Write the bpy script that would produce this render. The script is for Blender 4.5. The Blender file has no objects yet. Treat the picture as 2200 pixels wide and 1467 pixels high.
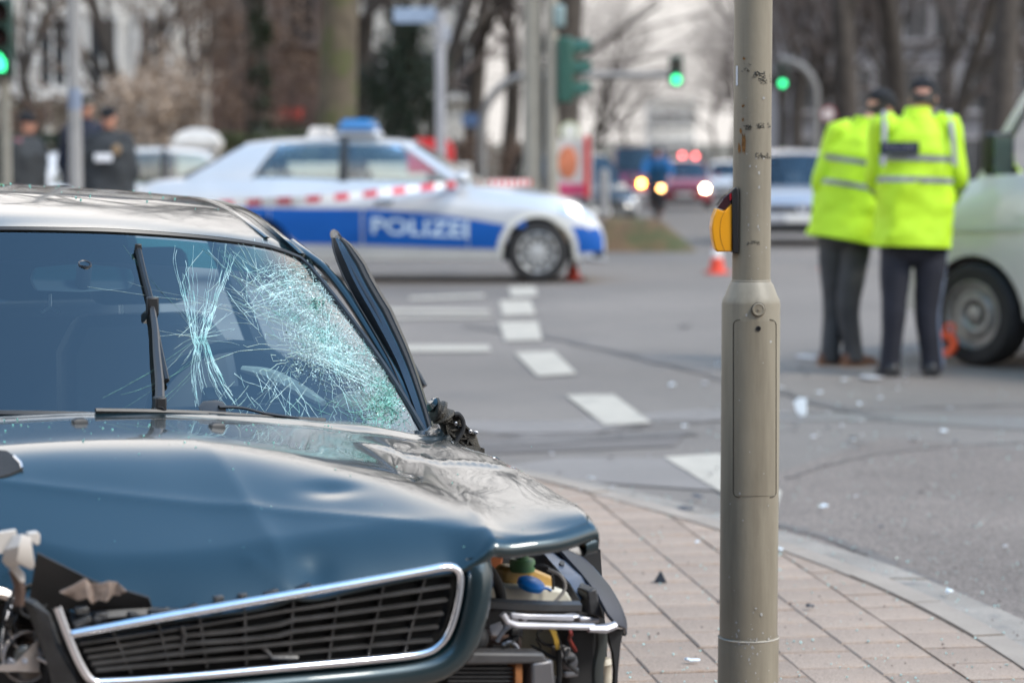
import bpy, math, random
from mathutils import Vector, Matrix, noise

# ------------------------------------------------------------------ camera, sky, sun, exposure
SC = bpy.context.scene
FP = 5300.0                      # focal length in pixels of the 2200 px wide photograph
CAMZ = 1.5
PITCH = math.atan(433.5 / FP)
cam_data = bpy.data.cameras.new('camera')
cam_data.sensor_width = 36.0
cam_data.lens = FP / 2200 * 36
cam_data.clip_start = 0.1
cam_data.clip_end = 3000
cam_data.dof.use_dof = True
cam_data.dof.focus_distance = 5.62
cam_data.dof.aperture_fstop = 2.95
cam_data.dof.aperture_blades = 0
CAM = bpy.data.objects.new('camera', cam_data)
SC.collection.objects.link(CAM)
CAM.location = (0, 0, CAMZ)
CAM.rotation_euler = (math.pi / 2 - PITCH, 0, 0)
SC.camera = CAM

SUN_EL, SUN_AZ = math.radians(48), math.radians(115)    # azimuth clockwise from the view direction
world = bpy.data.worlds.new('World')
SC.world = world
world.use_nodes = True
nt = world.node_tree
nt.nodes.clear()
w_out = nt.nodes.new('ShaderNodeOutputWorld')
w_bg = nt.nodes.new('ShaderNodeBackground')
w_bg.inputs['Strength'].default_value = 0.1
sky = nt.nodes.new('ShaderNodeTexSky')
sky.sky_type = 'NISHITA'
sky.sun_disc = False
sky.sun_elevation = SUN_EL
sky.sun_rotation = SUN_AZ
sky.air_density = 1.6
sky.dust_density = 0.3
sky.ozone_density = 3.0
tc = nt.nodes.new('ShaderNodeTexCoord')
sep = nt.nodes.new('ShaderNodeSeparateXYZ')
nt.links.new(tc.outputs['Generated'], sep.inputs[0])
wn = nt.nodes.new('ShaderNodeTexNoise')
wn.inputs['Scale'].default_value = 1.6
wn.inputs['Detail'].default_value = 5
nt.links.new(tc.outputs['Generated'], wn.inputs['Vector'])
# elevation (sin) plus a little noise decides how much cloud veils the blue
m1 = nt.nodes.new('ShaderNodeMath'); m1.operation = 'MULTIPLY_ADD'
nt.links.new(wn.outputs['Fac'], m1.inputs[0]); m1.inputs[1].default_value = -0.35
nt.links.new(sep.outputs['Z'], m1.inputs[2])
mr = nt.nodes.new('ShaderNodeMapRange'); mr.interpolation_type = 'SMOOTHSTEP'
mr.inputs['From Min'].default_value = 0.16; mr.inputs['From Max'].default_value = 0.52
mr.inputs['To Min'].default_value = 1.0; mr.inputs['To Max'].default_value = 0.008
nt.links.new(m1.outputs[0], mr.inputs['Value'])
# clouds are dimmer at the horizon and brighter higher up
mb = nt.nodes.new('ShaderNodeMapRange')
mb.inputs['From Min'].default_value = 0.06; mb.inputs['From Max'].default_value = 0.35
mb.inputs['To Min'].default_value = 4.8; mb.inputs['To Max'].default_value = 12.0
nt.links.new(sep.outputs['Z'], mb.inputs['Value'])
vm = nt.nodes.new('ShaderNodeVectorMath'); vm.operation = 'SCALE'
vm.inputs[0].default_value = (1.05, 1.0, 0.955)
nt.links.new(mb.outputs[0], vm.inputs['Scale'])
vs = nt.nodes.new('ShaderNodeVectorMath'); vs.operation = 'SCALE'
tint = nt.nodes.new('ShaderNodeVectorMath'); tint.operation = 'MULTIPLY'; tint.inputs[1].default_value = (0.78, 1.0, 1.03)
nt.links.new(sky.outputs[0], tint.inputs[0])
nt.links.new(tint.outputs[0], vs.inputs[0]); vs.inputs['Scale'].default_value = 1.9
mx = nt.nodes.new('ShaderNodeMix'); mx.data_type = 'RGBA'
nt.links.new(mr.outputs[0], mx.inputs['Factor'])
nt.links.new(vs.outputs[0], mx.inputs[6]); nt.links.new(vm.outputs[0], mx.inputs[7])
nt.links.new(mx.outputs[2], w_bg.inputs['Color'])
nt.links.new(w_bg.outputs[0], w_out.inputs[0])

sun_data = bpy.data.lights.new('sun', 'SUN')
sun_data.energy = 1.8
sun_data.angle = math.radians(14)
sun_data.color = (1.0, 0.92, 0.81)
sun = bpy.data.objects.new('sun', sun_data)
SC.collection.objects.link(sun)
sdir = Vector((math.sin(SUN_AZ) * math.cos(SUN_EL), math.cos(SUN_AZ) * math.cos(SUN_EL), math.sin(SUN_EL)))
sun.rotation_euler = sdir.to_track_quat('Z', 'Y').to_euler()
sun.location = sdir * 50

SC.view_settings.view_transform = 'Standard'
SC.view_settings.look = 'None'
SC.view_settings.gamma = 1.0
SC.view_settings.use_curve_mapping = False
SC.view_settings.exposure = 0.98
SC.render.engine = 'CYCLES'
SC.cycles.use_denoising = True
SC.cycles.max_bounces = 8
SC.cycles.transparent_max_bounces = 16
SC.cycles.sample_clamp_indirect = 6.0
SC.cycles.caustics_reflective = False
SC.cycles.caustics_refractive = False

# ------------------------------------------------------------------ helpers
COL = SC.collection
RND = random.Random(7)
V = Vector
CPI, SPI = math.cos(PITCH), math.sin(PITCH)

def ray(px, py):
    a, b = (px - 1100) / FP, (733.5 - py) / FP
    return V((a, CPI + b * SPI, -SPI + b * CPI))

def P(px, py, d):
    r = ray(px, py)
    return V((0, 0, CAMZ)) + r * (d / r.y)

def gz(y):
    """the junction is level; the street beyond falls away gently"""
    if y < 26: return 0.0
    if y < 120: return -0.012 * (y - 26)
    return -1.128

def G(px, py, z=0.0):
    r = ray(px, py)
    t = (z - CAMZ) / r.z
    for _ in range(12):
        t = (gz(r.y * t) + z - CAMZ) / r.z
    return V((0, 0, CAMZ)) + r * t

def cr(pts, n):
    """Catmull-Rom through pts (tuples or vectors), n samples per span"""
    pts = [V(p) for p in pts]
    out = []
    for i in range(len(pts) - 1):
        p0 = pts[i - 1] if i else pts[0] * 2 - pts[1]
        p1, p2 = pts[i], pts[i + 1]
        p3 = pts[i + 2] if i + 2 < len(pts) else p2 * 2 - p1
        for k in range(n):
            t = k / n
            out.append(0.5 * ((2 * p1) + (p2 - p0) * t + (2 * p0 - 5 * p1 + 4 * p2 - p3) * t * t + (3 * p1 - p0 - 3 * p2 + p3) * t ** 3))
    out.append(pts[-1].copy())
    return out

def lerp(a, b, t): return a + (b - a) * t
def sst(a, b, x):
    t = min(1, max(0, (x - a) / (b - a)))
    return t * t * (3 - 2 * t)
def interp(tab, x):
    """piecewise linear table [(x, y)]"""
    if x <= tab[0][0]:
        (x0, y0), (x1, y1) = tab[0], tab[1]
        return y0 + (y1 - y0) * (x - x0) / (x1 - x0) if x0 != x1 else y0
    for (x0, y0), (x1, y1) in zip(tab, tab[1:]):
        if x <= x1: return y0 + (y1 - y0) * (x - x0) / (x1 - x0)
    return tab[-1][1]
def sinterp(tab, x):
    """smooth (monotone cubic) table"""
    n = len(tab)
    if x <= tab[0][0]: return tab[0][1]
    if x >= tab[-1][0]: return tab[-1][1]
    d = [(tab[i + 1][1] - tab[i][1]) / (tab[i + 1][0] - tab[i][0]) for i in range(n - 1)]
    m = [d[0]] + [0 if d[i - 1] * d[i] <= 0 else 2 * d[i - 1] * d[i] / (d[i - 1] + d[i]) for i in range(1, n - 1)] + [d[-1]]
    for i in range(n - 1):
        x0, y0 = tab[i]; x1, y1 = tab[i + 1]
        if x <= x1:
            h = x1 - x0; t = (x - x0) / h
            return ((2 * t ** 3 - 3 * t * t + 1) * y0 + (t ** 3 - 2 * t * t + t) * h * m[i] + (-2 * t ** 3 + 3 * t * t) * y1 + (t ** 3 - t * t) * h * m[i + 1])

def basis(d):
    d = d.normalized()
    u = d.cross(V((0, 0, 1)))
    if u.length < 1e-4: u = V((1, 0, 0))
    u.normalize()
    return u, u.cross(d).normalized()

class MB:
    def __init__(s): s.v, s.f, s.m = [], [], []
    def add(s, vs, fs, mi=0):
        o = len(s.v)
        s.v.extend([tuple(p) for p in vs]); s.f.extend([tuple(i + o for i in f) for f in fs]); s.m.extend([mi] * len(fs))
        return s
    def box(s, c, size, R=None, taper=1.0, mi=0):
        hx, hy, hz = size[0] / 2, size[1] / 2, size[2] / 2
        vs = []
        for z in (-1, 1):
            k = taper if z > 0 else 1
            for x, y in ((-1, -1), (1, -1), (1, 1), (-1, 1)):
                p = V((x * hx * k, y * hy * k, z * hz))
                if R: p = R @ p
                vs.append(V(c) + p)
        return s.add(vs, [(3, 2, 1, 0), (4, 5, 6, 7), (0, 1, 5, 4), (1, 2, 6, 5), (2, 3, 7, 6), (3, 0, 4, 7)], mi)
    def bar(s, a, b, w, h, up=(0, 0, 1), mi=0):
        a, b = V(a), V(b); d = (b - a)
        z = d.normalized(); x = z.cross(V(up))
        if x.length < 1e-4: x = z.cross(V((1, 0, 0)))
        x.normalize(); y = x.cross(z)
        R = Matrix((x, z, y)).transposed()
        return s.box((a + b) / 2, (w, d.length, h), R, mi=mi)
    def tube(s, pts, r, n=8, cap=True, flat=None, up=None, mi=0):
        """r: number or list; flat=(a,b): elliptic factors along the two frame axes"""
        pts = [V(p) for p in pts]
        if not isinstance(r, (list, tuple)): r = [r] * len(pts)
        ax, ay = flat or (1, 1)
        tang = []
        for i in range(len(pts)):
            t = pts[min(i + 1, len(pts) - 1)] - pts[max(i - 1, 0)]
            tang.append(t.normalized() if t.length > 1e-9 else V((0, 0, 1)))
        u = (V(up) - tang[0] * V(up).dot(tang[0])).normalized() if up else basis(tang[0])[0]
        vs, fs = [], []
        for i, p in enumerate(pts):
            t = tang[i]
            if up: u = V(up)
            u = u - t * u.dot(t)
            u = u.normalized() if u.length > 1e-6 else basis(t)[0]
            w = t.cross(u)
            for k in range(n):
                a = 2 * math.pi * k / n
                vs.append(p + u * (math.cos(a) * r[i] * ax) + w * (math.sin(a) * r[i] * ay))
        for i in range(len(pts) - 1):
            for k in range(n):
                k2 = (k + 1) % n
                fs.append((i * n + k, i * n + k2, (i + 1) * n + k2, (i + 1) * n + k))
        if cap:
            fs.append(tuple(range(n - 1, -1, -1)))
            fs.append(tuple((len(pts) - 1) * n + k for k in range(n)))
        return s.add(vs, fs, mi)
    def loft(s, rings, cap=True, mi=0):
        n = len(rings[0]); vs = [p for r in rings for p in r]; fs = []
        for i in range(len(rings) - 1):
            for k in range(n):
                k2 = (k + 1) % n
                fs.append((i * n + k, i * n + k2, (i + 1) * n + k2, (i + 1) * n + k))
        if cap:
            fs.append(tuple(range(n - 1, -1, -1)))
            fs.append(tuple((len(rings) - 1) * n + k for k in range(n)))
        return s.add(vs, fs, mi)
    def lathe(s, prof, n=16, M=None, mi=0, cap=True):
        """prof: [(r, h)] round local z"""
        rings = []
        for r, h in prof:
            ring = [V((r * math.cos(2 * math.pi * k / n), r * math.sin(2 * math.pi * k / n), h)) for k in range(n)]
            rings.append([M @ p for p in ring] if M else ring)
        return s.loft(rings, cap, mi)
    def grid(s, rows, mi=0, flip=False):
        nr, nc = len(rows), len(rows[0]); fs = []
        for i in range(nr - 1):
            for j in range(nc - 1):
                f = (i * nc + j, i * nc + j + 1, (i + 1) * nc + j + 1, (i + 1) * nc + j)
                fs.append(f[::-1] if flip else f)
        return s.add([p for r in rows for p in r], fs, mi)
    def slab(s, rows, t, mi=0):
        """a sheet with thickness t (to the back of its normals)"""
        nr, nc = len(rows), len(rows[0])
        R = [[V(p) for p in r] for r in rows]
        B = []
        for i in range(nr):
            br = []
            for j in range(nc):
                du = R[i][min(j + 1, nc - 1)] - R[i][max(j - 1, 0)]
                dv = R[min(i + 1, nr - 1)][j] - R[max(i - 1, 0)][j]
                nn = du.cross(dv)
                nn = nn.normalized() if nn.length > 1e-12 else V((0, 0, 1))
                br.append(R[i][j] - nn * t)
            B.append(br)
        vs = [p for r in R for p in r] + [p for r in B for p in r]
        o = nr * nc; fs = []
        for i in range(nr - 1):
            for j in range(nc - 1):
                a, b, c, d = i * nc + j, i * nc + j + 1, (i + 1) * nc + j + 1, (i + 1) * nc + j
                fs.append((a, b, c, d)); fs.append((d + o, c + o, b + o, a + o))
        for i in range(nr - 1):
            a, d = i * nc, (i + 1) * nc
            fs.append((a, d, d + o, a + o)); a, d = a + nc - 1, d + nc - 1
            fs.append((d, a, a + o, d + o))
        for j in range(nc - 1):
            fs.append((j + 1, j, j + o, j + 1 + o)); a = (nr - 1) * nc + j
            fs.append((a, a + 1, a + 1 + o, a + o))
        return s.add(vs, fs, mi)
    def prism(s, poly, off, mi=0):
        off = V(off); n = len(poly)
        vs = [V(p) for p in poly] + [V(p) + off for p in poly]
        fs = [tuple(range(n - 1, -1, -1)), tuple(range(n, 2 * n))]
        fs += [(k, (k + 1) % n, (k + 1) % n + n, k + n) for k in range(n)]
        return s.add(vs, fs, mi)
    def ell(s, c, rad, nu=12, nv=8, M=None, mi=0):
        rings = []
        for i in range(1, nv):
            a = math.pi * i / nv
            ring = []
            for k in range(nu):
                b = 2 * math.pi * k / nu
                p = V((rad[0] * math.sin(a) * math.cos(b), rad[1] * math.sin(a) * math.sin(b), -rad[2] * math.cos(a)))
                if M: p = M @ p
                ring.append(V(c) + p)
            rings.append(ring)
        return s.loft(rings, True, mi)
    def build(s, name, mat=None, parent=None, smooth=True, angle=40, bevel=0, seg=2):
        me = bpy.data.meshes.new(name)
        me.from_pydata(s.v, [], s.f)
        mats = mat if isinstance(mat, (list, tuple)) else [mat]
        for m in mats:
            if m: me.materials.append(m)
        if len(mats) > 1: me.polygons.foreach_set('material_index', s.m)
        me.polygons.foreach_set('use_smooth', [smooth] * len(me.polygons))
        me.update()
        if smooth and angle < 180: me.set_sharp_from_angle(angle=math.radians(angle))
        o = bpy.data.objects.new(name, me)
        COL.objects.link(o)
        if parent: o.parent = parent
        if bevel:
            b = o.modifiers.new('bevel', 'BEVEL'); b.width = bevel; b.segments = seg; b.limit_method = 'ANGLE'; b.angle_limit = math.radians(40)
            b.harden_normals = False
        return o

def tag(o, label=None, cat=None, group=None, kind=None):
    if label: o['label'] = label
    if cat: o['category'] = cat
    if group: o['group'] = group
    if kind: o['kind'] = kind
    return o

def thing(name, label, cat, loc=(0, 0, 0), rz=0, group=None):
    o = bpy.data.objects.new(name, None)
    o.empty_display_size = 0.1
    COL.objects.link(o)
    o.location = loc; o.rotation_euler = (0, 0, rz)
    return tag(o, label, cat, group)

def copy_tree(o, parent=None):
    c = o.copy(); COL.objects.link(c)
    if parent: c.parent = parent
    for ch in list(o.children): copy_tree(ch, c)
    return c

MATS = {}
def mat(name, col, rough=0.6, metal=0.0, var=0.12, scale=6.0, bump=0.0, bscale=None, coat=0.0, emit=None, spec=0.5, alt=None, altf=(0.45, 0.65), stretch=None, trans=0.0):
    """principled material with procedural colour variation (object coordinates)"""
    if name in MATS: return MATS[name]
    m = bpy.data.materials.new(name); m.use_nodes = True
    n = m.node_tree; b = n.nodes['Principled BSDF']
    b.inputs['Roughness'].default_value = rough
    b.inputs['Metallic'].default_value = metal
    b.inputs['Specular IOR Level'].default_value = spec
    b.inputs['Coat Weight'].default_value = coat
    b.inputs['Coat Roughness'].default_value = 0.03
    b.inputs['Transmission Weight'].default_value = trans
    c = tuple(col) + (1,)
    b.inputs['Base Color'].default_value = c
    t = n.nodes.new('ShaderNodeTexCoord')
    if var > 0 or alt:
        no = n.nodes.new('ShaderNodeTexNoise'); no.inputs['Scale'].default_value = scale; no.inputs['Detail'].default_value = 6
        n.links.new(t.outputs['Object'], no.inputs['Vector'])
        r = n.nodes.new('ShaderNodeValToRGB')
        r.color_ramp.elements[0].position = 0.3; r.color_ramp.elements[1].position = 0.7
        r.color_ramp.elements[0].color = tuple(x * (1 - var) for x in col) + (1,)
        r.color_ramp.elements[1].color = tuple(min(1, x * (1 + var)) for x in col) + (1,)
        n.links.new(no.outputs['Fac'], r.inputs[0])
        src = r.outputs[0]
        if alt:
            n2 = n.nodes.new('ShaderNodeTexNoise'); n2.inputs['Scale'].default_value = scale * 0.37; n2.inputs['Detail'].default_value = 8
            n2.inputs['Roughness'].default_value = 0.65
            if stretch:
                mp_ = n.nodes.new('ShaderNodeMapping'); mp_.inputs['Scale'].default_value = stretch
                n.links.new(t.outputs['Object'], mp_.inputs['Vector']); n.links.new(mp_.outputs[0], n2.inputs['Vector'])
            else: n.links.new(t.outputs['Object'], n2.inputs['Vector'])
            mr_ = n.nodes.new('ShaderNodeMapRange'); mr_.inputs[1].default_value, mr_.inputs[2].default_value = altf
            n.links.new(n2.outputs['Fac'], mr_.inputs[0])
            mi_ = n.nodes.new('ShaderNodeMix'); mi_.data_type = 'RGBA'
            n.links.new(mr_.outputs[0], mi_.inputs['Factor']); n.links.new(src, mi_.inputs[6]); mi_.inputs[7].default_value = tuple(alt) + (1,)
            src = mi_.outputs[2]
        n.links.new(src, b.inputs['Base Color'])
    if bump > 0:
        nb = n.nodes.new('ShaderNodeTexNoise'); nb.inputs['Scale'].default_value = bscale or scale * 8; nb.inputs['Detail'].default_value = 5
        n.links.new(t.outputs['Object'], nb.inputs['Vector'])
        bm_ = n.nodes.new('ShaderNodeBump'); bm_.inputs['Strength'].default_value = bump; bm_.inputs['Distance'].default_value = 0.01
        n.links.new(nb.outputs['Fac'], bm_.inputs['Height']); n.links.new(bm_.outputs[0], b.inputs['Normal'])
    if emit:
        b.inputs['Emission Color'].default_value = tuple(emit[:3]) + (1,)
        b.inputs['Emission Strength'].default_value = emit[3]
    MATS[name] = m
    return m

def glass_mat(name, tint, rough=0.0, ior=1.5, refl=1.0):
    """thin pane: tinted see-through mixed with a mirror reflection by Fresnel"""
    if name in MATS: return MATS[name]
    m = bpy.data.materials.new(name); m.use_nodes = True
    n = m.node_tree; n.nodes.clear()
    o = n.nodes.new('ShaderNodeOutputMaterial'); mixs = n.nodes.new('ShaderNodeMixShader')
    tr = n.nodes.new('ShaderNodeBsdfTransparent'); gl = n.nodes.new('ShaderNodeBsdfGlossy'); fr = n.nodes.new('ShaderNodeFresnel')
    tr.inputs[0].default_value = tuple(tint) + (1,); gl.inputs['Roughness'].default_value = rough
    gl.inputs[0].default_value = (refl, refl, refl, 1)
    fr.inputs[0].default_value = ior
    n.links.new(fr.outputs[0], mixs.inputs[0]); n.links.new(tr.outputs[0], mixs.inputs[1]); n.links.new(gl.outputs[0], mixs.inputs[2])
    n.links.new(mixs.outputs[0], o.inputs[0])
    MATS[name] = m
    return m

def text_mesh(txt, size, depth=0.001, name='text', bold=0.0):
    """built-in font outline as vertices and faces in the local XY plane, centred"""
    cu = bpy.data.curves.new(name, 'FONT')
    cu.body = txt; cu.size = size; cu.extrude = depth; cu.align_x = 'CENTER'; cu.align_y = 'CENTER'; cu.offset = bold
    cu.resolution_u = 4
    o = bpy.data.objects.new(name, cu); COL.objects.link(o)
    dg = bpy.context.evaluated_depsgraph_get()
    me = bpy.data.meshes.new_from_object(o.evaluated_get(dg))
    vs = [v.co.copy() for v in me.vertices]; fs = [tuple(p.vertices) for p in me.polygons]
    bpy.data.objects.remove(o); bpy.data.curves.remove(cu); bpy.data.meshes.remove(me)
    return vs, fs

# common materials
M_BLACK = mat('black_plastic', (0.012, 0.012, 0.013), 0.45, var=0.2, bump=0.05)
M_RUBBER = mat('rubber', (0.02, 0.02, 0.021), 0.8, var=0.2, scale=12, bump=0.1)
M_DKMETAL = mat('dark_metal', (0.05, 0.05, 0.052), 0.5, metal=0.6, var=0.25, scale=20, bump=0.15)
M_STEEL = mat('bright_steel', (0.55, 0.56, 0.58), 0.3, metal=0.9, var=0.15, scale=15)
M_CHROME = mat('chrome_trim', (0.78, 0.79, 0.83), 0.12, metal=1.0, var=0.05, scale=30)
M_ALLOY = mat('alloy_wheel', (0.55, 0.56, 0.56), 0.35, metal=0.6, var=0.1)
# ------------------------------------------------------------------ ground, road, markings
def speckle(name, col, rough, fine=900, contrast=0.5, patches=0.25, pscale=0.5, stain=None, stain_f=(0.52, 0.72), bump=0.25):
    """mineral surface: fine aggregate speckle, broad patches, optional stains"""
    m = bpy.data.materials.new(name); m.use_nodes = True
    n = m.node_tree; b = n.nodes['Principled BSDF']; b.inputs['Roughness'].default_value = rough
    t = n.nodes.new('ShaderNodeTexCoord')
    f = n.nodes.new('ShaderNodeTexNoise'); f.inputs['Scale'].default_value = fine; f.inputs['Detail'].default_value = 2
    g = n.nodes.new('ShaderNodeTexNoise'); g.inputs['Scale'].default_value = pscale; g.inputs['Detail'].default_value = 9; g.inputs['Roughness'].default_value = 0.6
    for q in (f, g): n.links.new(t.outputs['Object'], q.inputs['Vector'])
    a = n.nodes.new('ShaderNodeMapRange'); a.inputs[1].default_value = 0.3; a.inputs[2].default_value = 0.7
    a.inputs[3].default_value = 1 - contrast; a.inputs[4].default_value = 1 + contrast
    n.links.new(f.outputs['Fac'], a.inputs[0])
    c = n.nodes.new('ShaderNodeMapRange'); c.inputs[1].default_value = 0.3; c.inputs[2].default_value = 0.7
    c.inputs[3].default_value = 1 - patches; c.inputs[4].default_value = 1 + patches
    n.links.new(g.outputs['Fac'], c.inputs[0])
    mu = n.nodes.new('ShaderNodeMath'); mu.operation = 'MULTIPLY'
    n.links.new(a.outputs[0], mu.inputs[0]); n.links.new(c.outputs[0], mu.inputs[1])
    s = n.nodes.new('ShaderNodeVectorMath'); s.operation = 'SCALE'; s.inputs[0].default_value = col
    n.links.new(mu.outputs[0], s.inputs['Scale'])
    src = s.outputs[0]
    if stain:
        h = n.nodes.new('ShaderNodeTexNoise'); h.inputs['Scale'].default_value = pscale * 3.1; h.inputs['Detail'].default_value = 10; h.inputs['Roughness'].default_value = 0.7
        n.links.new(t.outputs['Object'], h.inputs['Vector'])
        r = n.nodes.new('ShaderNodeMapRange'); r.inputs[1].default_value, r.inputs[2].default_value = stain_f
        n.links.new(h.outputs['Fac'], r.inputs[0])
        x = n.nodes.new('ShaderNodeMix'); x.data_type = 'RGBA'
        n.links.new(r.outputs[0], x.inputs['Factor']); n.links.new(src, x.inputs[6]); x.inputs[7].default_value = tuple(stain) + (1,)
        src = x.outputs[2]
    n.links.new(src, b.inputs['Base Color'])
    bm_ = n.nodes.new('ShaderNodeBump'); bm_.inputs['Strength'].default_value = bump; bm_.inputs['Distance'].default_value = 0.004
    n.links.new(f.outputs['Fac'], bm_.inputs['Height']); n.links.new(bm_.outputs[0], b.inputs['Normal'])
    MATS[name] = m
    return m

M_ASPH = speckle('asphalt', (0.165, 0.141, 0.121), 0.8, 110, 0.45, 0.22, 0.35, stain=(0.105, 0.095, 0.088), stain_f=(.54, .80))
M_ASPH2 = speckle('old_asphalt', (0.165, 0.134, 0.113), 0.85, 90, 0.6, 0.2, 0.9, bump=0.7)
M_TAR = speckle('tar_patch', (0.122, 0.105, 0.094), 0.7, 240, 0.4, 0.25, 1.2)
M_SMOOTH = speckle('smooth_asphalt', (0.180, 0.160, 0.146), 0.55, 300, 0.25, 0.15, 0.8)
M_EARTH = speckle('winter_ground', (0.085, 0.072, 0.05), 0.95, 60, 0.4, 0.4, 0.4, stain=(0.05, 0.06, 0.025))
M_PAVER = speckle('concrete_paver', (0.325, 0.245, 0.190), 0.9, 300, 0.4, 0.18, 1.6, stain=(0.36, 0.235, 0.15), stain_f=(0.56, 0.78), bump=0.4)
def per_object(m, amt):
    n = m.node_tree; b = n.nodes['Principled BSDF']; l = b.inputs['Base Color'].links[0]; src = l.from_socket
    oi = n.nodes.new('ShaderNodeObjectInfo'); r = n.nodes.new('ShaderNodeMapRange'); r.inputs[3].default_value = 1 - amt; r.inputs[4].default_value = 1 + amt
    n.links.new(oi.outputs['Random'], r.inputs[0])
    s = n.nodes.new('ShaderNodeVectorMath'); s.operation = 'SCALE'
    n.links.new(src, s.inputs[0]); n.links.new(r.outputs[0], s.inputs['Scale']); n.links.new(s.outputs[0], b.inputs['Base Color'])
per_object(M_PAVER, .08)
M_JOINT = speckle('sand_joint', (0.20, 0.145, 0.105), 0.95, 200, 0.4, 0.2, 2)
M_KERB = speckle('kerb_concrete', (0.30, 0.25, 0.205), 0.9, 350, 0.3, 0.2, 2.0, bump=0.4)
M_GUTTER = speckle('gutter_stone', (0.25, 0.222, 0.192), 0.9, 300, 0.35, 0.25, 2.5, stain=(0.13, 0.125, 0.12), bump=0.4)
M_PAINT = speckle('road_paint', (0.42, 0.375, 0.31), 0.75, 300, 0.12, 0.1, 2.0, stain=(0.20, 0.18, 0.165), stain_f=(0.54, 0.74))

def sheet(name, mat_, poly, lift, kind='structure', sub=True):
    """flat area on the ground following gz; poly in world xy (convex quads are split along y)"""
    mb = MB()
    if sub and len(poly) == 4:
        rows = []
        for i in range(25):
            t = i / 24
            a = V(poly[0]).lerp(V(poly[3]), t); b = V(poly[1]).lerp(V(poly[2]), t)
            rows.append([V((p.x, p.y, gz(p.y) + lift)) for p in (a.lerp(b, k / 2) for k in range(3))])
        mb.grid(rows)
    else:
        mb.add([(p[0], p[1], gz(p[1]) + lift) for p in poly], [tuple(range(len(poly)))])
    o = mb.build(name, mat_, smooth=False)
    if kind: o['kind'] = kind
    return o

# ground: one sheet to the horizon
ys = [-40, -10, 0, 5, 10, 15, 20, 24, 26, 28, 30, 35, 40, 50, 60, 80, 100, 120, 160, 250, 500, 1500]
xs_ = [-800, -200, -60, -20, -8, -4, 0, 4, 8, 20, 60, 200, 800]
MBg = MB().grid([[V((x, y, gz(y) - 0.03)) for x in xs_] for y in ys], flip=False)
ground = MBg.build('ground', M_EARTH, smooth=False); ground['kind'] = 'structure'
# junction and cross street
MBr = MB().grid([[V((x, y, gz(y))) for x in (-70, -30, -10, -4, 0, 2, 4, 8, 16, 40, 70)] for y in (-30, -10, 0, 4, 8, 12, 16, 20, 23, 26, 28, 30, 33, 36)])
road = MBr.build('road', M_ASPH, smooth=False); road['kind'] = 'structure'
sheet('road', M_ASPH, [(2.3, 36), (10.5, 36), (12.0, 250), (3.6, 250)], 0.0)

# asphalt repairs and smooth wheel-polished strips
def pix_sheet(name, mat_, pix, lift):
    return sheet(name, mat_, [G(x, y).xy for x, y in pix], lift, sub=False)
pix_sheet('road_patch', M_SMOOTH, [(860, 905), (1200, 950), (1400, 905), (1900, 905), (2300, 930), (2300, 900), (1500, 880), (1210, 905)][::-1], 0.004)
pix_sheet('road_patch', M_TAR, [(1000, 978), (1450, 960), (1480, 925), (1250, 935), (1000, 945)], 0.005)
pix_sheet('road_patch', M_SMOOTH, [(1050, 1010), (1300, 1040), (1600, 1060), (1560, 1010), (1440, 985), (1200, 985)], 0.006)
pix_sheet('road_patch', M_ASPH2, [(1660, 1135), (2320, 1400), (2600, 1300), (2400, 990), (1900, 940), (1660, 1020)], 0.0045)
def seam(pix, w, m=None, lift=.0085):
    a = cr([G(x, y) for x, y in pix], 10); rg_ = random.Random(len(pix) * 7 + int(pix[0][0]))
    rows = []
    for i, p in enumerate(a):
        t = a[min(i + 1, len(a) - 1)] - a[max(i - 1, 0)]; n = V((-t.y, t.x, 0)).normalized(); j = V((rg_.gauss(0, .012), rg_.gauss(0, .012), 0)); k = w * rg_.uniform(.4, 1.2)
        rows.append([V((q.x, q.y, gz(q.y) + lift)) for q in (p + n * k + j, p - n * k + j)])
    o = MB().grid(rows).build('road_seam', m or M_TAR, smooth=False); o['kind'] = 'structure'
seam([(1660, 1128), (1760, 1152), (1860, 1190), (1960, 1236), (2080, 1300), (2210, 1372)], .035)
seam([(1000, 936), (1300, 928), (1600, 900), (1900, 880), (2260, 870)], .018)
seam([(1690, 1030), (1850, 985), (2050, 960), (2260, 950)], .012)
M_TYRE = speckle('tyre_mark', (0.128, 0.113, 0.102), 0.75, 150, 0.45, 0.3, 2.0)
seam([(880, 965), (1100, 955), (1350, 940), (1480, 930)], .10, M_TYRE, .0075)
seam([(1000, 700), (1200, 730), (1420, 780), (1700, 850), (1900, 900)], .07, M_TYRE, .0075)

def marking(pix, lift=0.010):
    o = pix_sheet('road_marking', M_PAINT, pix, lift)
    return o
marking([(1215, 852), (1318, 850), (1400, 912), (1300, 917)])
marking([(1105, 760), (1190, 757), (1240, 806), (1155, 811)])
marking([(1072, 694), (1155, 692), (1165, 733), (1085, 735)])
marking([(1073, 648), (1140, 647), (1150, 678), (1080, 680)])
marking([(1092, 618), (1150, 617), (1155, 638), (1098, 640)])
marking([(1425, 985), (1545, 978), (1680, 1060), (1665, 1115), (1560, 1068)])
marking([(860, 744), (1050, 744), (1055, 757), (858, 758)])
marking([(820, 664), (1050, 668), (1052, 675), (820, 672)])
marking([(830, 682), (1055, 680), (1056, 684), (830, 687)])
marking([(880, 640), (1040, 634), (1042, 640), (880, 646)])

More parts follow.
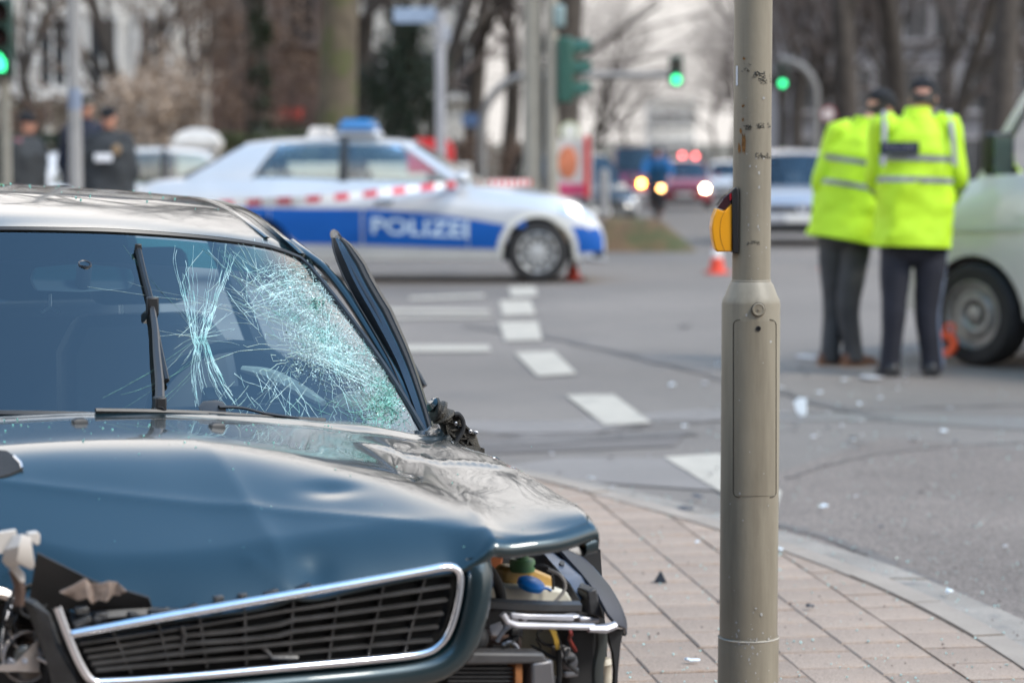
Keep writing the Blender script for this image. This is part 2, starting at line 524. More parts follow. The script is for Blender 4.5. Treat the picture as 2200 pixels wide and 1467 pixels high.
# ------------------------------------------------------------------ near pavement with kerb
PZ = 0.045
pav = bpy.data.objects.new('pavement', None)
COL.objects.link(pav); pav['kind'] = 'structure'
kerb_pix = [(250, 900), (700, 945), (1050, 1012), (1150, 1030), (1280, 1062), (1420, 1100), (1560, 1142), (1690, 1185), (1830, 1238), (1960, 1296), (2090, 1366), (2220, 1450), (2400, 1590), (2600, 1800)]
kerb_in = cr([G(x, y, PZ) for x, y in kerb_pix], 6)        # inner edge of kerb (joint to the pavers)
kerb_in = [V((p.x, p.y, 0)) for p in kerb_in]
def offs(path, d):
    out = []
    for i, p in enumerate(path):
        t = path[min(i + 1, len(path) - 1)] - path[max(i - 1, 0)]
        n = V((-t.y, t.x, 0)).normalized()
        out.append(p + n * d)
    return out
def inside(p):
    """world xy is on the paver side of the kerb"""
    best, sgn = 1e9, -1
    for a, b in zip(kerb_in, kerb_in[1:]):
        ab = b - a; t = max(0, min(1, (p - a).dot(ab) / ab.length_squared))
        q = a + ab * t; dd = (p - q).length
        if dd < best:
            best = dd; sgn = ab.x * (p.y - a.y) - ab.y * (p.x - a.x)
    return sgn < 0, best
# bed under the pavers
bed = [(p.x, p.y) for p in kerb_in] + [(-8, -3), (-8, 14)]
MB().add([(x, y, PZ - 0.005) for x, y in bed], [tuple(range(len(bed)))[::-1]]).build('sand_bed', M_JOINT, pav, smooth=False)
# pavers laid in running bond
pr = random.Random(3)
pang = math.radians(8)
pc, ps = math.cos(pang), math.sin(pang)
PS, JT = 0.21, 0.007
var = []
def paver_mesh(k):
    mb = MB(); h = PS / 2 - JT / 2; b = 0.004
    o = []
    for z, q in ((0.0, h), (0.041, h), (0.045, h - b)):
        qx, qy = q + .0018, q - .0022
        o.append([V((-qx, -qy, z)), V((qx, -qy, z)), V((qx, qy, z)), V((-qx, qy, z))])
    mb.loft(o, True)
    ob = mb.build('paver', M_PAVER, None, smooth=False)
    return ob
first = None; n_pav = 0
cells = []
for i in range(-36, 36):
    for j in range(0, 95):
        x0 = i * PS + PS / 2; y0 = 2.5 + j * PS + (PS / 2 if i % 2 else 0)
        x = x0 * pc - y0 * ps + 1.1; y = x0 * ps + y0 * pc
        cells.append((x, y))
seen = []
for x, y in cells:
    ins, dd = inside(V((x, y, 0)))
    if not ins or dd < 0.16 or y < 5.9: continue
    d = y; s_ = FP / d
    px, py = 1100 + x * s_, 300 + (CAMZ - PZ) * s_
    vis = (880 < px < 2260) and (py < 1520)
    if not vis: continue
    seen.append((abs(px - 1650), x, y))
seen.sort()
for _, x, y in seen[:296]:
    if first is None:
        first = paver_mesh(0); o = first
    else:
        o = first.copy(); COL.objects.link(o)
    o.parent = pav
    o.location = (x, y, PZ - 0.045 + pr.uniform(-0.0025, 0.0015))
    o.rotation_euler = (pr.uniform(-0.006, 0.006), pr.uniform(-0.006, 0.006), pang + pr.uniform(-0.006, 0.006))
# the rest of the paving (behind the car and out of view) as one piece
mb = MB(); done = {(round(x, 3), round(y, 3)) for _, x, y in seen[:296]}
for x, y in cells:
    if (round(x, 3), round(y, 3)) in done or x < -3 or y < 2: continue
    ins, dd = inside(V((x, y, 0)))
    if ins and dd > 0.16 and y < 13:
        mb.box((x, y, PZ - 0.0225 - 0.001), (PS - JT, PS - JT, 0.045), Matrix.Rotation(pang, 3, 'Z'))
o = mb.build('paving_field', M_PAVER, pav, smooth=False); o['kind'] = 'stuff'
# narrow infill strip along the kerb
# cut pavers along the kerb
def near_seg(p):
    best = None
    for a, b in zip(kerb_in, kerb_in[1:]):
        ab = b - a; t = max(0, min(1, (p - a).dot(ab) / ab.length_squared)); q = a + ab * t; dd = (p - q).length
        if best is None or dd < best[0]: best = (dd, q, ab)
    return best
for x, y in cells:
    ins, dd = inside(V((x, y, 0)))
    if not ((ins and dd <= .16) or (not ins and dd < .15)) or not (4 < y < 12.5) or x < -2: continue
    _, q, ab = near_seg(V((x, y, 0))); nn = V((ab.y, -ab.x, 0)).normalized()          # points to the paver side
    h = PS / 2 - .0045; poly = []
    sq = [V((x + a * pc - b * ps, y + a * ps + b * pc, 0)) for a, b in ((-h, -h), (h, -h), (h, h), (-h, h))]
    sd = [(p - q).dot(nn) - .008 for p in sq]
    for k in range(4):
        p0, p1, s0, s1 = sq[k], sq[(k + 1) % 4], sd[k], sd[(k + 1) % 4]
        if s0 >= 0: poly.append(p0)
        if s0 * s1 < 0: poly.append(p0.lerp(p1, s0 / (s0 - s1)))
    if len(poly) < 3: continue
    cz = sum(poly, V()) / len(poly)
    ob = MB().prism([p - cz for p in poly], V((0, 0, .045))).build('paver', M_PAVER, pav, smooth=False)
    ob.location = (cz.x, cz.y, PZ - .0455 + pr.uniform(-.002, .001))
# kerb stones, one object each
def along(path, s):
    acc = 0
    for a, b in zip(path, path[1:]):
        L = (b - a).length
        if acc + L >= s: return a.lerp(b, (s - acc) / L)
        acc += L
    return path[-1]
KL = sum((b - a).length for a, b in zip(kerb_in, kerb_in[1:]))
mid_in = kerb_in; 
def stone_strip(name, d0, d1, z0, z1, L, m, gap=0.008, slope=0.0):
    pa, pb = offs(kerb_in, d0), offs(kerb_in, d1)
    la = sum((b - a).length for a, b in zip(pa, pa[1:])); lb = sum((b - a).length for a, b in zip(pb, pb[1:]))
    n = int(KL / L)
    for k in range(n):
        mb = MB(); rows = []
        for q in range(4):
            f = (k + q / 3 * (1 - gap / L)) / n
            a, b = along(pa, f * la), along(pb, f * lb)
            rows.append([V((b.x, b.y, z0 - 0.1)), V((b.x, b.y, z1 - slope - 0.008)), V((b.x, b.y, z1 - slope)).lerp(V((a.x, a.y, z1)), 0.07), V((a.x, a.y, z1)), V((a.x, a.y, z0 - 0.1))])
        for r in rows:
            for p in r: p.z += 0.0
        mb.loft(rows, True)
        o = mb.build(name, m, pav, angle=30)
        o.location.z = pr.uniform(-0.003, 0.003)
stone_strip('kerb_stone', 0.0, 0.10, 0.0, PZ + 0.004, 0.5, M_KERB)
stone_strip('gutter_stone', 0.105, 0.30, 0.0, 0.030, 0.5, M_GUTTER, slope=0.012)

# far corner pavement and traffic island verge
far_p = MB()
far_p.prism([(-70, 36, gz(36) - 0.05), (1.9, 36, gz(36) - 0.05), (2.25, 38, gz(38) - 0.05), (2.3, 42, gz(42) - 0.05), (-70, 42, gz(42) - 0.05)], (0, 0, 0.16))
o = far_p.build('far_pavement', M_KERB, smooth=False); o['kind'] = 'structure'
sheet('far_pavement', M_KERB, [(10.6, 36), (14.0, 36), (16.0, 250), (12.1, 250)], 0.02)
# ------------------------------------------------------------------ the wrecked car
YAW = math.radians(24)
WO = V((-0.763, 5.12, 0.0))
wreck = thing('wrecked_car', 'dark blue crashed car with shattered windscreen and crumpled bonnet, its front torn open', 'car', WO, YAW)
WI = (Matrix.Translation(WO) @ Matrix.Rotation(YAW, 4, 'Z')).inverted()
WO_CAM = WI @ V((0, 0, CAMZ)); WIR = WI.to_3x3()

def L(px, py, yl):
    """point on the plane local y = yl of the car seen at that place"""
    r = WIR @ ray(px, py)
    return WO_CAM + r * ((yl - WO_CAM.y) / r.y)
def LP(pts, yl=None): return [L(p[0], p[1], p[2] if len(p) > 2 else yl) for p in pts]

def car_paint(name, col, flake=0.5, rough=0.3, dirt=0.0):
    m = mat(name, col, rough, metal=flake, var=0.06, scale=2, coat=1.0)
    b = m.node_tree.nodes['Principled BSDF']
    b.inputs['Coat IOR'].default_value = 1.5
    if dirt:
        n = m.node_tree; t = n.nodes.new('ShaderNodeTexCoord')
        no = n.nodes.new('ShaderNodeTexNoise'); no.inputs['Scale'].default_value = 7; no.inputs['Detail'].default_value = 10; no.inputs['Roughness'].default_value = 0.7
        r = n.nodes.new('ShaderNodeMapRange'); r.inputs[1].default_value = 0.4; r.inputs[2].default_value = 0.8; r.inputs[3].default_value = 0.015; r.inputs[4].default_value = 0.015 + dirt
        n.links.new(t.outputs['Object'], no.inputs['Vector']); n.links.new(no.outputs['Fac'], r.inputs[0]); n.links.new(r.outputs[0], b.inputs['Coat Roughness'])
    return m
M_BODY = car_paint('petrol_blue_paint', (0.005, 0.021, 0.027), 0.35, 0.30, 0.03)
M_BODYIN = mat('bare_inner_panel', (0.05, 0.06, 0.07), 0.55, metal=0.3, var=0.4, scale=9)
M_SEAL = mat('window_seal', (0.014, 0.014, 0.015), 0.4, var=0.1)
M_WPLASTIC = mat('white_plastic', (0.50, 0.46, 0.42), 0.5, var=0.08)
M_GRILLE = mat('grille_plastic', (0.042, 0.040, 0.039), 0.38, var=0.35, scale=25, bump=0.1)
M_INT = mat('dark_interior', (0.018, 0.02, 0.024), 0.8, var=0.2)
M_INT2 = mat('grey_interior', (0.05, 0.055, 0.06), 0.7, var=0.15)

# --- bonnet: height over (u across, v forward)
ZC = [(-0.1, .924), (0.0, .9245), (.12, .925), (.25, .9245), (.36, .9215), (.43, .913), (.5, .897), (.58, .866), (.66, .829), (.75, .791), (.82, .762), (.87, .735), (.905, .709), (.925, .687), (.94, .660), (1.0, .57)]
ZCR = [(0, .862), (.1, .863), (.3, .859), (.47, .845), (.6, .830), (.7, .816), (.8, .800), (.9, .786), (1.0, .775)]     # height along the crease
ZED = [(0, .842), (.3, .842), (.47, .836), (.6, .824), (.7, .813), (.78, .806), (.84, .797), (.9, .780), (1.0, .765)]                # height along the outer edge
ZR = [(-0.1, .923), (0, .924), (.12, .926), (.3, .924), (.5, .916), (.7, .90), (.9, .87), (1.0, .85)]
def crease(v): return sinterp([(0.0, .68), (.1, .60), (.3, .53), (.5, .475), (.7, .43), (.93, .385)], v)
PI_ = math.pi
VCR = [(-.8, .40), (-.1, .43), (.10, .49), (.25, .58), (.43, .74), (.62, .80)]     # where the top turns down into the nose
DSC = [(-.8, .70), (-.3, .72), (0, .74), (.15, .58), (.3, .40), (.4, .33), (.62, .3)]
def hood_core(u, v):
    k = sst(.28, .92, v); up_ = max(u, 0)
    z = .9245 - .05 * u - .11 * u * u if u > 0 else lerp(.9245 - .05 * u - .11 * u * u, .9245 + .085 * u, k)
    z -= .215 * v * up_ + .010 * v
    t = v - sinterp(VCR, u)
    d = .5 * .49 * (t + math.sqrt(t * t + .0085)) - .49 * .02        # rounded shoulder, then a steep face
    z -= d * sinterp(DSC, u)
    t2 = max(0, v - (hood_front(u) - .12)); z -= 3.6 * t2 * t2 * (1 - sst(.30, .40, u))
    return z
def line_ridge(u, v, a, b, w):
    """1 on the line a-b in bonnet coordinates, falling off sharply to the sides"""
    du, dv = b[0] - a[0], b[1] - a[1]; L2 = du * du + dv * dv
    t = ((u - a[0]) * du + (v - a[1]) * dv) / L2; f = max(0, 1 - max(0, -t, t - 1) * 4)
    q = abs((u - a[0]) * dv - (v - a[1]) * du) / math.sqrt(L2)
    return math.exp(-q / w) * f
def hood_z(u, v):
    k = sst(.28, .92, v); c = crease(v)
    if u < c: z = hood_core(u, v)
    else:
        e = hood_edge(v); q = min(1.2, (u - c) / max(.02, e - c))
        z = lerp(hood_core(c, v), sinterp(ZED, v), q) + .010 * math.sin(PI_ * min(1, q)) * (1 - k)
    z += (.004 + .007 * k) * math.exp(-abs(u - c) / .018)
    z += .004 * math.exp(-(max(v, 0) / .018) ** 2) - .003 * math.exp(-((v - .05) / .02) ** 2)
    # buckles: folds low on the left, a long shallow line across the face, small knocks
    z += .012 * line_ridge(u, v, (-.52, .76), (-.16, .93), .016) - .010 * line_ridge(u, v, (-.52, .82), (-.20, .96), .03)
    z += .0030 * line_ridge(u, v, (-.45, .50), (.36, .86), .020)
    z += .006 * line_ridge(u, v, (-.05, .86), (.02, .94), .012)
    z -= .030 * math.exp(-((u + .30) / .10) ** 2 - ((v - .92) / .06) ** 2)
    z -= .010 * math.exp(-((u - .06) / .028) ** 2 - ((v - .885) / .022) ** 2)
    z -= .006 * math.exp(-((u - .17) / .05) ** 2 - ((v - .66) / .03) ** 2)
    z += .010 * line_ridge(u, v, (.44, .22), (.60, .44), .014) - .006 * line_ridge(u, v, (.50, .20), (.40, .46), .012)
    z += .0025 * noise.noise(V((u * 3.1, v * 4.3, 1.7))) * sst(.1, .4, v)
    z += .0045 * noise.noise(V((u * 9, v * 5.0, 5.1))) * sst(.22, .45, u)
    return z
def hood_edge(v): return sinterp([(-.02, .70), (.1, .675), (.3, .655), (.6, .635), (.8, .62), (.93, .60)], v)
def hood_front(u): return sinterp([(-.8, .66), (-.5, .74), (-.43, .79), (-.3, .885), (-.15, .917), (.0, .925), (.3, .92), (.385, .915), (.5, .905), (.62, .87)], u)
def hood_pt(a, b):
    """a 0..1 across, b 0..1 rear to front"""
    v0 = -.02
    u = lerp(-.70, .70, a)
    vf = hood_front(u); v = lerp(v0, vf, b)
    e = hood_edge(v); u = lerp(-.70, e, a)
    vf = hood_front(u); v = lerp(v0 - .10 * (u / .68) ** 2, vf, b)
    return u, v
NA, NB = 120, 90
rows = []
for j in range(NB + 1):
    r = []
    for i in range(NA + 1):
        u, v = hood_pt(i / NA, j / NB)
        r.append(V((u, -v, hood_z(u, max(v, 0)))))
    rows.append(r)
# nose rolls under
last = rows[-1]
def lip(i):
    u = last[i].x
    return .008 + .028 * sst(.30, .38, u)
for dv, dz in ((.010, -.16), (.016, -.42), (.017, -.72), (.010, -.95), (-.01, -1.03), (-.06, -.95)):
    rows.append([V((p.x, p.y - dv * lip(i) / .032, p.z + dz * lip(i))) for i, p in enumerate(last)])
# rolled outer edge on the right
for r in rows:
    e = r[-1]
    r.append(e + V((.006, 0, -.006))); r.append(e + V((.004, 0, -.022))); r.append(e + V((-.02, 0, -.026)))
hood = MB().slab([r[::-1] for r in rows], 0.0012).build('bonnet', M_BODY, wreck, angle=60)

def hood_px(px, py):
    """car point on the bonnet seen at a pixel (march along the view ray)"""
    r = WIR @ ray(px, py); prev = None
    t = 3.4 / r.length
    while t < 6.5:
        p = WO_CAM + r * t
        if p.z < hood_z(p.x, max(-p.y, 0)) and -p.y < 0.95 : return p
        t += .004
    return WO_CAM + r * 4.4

# --- windscreen
def wrow(t, a):
    lb, rb = -422, 908
    lt, rt = -350, 648
    pb = lerp(lb, rb, a); ptp = lerp(lt, rt, a)
    yb = sinterp([(-430, 884), (0, 887), (310, 893), (600, 905), (780, 918), (908, 936)], pb)
    yt = sinterp([(-360, 500), (0, 498), (200, 501), (350, 509), (500, 523), (590, 538), (648, 560)], ptp)
    px = lerp(pb, ptp, t) + 14 * a ** 3 * math.sin(math.pi * t); py = lerp(yb, yt, t)
    c = (a - .5) * 2
    yl = .62 * t + .13 * c * c - 0.01 * math.sin(math.pi * t)
    return px, py, yl
def ws(px, py, off=0.0):
    """car point on the glass at a pixel"""
    a, t = .5, .5
    for _ in range(14):
        x, y, _y = wrow(t, a)
        x1 = wrow(t, a + .01)[0]; y1 = wrow(t + .01, a)[1]
        a += (px - x) / ((x1 - x) / .01) * .9; t += (py - y) / ((y1 - y) / .01) * .9
    p = L(px, py, wrow(t, a)[2])
    if off: p = p + (WO_CAM - p).normalized() * off
    return p
NW, NT = 48, 26
rows = [[L(*wrow(j / NT, i / NW)) for i in range(NW + 1)] for j in range(NT + 1)]
M_WS = glass_mat('windscreen_glass', (0.60, 0.74, 0.76), 0.0, 1.85)
glass = MB().grid(rows).build('windscreen', M_WS, wreck, angle=180)
# green sun band along the top of the glass
M_BAND = glass_mat('windscreen_sunband', (0.10, 0.42, 0.42), 0.0, 1.2)
rows = [[L(*wrow(lerp(.84, .985, j / 4), i / NW)) for i in range(NW + 1)] for j in range(5)]
for r in rows:
    for p in r: p += (WO_CAM - p).normalized() * -0.004
MB().grid(rows).build('sun_band', M_BAND, glass, angle=180)
# black rubber seal round it
path = [L(*wrow(1.012, i / 30)) for i in range(31)]
path += [L(*wrow(1 - k / 24, 1.006)) for k in range(1, 25)]
MB().tube(path, 0.0075, 6).build('windscreen_seal', M_SEAL, wreck)
path = [L(*wrow(-.012, i / 30)) + V((0, .012, .002)) for i in range(31)]
MB().tube(path, 0.008, 6).build('windscreen_seal', M_SEAL, wreck)

cowl = [[L(*wrow(-.006, i / 30)) + V((0, .004, -.002)) for i in range(31)], [L(*wrow(-.006, i / 30)) + V((0, -.05, -.022)) for i in range(31)], [L(*wrow(-.006, i / 30)) + V((0, -.08, -.08)) for i in range(31)]]
MB().slab(cowl[::-1], .004).build('cowl', M_SEAL, wreck)
# cracks: thin ridges of broken glass over the pane
cr_ = random.Random(11)
mbc = MB(); mbd = MB()
def crack(pts, r=0.0006, mb=None):
    q = []
    for x, y in pts:
        if x > 900 or y < 500: continue
        a, t = .5, .5
        q.append(ws(x, y, .0015))
    if len(q) < 2: return
    # broken into short bright pieces of changing width
    i = 0
    while i < len(q) - 1:
        n = cr_.randint(2, 6); seg = q[i:i + n + 1]
        if len(seg) > 1 and cr_.random() < .86: (mb or mbc).tube(seg, [r * cr_.uniform(.45, 1.15) for _ in seg], 3, cap=False)
        i += n
def wander(x, y, ang, length, step=14, bend=.14, curl=0.0):
    pts = [(x, y)]; n = max(2, int(length / step))
    for _ in range(n):
        ang += cr_.gauss(curl, bend)
        x += math.cos(ang) * step; y += math.sin(ang) * step
        if x > wrow_edge(y) or y < 512 or y > 925 - (900 - x) * .06: break
        pts.append((x, y))
    return pts
EDGE = [(520, 640), (560, 668), (625, 722), (715, 782), (800, 832), (870, 872), (930, 900)]
def wrow_edge(y): return interp(EDGE, y) - 4
# crazed web round the impact: jittered rays joined by broken rings, stretched along the pane
WC = (702, 742); E1, E2 = (.76, .65), (-.65, .76)
def wpt(ang, r):
    a_, b_ = math.cos(ang) * r * 1.38, math.sin(ang) * r * .82
    return WC[0] + E1[0] * a_ + E2[0] * b_, WC[1] + E1[1] * a_ + E2[1] * b_
NR = 74
angs = sorted(2 * PI_ * (k + cr_.uniform(-.35, .35)) / NR for k in range(NR))
radii = [5]
while radii[-1] < 200: radii.append(radii[-1] + cr_.uniform(3.0, 5.0) + radii[-1] * .055)
node = [[wpt(a_ + cr_.gauss(0, .018), r * cr_.uniform(.97, 1.03)) for r in radii] for a_ in angs]
lim = [cr_.uniform(70, 205) for _ in angs]
okp = lambda p: p[0] < wrow_edge(p[1]) - 1 and 520 < p[1] < 925
for k in range(NR):
    run = []
    for j, r in enumerate(radii):
        if r > lim[k] or not okp(node[k][j]): break
        run.append(node[k][j])
    if len(run) > 2: crack(run, cr_.choice([.00026, .0004, .0006]))
    k2 = (k + 1) % NR
    for j, r in enumerate(radii):
        if r > min(lim[k], lim[k2]) * 1.05: break
        p, q = node[k][j], node[k2][j]
        if okp(p) and okp(q) and cr_.random() < (.95 if r < 90 else .62): mbc.tube([ws(*p, .0015), ws(*q, .0015)], cr_.choice([.0002, .0003, .00042]), 3, cap=False)
# long bright rays to the lower right and upper left
for k in range(26):
    a = math.radians(cr_.gauss(28, 9)); p = wander(690 + cr_.uniform(-20, 30), 760 + cr_.uniform(-20, 25), a, cr_.uniform(120, 240), 13, .07); crack(p, cr_.choice([.0004, .0006, .0009]))
for k in range(30):
    a = math.radians(cr_.gauss(215, 16)); p = wander(700 + cr_.uniform(-50, 30), 745 + cr_.uniform(-50, 25), a, cr_.uniform(150, 360), 13, .08); crack(p, cr_.choice([.0003, .0004, .0006]))
# arcs round the star, upper band
for k in range(40):
    rad = cr_.choice([cr_.uniform(25, 110), cr_.uniform(110, 170)]); a0 = cr_.uniform(-2.6, 0.6); sp_ = cr_.uniform(.2, .8)
    pts = []
    for i in range(9):
        a = a0 + sp_ * i / 8
        x = 690 + math.cos(a) * rad * 1.05; y = 750 + math.sin(a) * rad * 1.1 + cr_.uniform(-1.5, 1.5)
        if x < wrow_edge(y): pts.append((x, y))
    crack(pts, cr_.choice([.0004, .0007]))
# arched band at the top right
for k in range(34):
    y0 = cr_.uniform(585, 690); x0 = cr_.uniform(520, 600); pts = []
    for i in range(10):
        x = x0 + i * cr_.uniform(14, 19); y = y0 - 26 * math.sin(math.pi * i / 11) + i * 1.6 + cr_.uniform(-2, 2)
        if x < wrow_edge(y): pts.append((x, y))
    crack(pts, cr_.choice([.0004, .0006]))
# pinched vertical sheaf left of it
for k in range(34):
    o = cr_.uniform(-1, 1); pts = []
    top, bot = cr_.uniform(520, 640), cr_.uniform(800, 890)
    n = 24
    for i in range(n + 1):
        y = lerp(top, bot, i / n)
        f = abs(y - 735) / 170
        wdt = 15 + 56 * min(1, f) ** 1.1
        cx = 428 + (14 * f if y < 735 else 62 * f * f + 8)
        pts.append((cx + o * wdt + 3 * noise.noise(V((k * 3.1, y * .05, 0))) + cr_.uniform(-1, 1), y))
    crack(pts, cr_.choice([.0003, .0005, .0008]))
for k in range(30):
    a = cr_.uniform(0, 2 * math.pi); p = wander(427, 725, a, cr_.uniform(30, 110), 10, .1); crack(p, .0003)
# thin long runs across the whole pane
for x, y, a, ln, c_ in [(425, 735, 2.5, 330, .02), (430, 760, 2.45, 320, .025), (420, 790, 2.3, 260, .02), (640, 700, 3.45, 520, -.02), (640, 690, 3.5, 480, -.03), (560, 640, 3.9, 220, 0), (430, 700, 3.8, 260, .05),
                    (620, 790, 2.2, 190, .02), (600, 820, 2.5, 200, .02), (640, 800, 1.9, 120, 0), (500, 540, .75, 260, .01), (470, 530, .7, 300, .01), (480, 545, .9, 330, -.01), (560, 560, .3, 110, .2), (610, 640, -1.3, 120, .15), (690, 640, -1.1, 60, 0), (700, 650, -1.2, 70, 0)]:
    for q in range(2): crack(wander(x + cr_.uniform(-8, 8), y + cr_.uniform(-8, 8), a + cr_.uniform(-.06, .06), ln * cr_.uniform(.5, 1), 13, .035, c_ * .5), cr_.choice([.0002, .00026, .00034]), mbd if x < 500 else None)
# diagonals at the top left of the sheaf (teal) and lower middle crossings
for k in range(44):
    x, y = cr_.uniform(430, 640), cr_.uniform(520, 660); crack(wander(x, y, cr_.choice([.75, .8, 2.1, 2.3, 1.4]) + cr_.gauss(0, .12), cr_.uniform(40, 140), 10, .09), cr_.choice([.0004, .0006]))
for k in range(40):
    x, y = cr_.uniform(500, 660), cr_.uniform(780, 890); crack(wander(x, y, cr_.choice([.9, 2.2, 1.2]) + cr_.gauss(0, .15), cr_.uniform(30, 110), 9, .1), cr_.choice([.0004, .0006]))
# crushed glass: tiny chips packed over the impact and the lower corner
def chip(x, y, s):
    p = ws(x, y, .002); q = [p + V((cr_.gauss(0, s), cr_.gauss(0, s), cr_.gauss(0, s))) for _ in range(3)]
    return q
M_CRACK = mat('fractured_glass', (0.60, 0.81, 0.78), 0.25, var=0.25, scale=40, alt=(.34, .64, .60), altf=(.48, .68))
M_CRACK2 = mat('green_fractured_glass', (0.22, 0.48, 0.40), 0.3, var=0.5, scale=60)
for k in range(11000):
    g = cr_.random()
    if g < .62:
        t = cr_.betavariate(1.6, 1.6)
        x = lerp(610, 850, t) + cr_.gauss(0, 16); y = lerp(640, 850, t) + cr_.gauss(0, 30)
    elif g < .8: x, y = cr_.gauss(690, 32), cr_.gauss(750, 34)
    else: x, y = cr_.gauss(640, 45), cr_.gauss(620, 26)
    if x < wrow_edge(y) - 1 and y > 520: mbc.add(chip(x, y, cr_.choice([.0010, .0014, .0018])), [(0, 1, 2)])
for k in range(1500):
    x, y = cr_.gauss(833, 20), cr_.gauss(865, 32)
    if x < wrow_edge(y) - 1 and y < 925: mbd.add(chip(x, y, .0020), [(0, 1, 2)])
for k in range(120):
    x, y = cr_.gauss(680, 10), cr_.gauss(655, 8); mbd.add(chip(x, y, .003), [(0, 1, 2)])
for k in range(90):
    p = wander(cr_.gauss(830, 20), cr_.gauss(865, 28), cr_.uniform(0, 6.3), cr_.uniform(20, 60), 8, .25); crack(p, .0006, mbd)
for k in range(60):
    p = wander(cr_.gauss(770, 45), cr_.gauss(860, 22), cr_.choice([.5, 2.4, 1.2]) + cr_.gauss(0, .2), cr_.uniform(20, 90), 8, .12); crack(p, .0005, mbd)
o = mbc.build('crack_web', M_CRACK, glass, smooth=False); o['kind'] = 'stuff'
o = mbd.build('crack_web', M_CRACK2, glass, smooth=False); o['kind'] = 'stuff'

# --- roof, rear, sides
def roof_z(u, y):
    zc = sinterp([(.60, 1.283), (.66, 1.300), (.75, 1.326), (.9, 1.352), (1.1, 1.372), (1.4, 1.385), (1.9, 1.386), (2.4, 1.36), (2.75, 1.30)], y)
    k = 1 - .35 * sst(.7, 1.4, y)
    return zc + k * (-.05 * u - .12 * u * u) - .10 * max(0, abs(u) - .50) ** 1.2 * 2.2
rows = []
for j in range(41):
    r = []
    for i in range(49):
        c = (i / 48 - .5) * 2; t = j / 40
        # plan: slightly wider to the rear
        y0 = wrow(1.02, i / 48)[2] + .004
        y = lerp(y0, 2.6, t ** 1.3)
        if j == 0:
            p = L(*wrow(1.03, i / 48)); p.y += 0
            r.append(p); continue
        hw = .535 + .05 * sst(.6, 1.3, y)
        u = c * hw + (-.0)
        z = roof_z(u, y)
        r.append(V((u, y, z)))
    rows.append(r)
# blend the first rows from the glass edge onto the roof shape
for i in range(49):
    p0 = rows[0][i]
    for j in range(1, 9):
        w = (1 - j / 9) ** 2
        q = rows[j][i]; d = p0 - V((p0.x, p0.y, roof_z(p0.x, p0.y)))
        rows[j][i] = V((q.x + (p0.x - q.x) * w * .6, q.y, q.z + d.z * w))
roof = MB().slab(rows, .004).build('roof', M_BODY, wreck, angle=60)
# side drop of the roof (drip rail and cant rail) on both sides
for sgn in (1, -1):
    i = 48 if sgn > 0 else 0
    edge = [rows[j][i] for j in range(0, 41)]
    rr = []
    for p in edge:
        rr.append([p + V((sgn * .0, 0, .001)), p + V((sgn * .012, 0, -.002)), p + V((sgn * .03, 0, -.016)), p + V((sgn * .045, 0, -.042)), p + V((sgn * .05, 0, -.07))])
    MB().slab(rr if sgn < 0 else [r[::-1] for r in rr], .01).build('cant_rail', M_BODY, wreck, angle=70)
    inn = [rows[j][i - sgn * 2] + V((0, 0, .003)) for j in range(1, 41)]
    MB().tube(inn, .005, 6, flat=(.6, 1.6), up=(0, 0, 1)).build('roof_trim', M_BODY, wreck)
# front pillar beside the glass
pp = cr(LP([(932, 946, .17), (905, 905, .22), (868, 838, .33), (812, 742, .48), (748, 640, .64), (700, 580, .75), (662, 548, .84), (628, 522, .95)]), 6)
MB().tube(pp, [.0135] * len(pp), 8, flat=(1.0, .8)).build('front_pillar', M_BODY, wreck, angle=80)
pl = [V((-p.x + .02, p.y, p.z + .05)) for p in pp]
MB().tube(pl, .018, 8).build('front_pillar', M_BODY, wreck, angle=80)
# rear pillars, rear glass and tail
for sgn in (1, -1):
    MB().slab([[V((sgn * .60, 1.55, 1.30)), V((sgn * .60, 1.63, 1.30))], [V((sgn * .72, 1.42, .90)), V((sgn * .72, 1.52, .90))]], .03).build('centre_pillar', M_SEAL, wreck)
    MB().slab([[V((sgn * .58, 2.35, 1.27)), V((sgn * .55, 2.62, 1.27))], [V((sgn * .72, 2.55, .92)), V((sgn * .70, 3.0, .92))]], .03).build('rear_pillar', M_BODY, wreck)
M_SGL = glass_mat('car_side_glass', (0.85, 0.92, 0.90), 0.0, 1.45)
MB().grid([[V((-.56, 2.62, 1.27)), V((0, 2.66, 1.30)), V((.56, 2.62, 1.27))], [V((-.70, 3.0, .93)), V((0, 3.08, .94)), V((.70, 3.0, .93))]]).build('rear_window', M_SGL, wreck)
# body sides, closed doors on the far side, boot, tail
def side_row(u0, ys, zs):
    return [[V((u0 * (1 + .03 * math.sin(math.pi * (z - .2) / .75)), y, z)) for z in zs] for y in ys]
zs = [.22, .30, .42, .55, .68, .80, .90]
for sgn in (1, -1):
    ys1 = [1.0 + .12 * k for k in range(22)]
    r_ = [[V((sgn * (.82 + .035 * math.sin(math.pi * (z - .2) / .8)), y, z if abs(y - 2.75) > .36 or z > .56 else max(z, .30 + math.sqrt(max(0, .36 ** 2 - (y - 2.75) ** 2))))) for z in zs] for y in ys1]
    MB().slab(r_ if sgn > 0 else [q[::-1] for q in r_], .02).build('side_panel', M_BODY, wreck)
    # sill step between glass line and panel
    MB().slab([[V((sgn * .845, y, .90)), V((sgn * .72, y, .925))] for y in ys1] if sgn < 0 else [[V((sgn * .72, y, .925)), V((sgn * .845, y, .90))] for y in ys1], .01).build('waist_ledge', M_BODY, wreck)
MB().slab([[V((u, 3.0 + .5 * t, .93 - .06 * t * t - .02 * u * u)) for u in (-.8, -.4, 0, .4, .8)] for t in (0, .5, 1)], .01).build('boot_lid', M_BODY, wreck)
MB().box((0, 3.52, .58), (1.66, .06, .60)).build('tail_panel', M_BODY, wreck, bevel=.02)
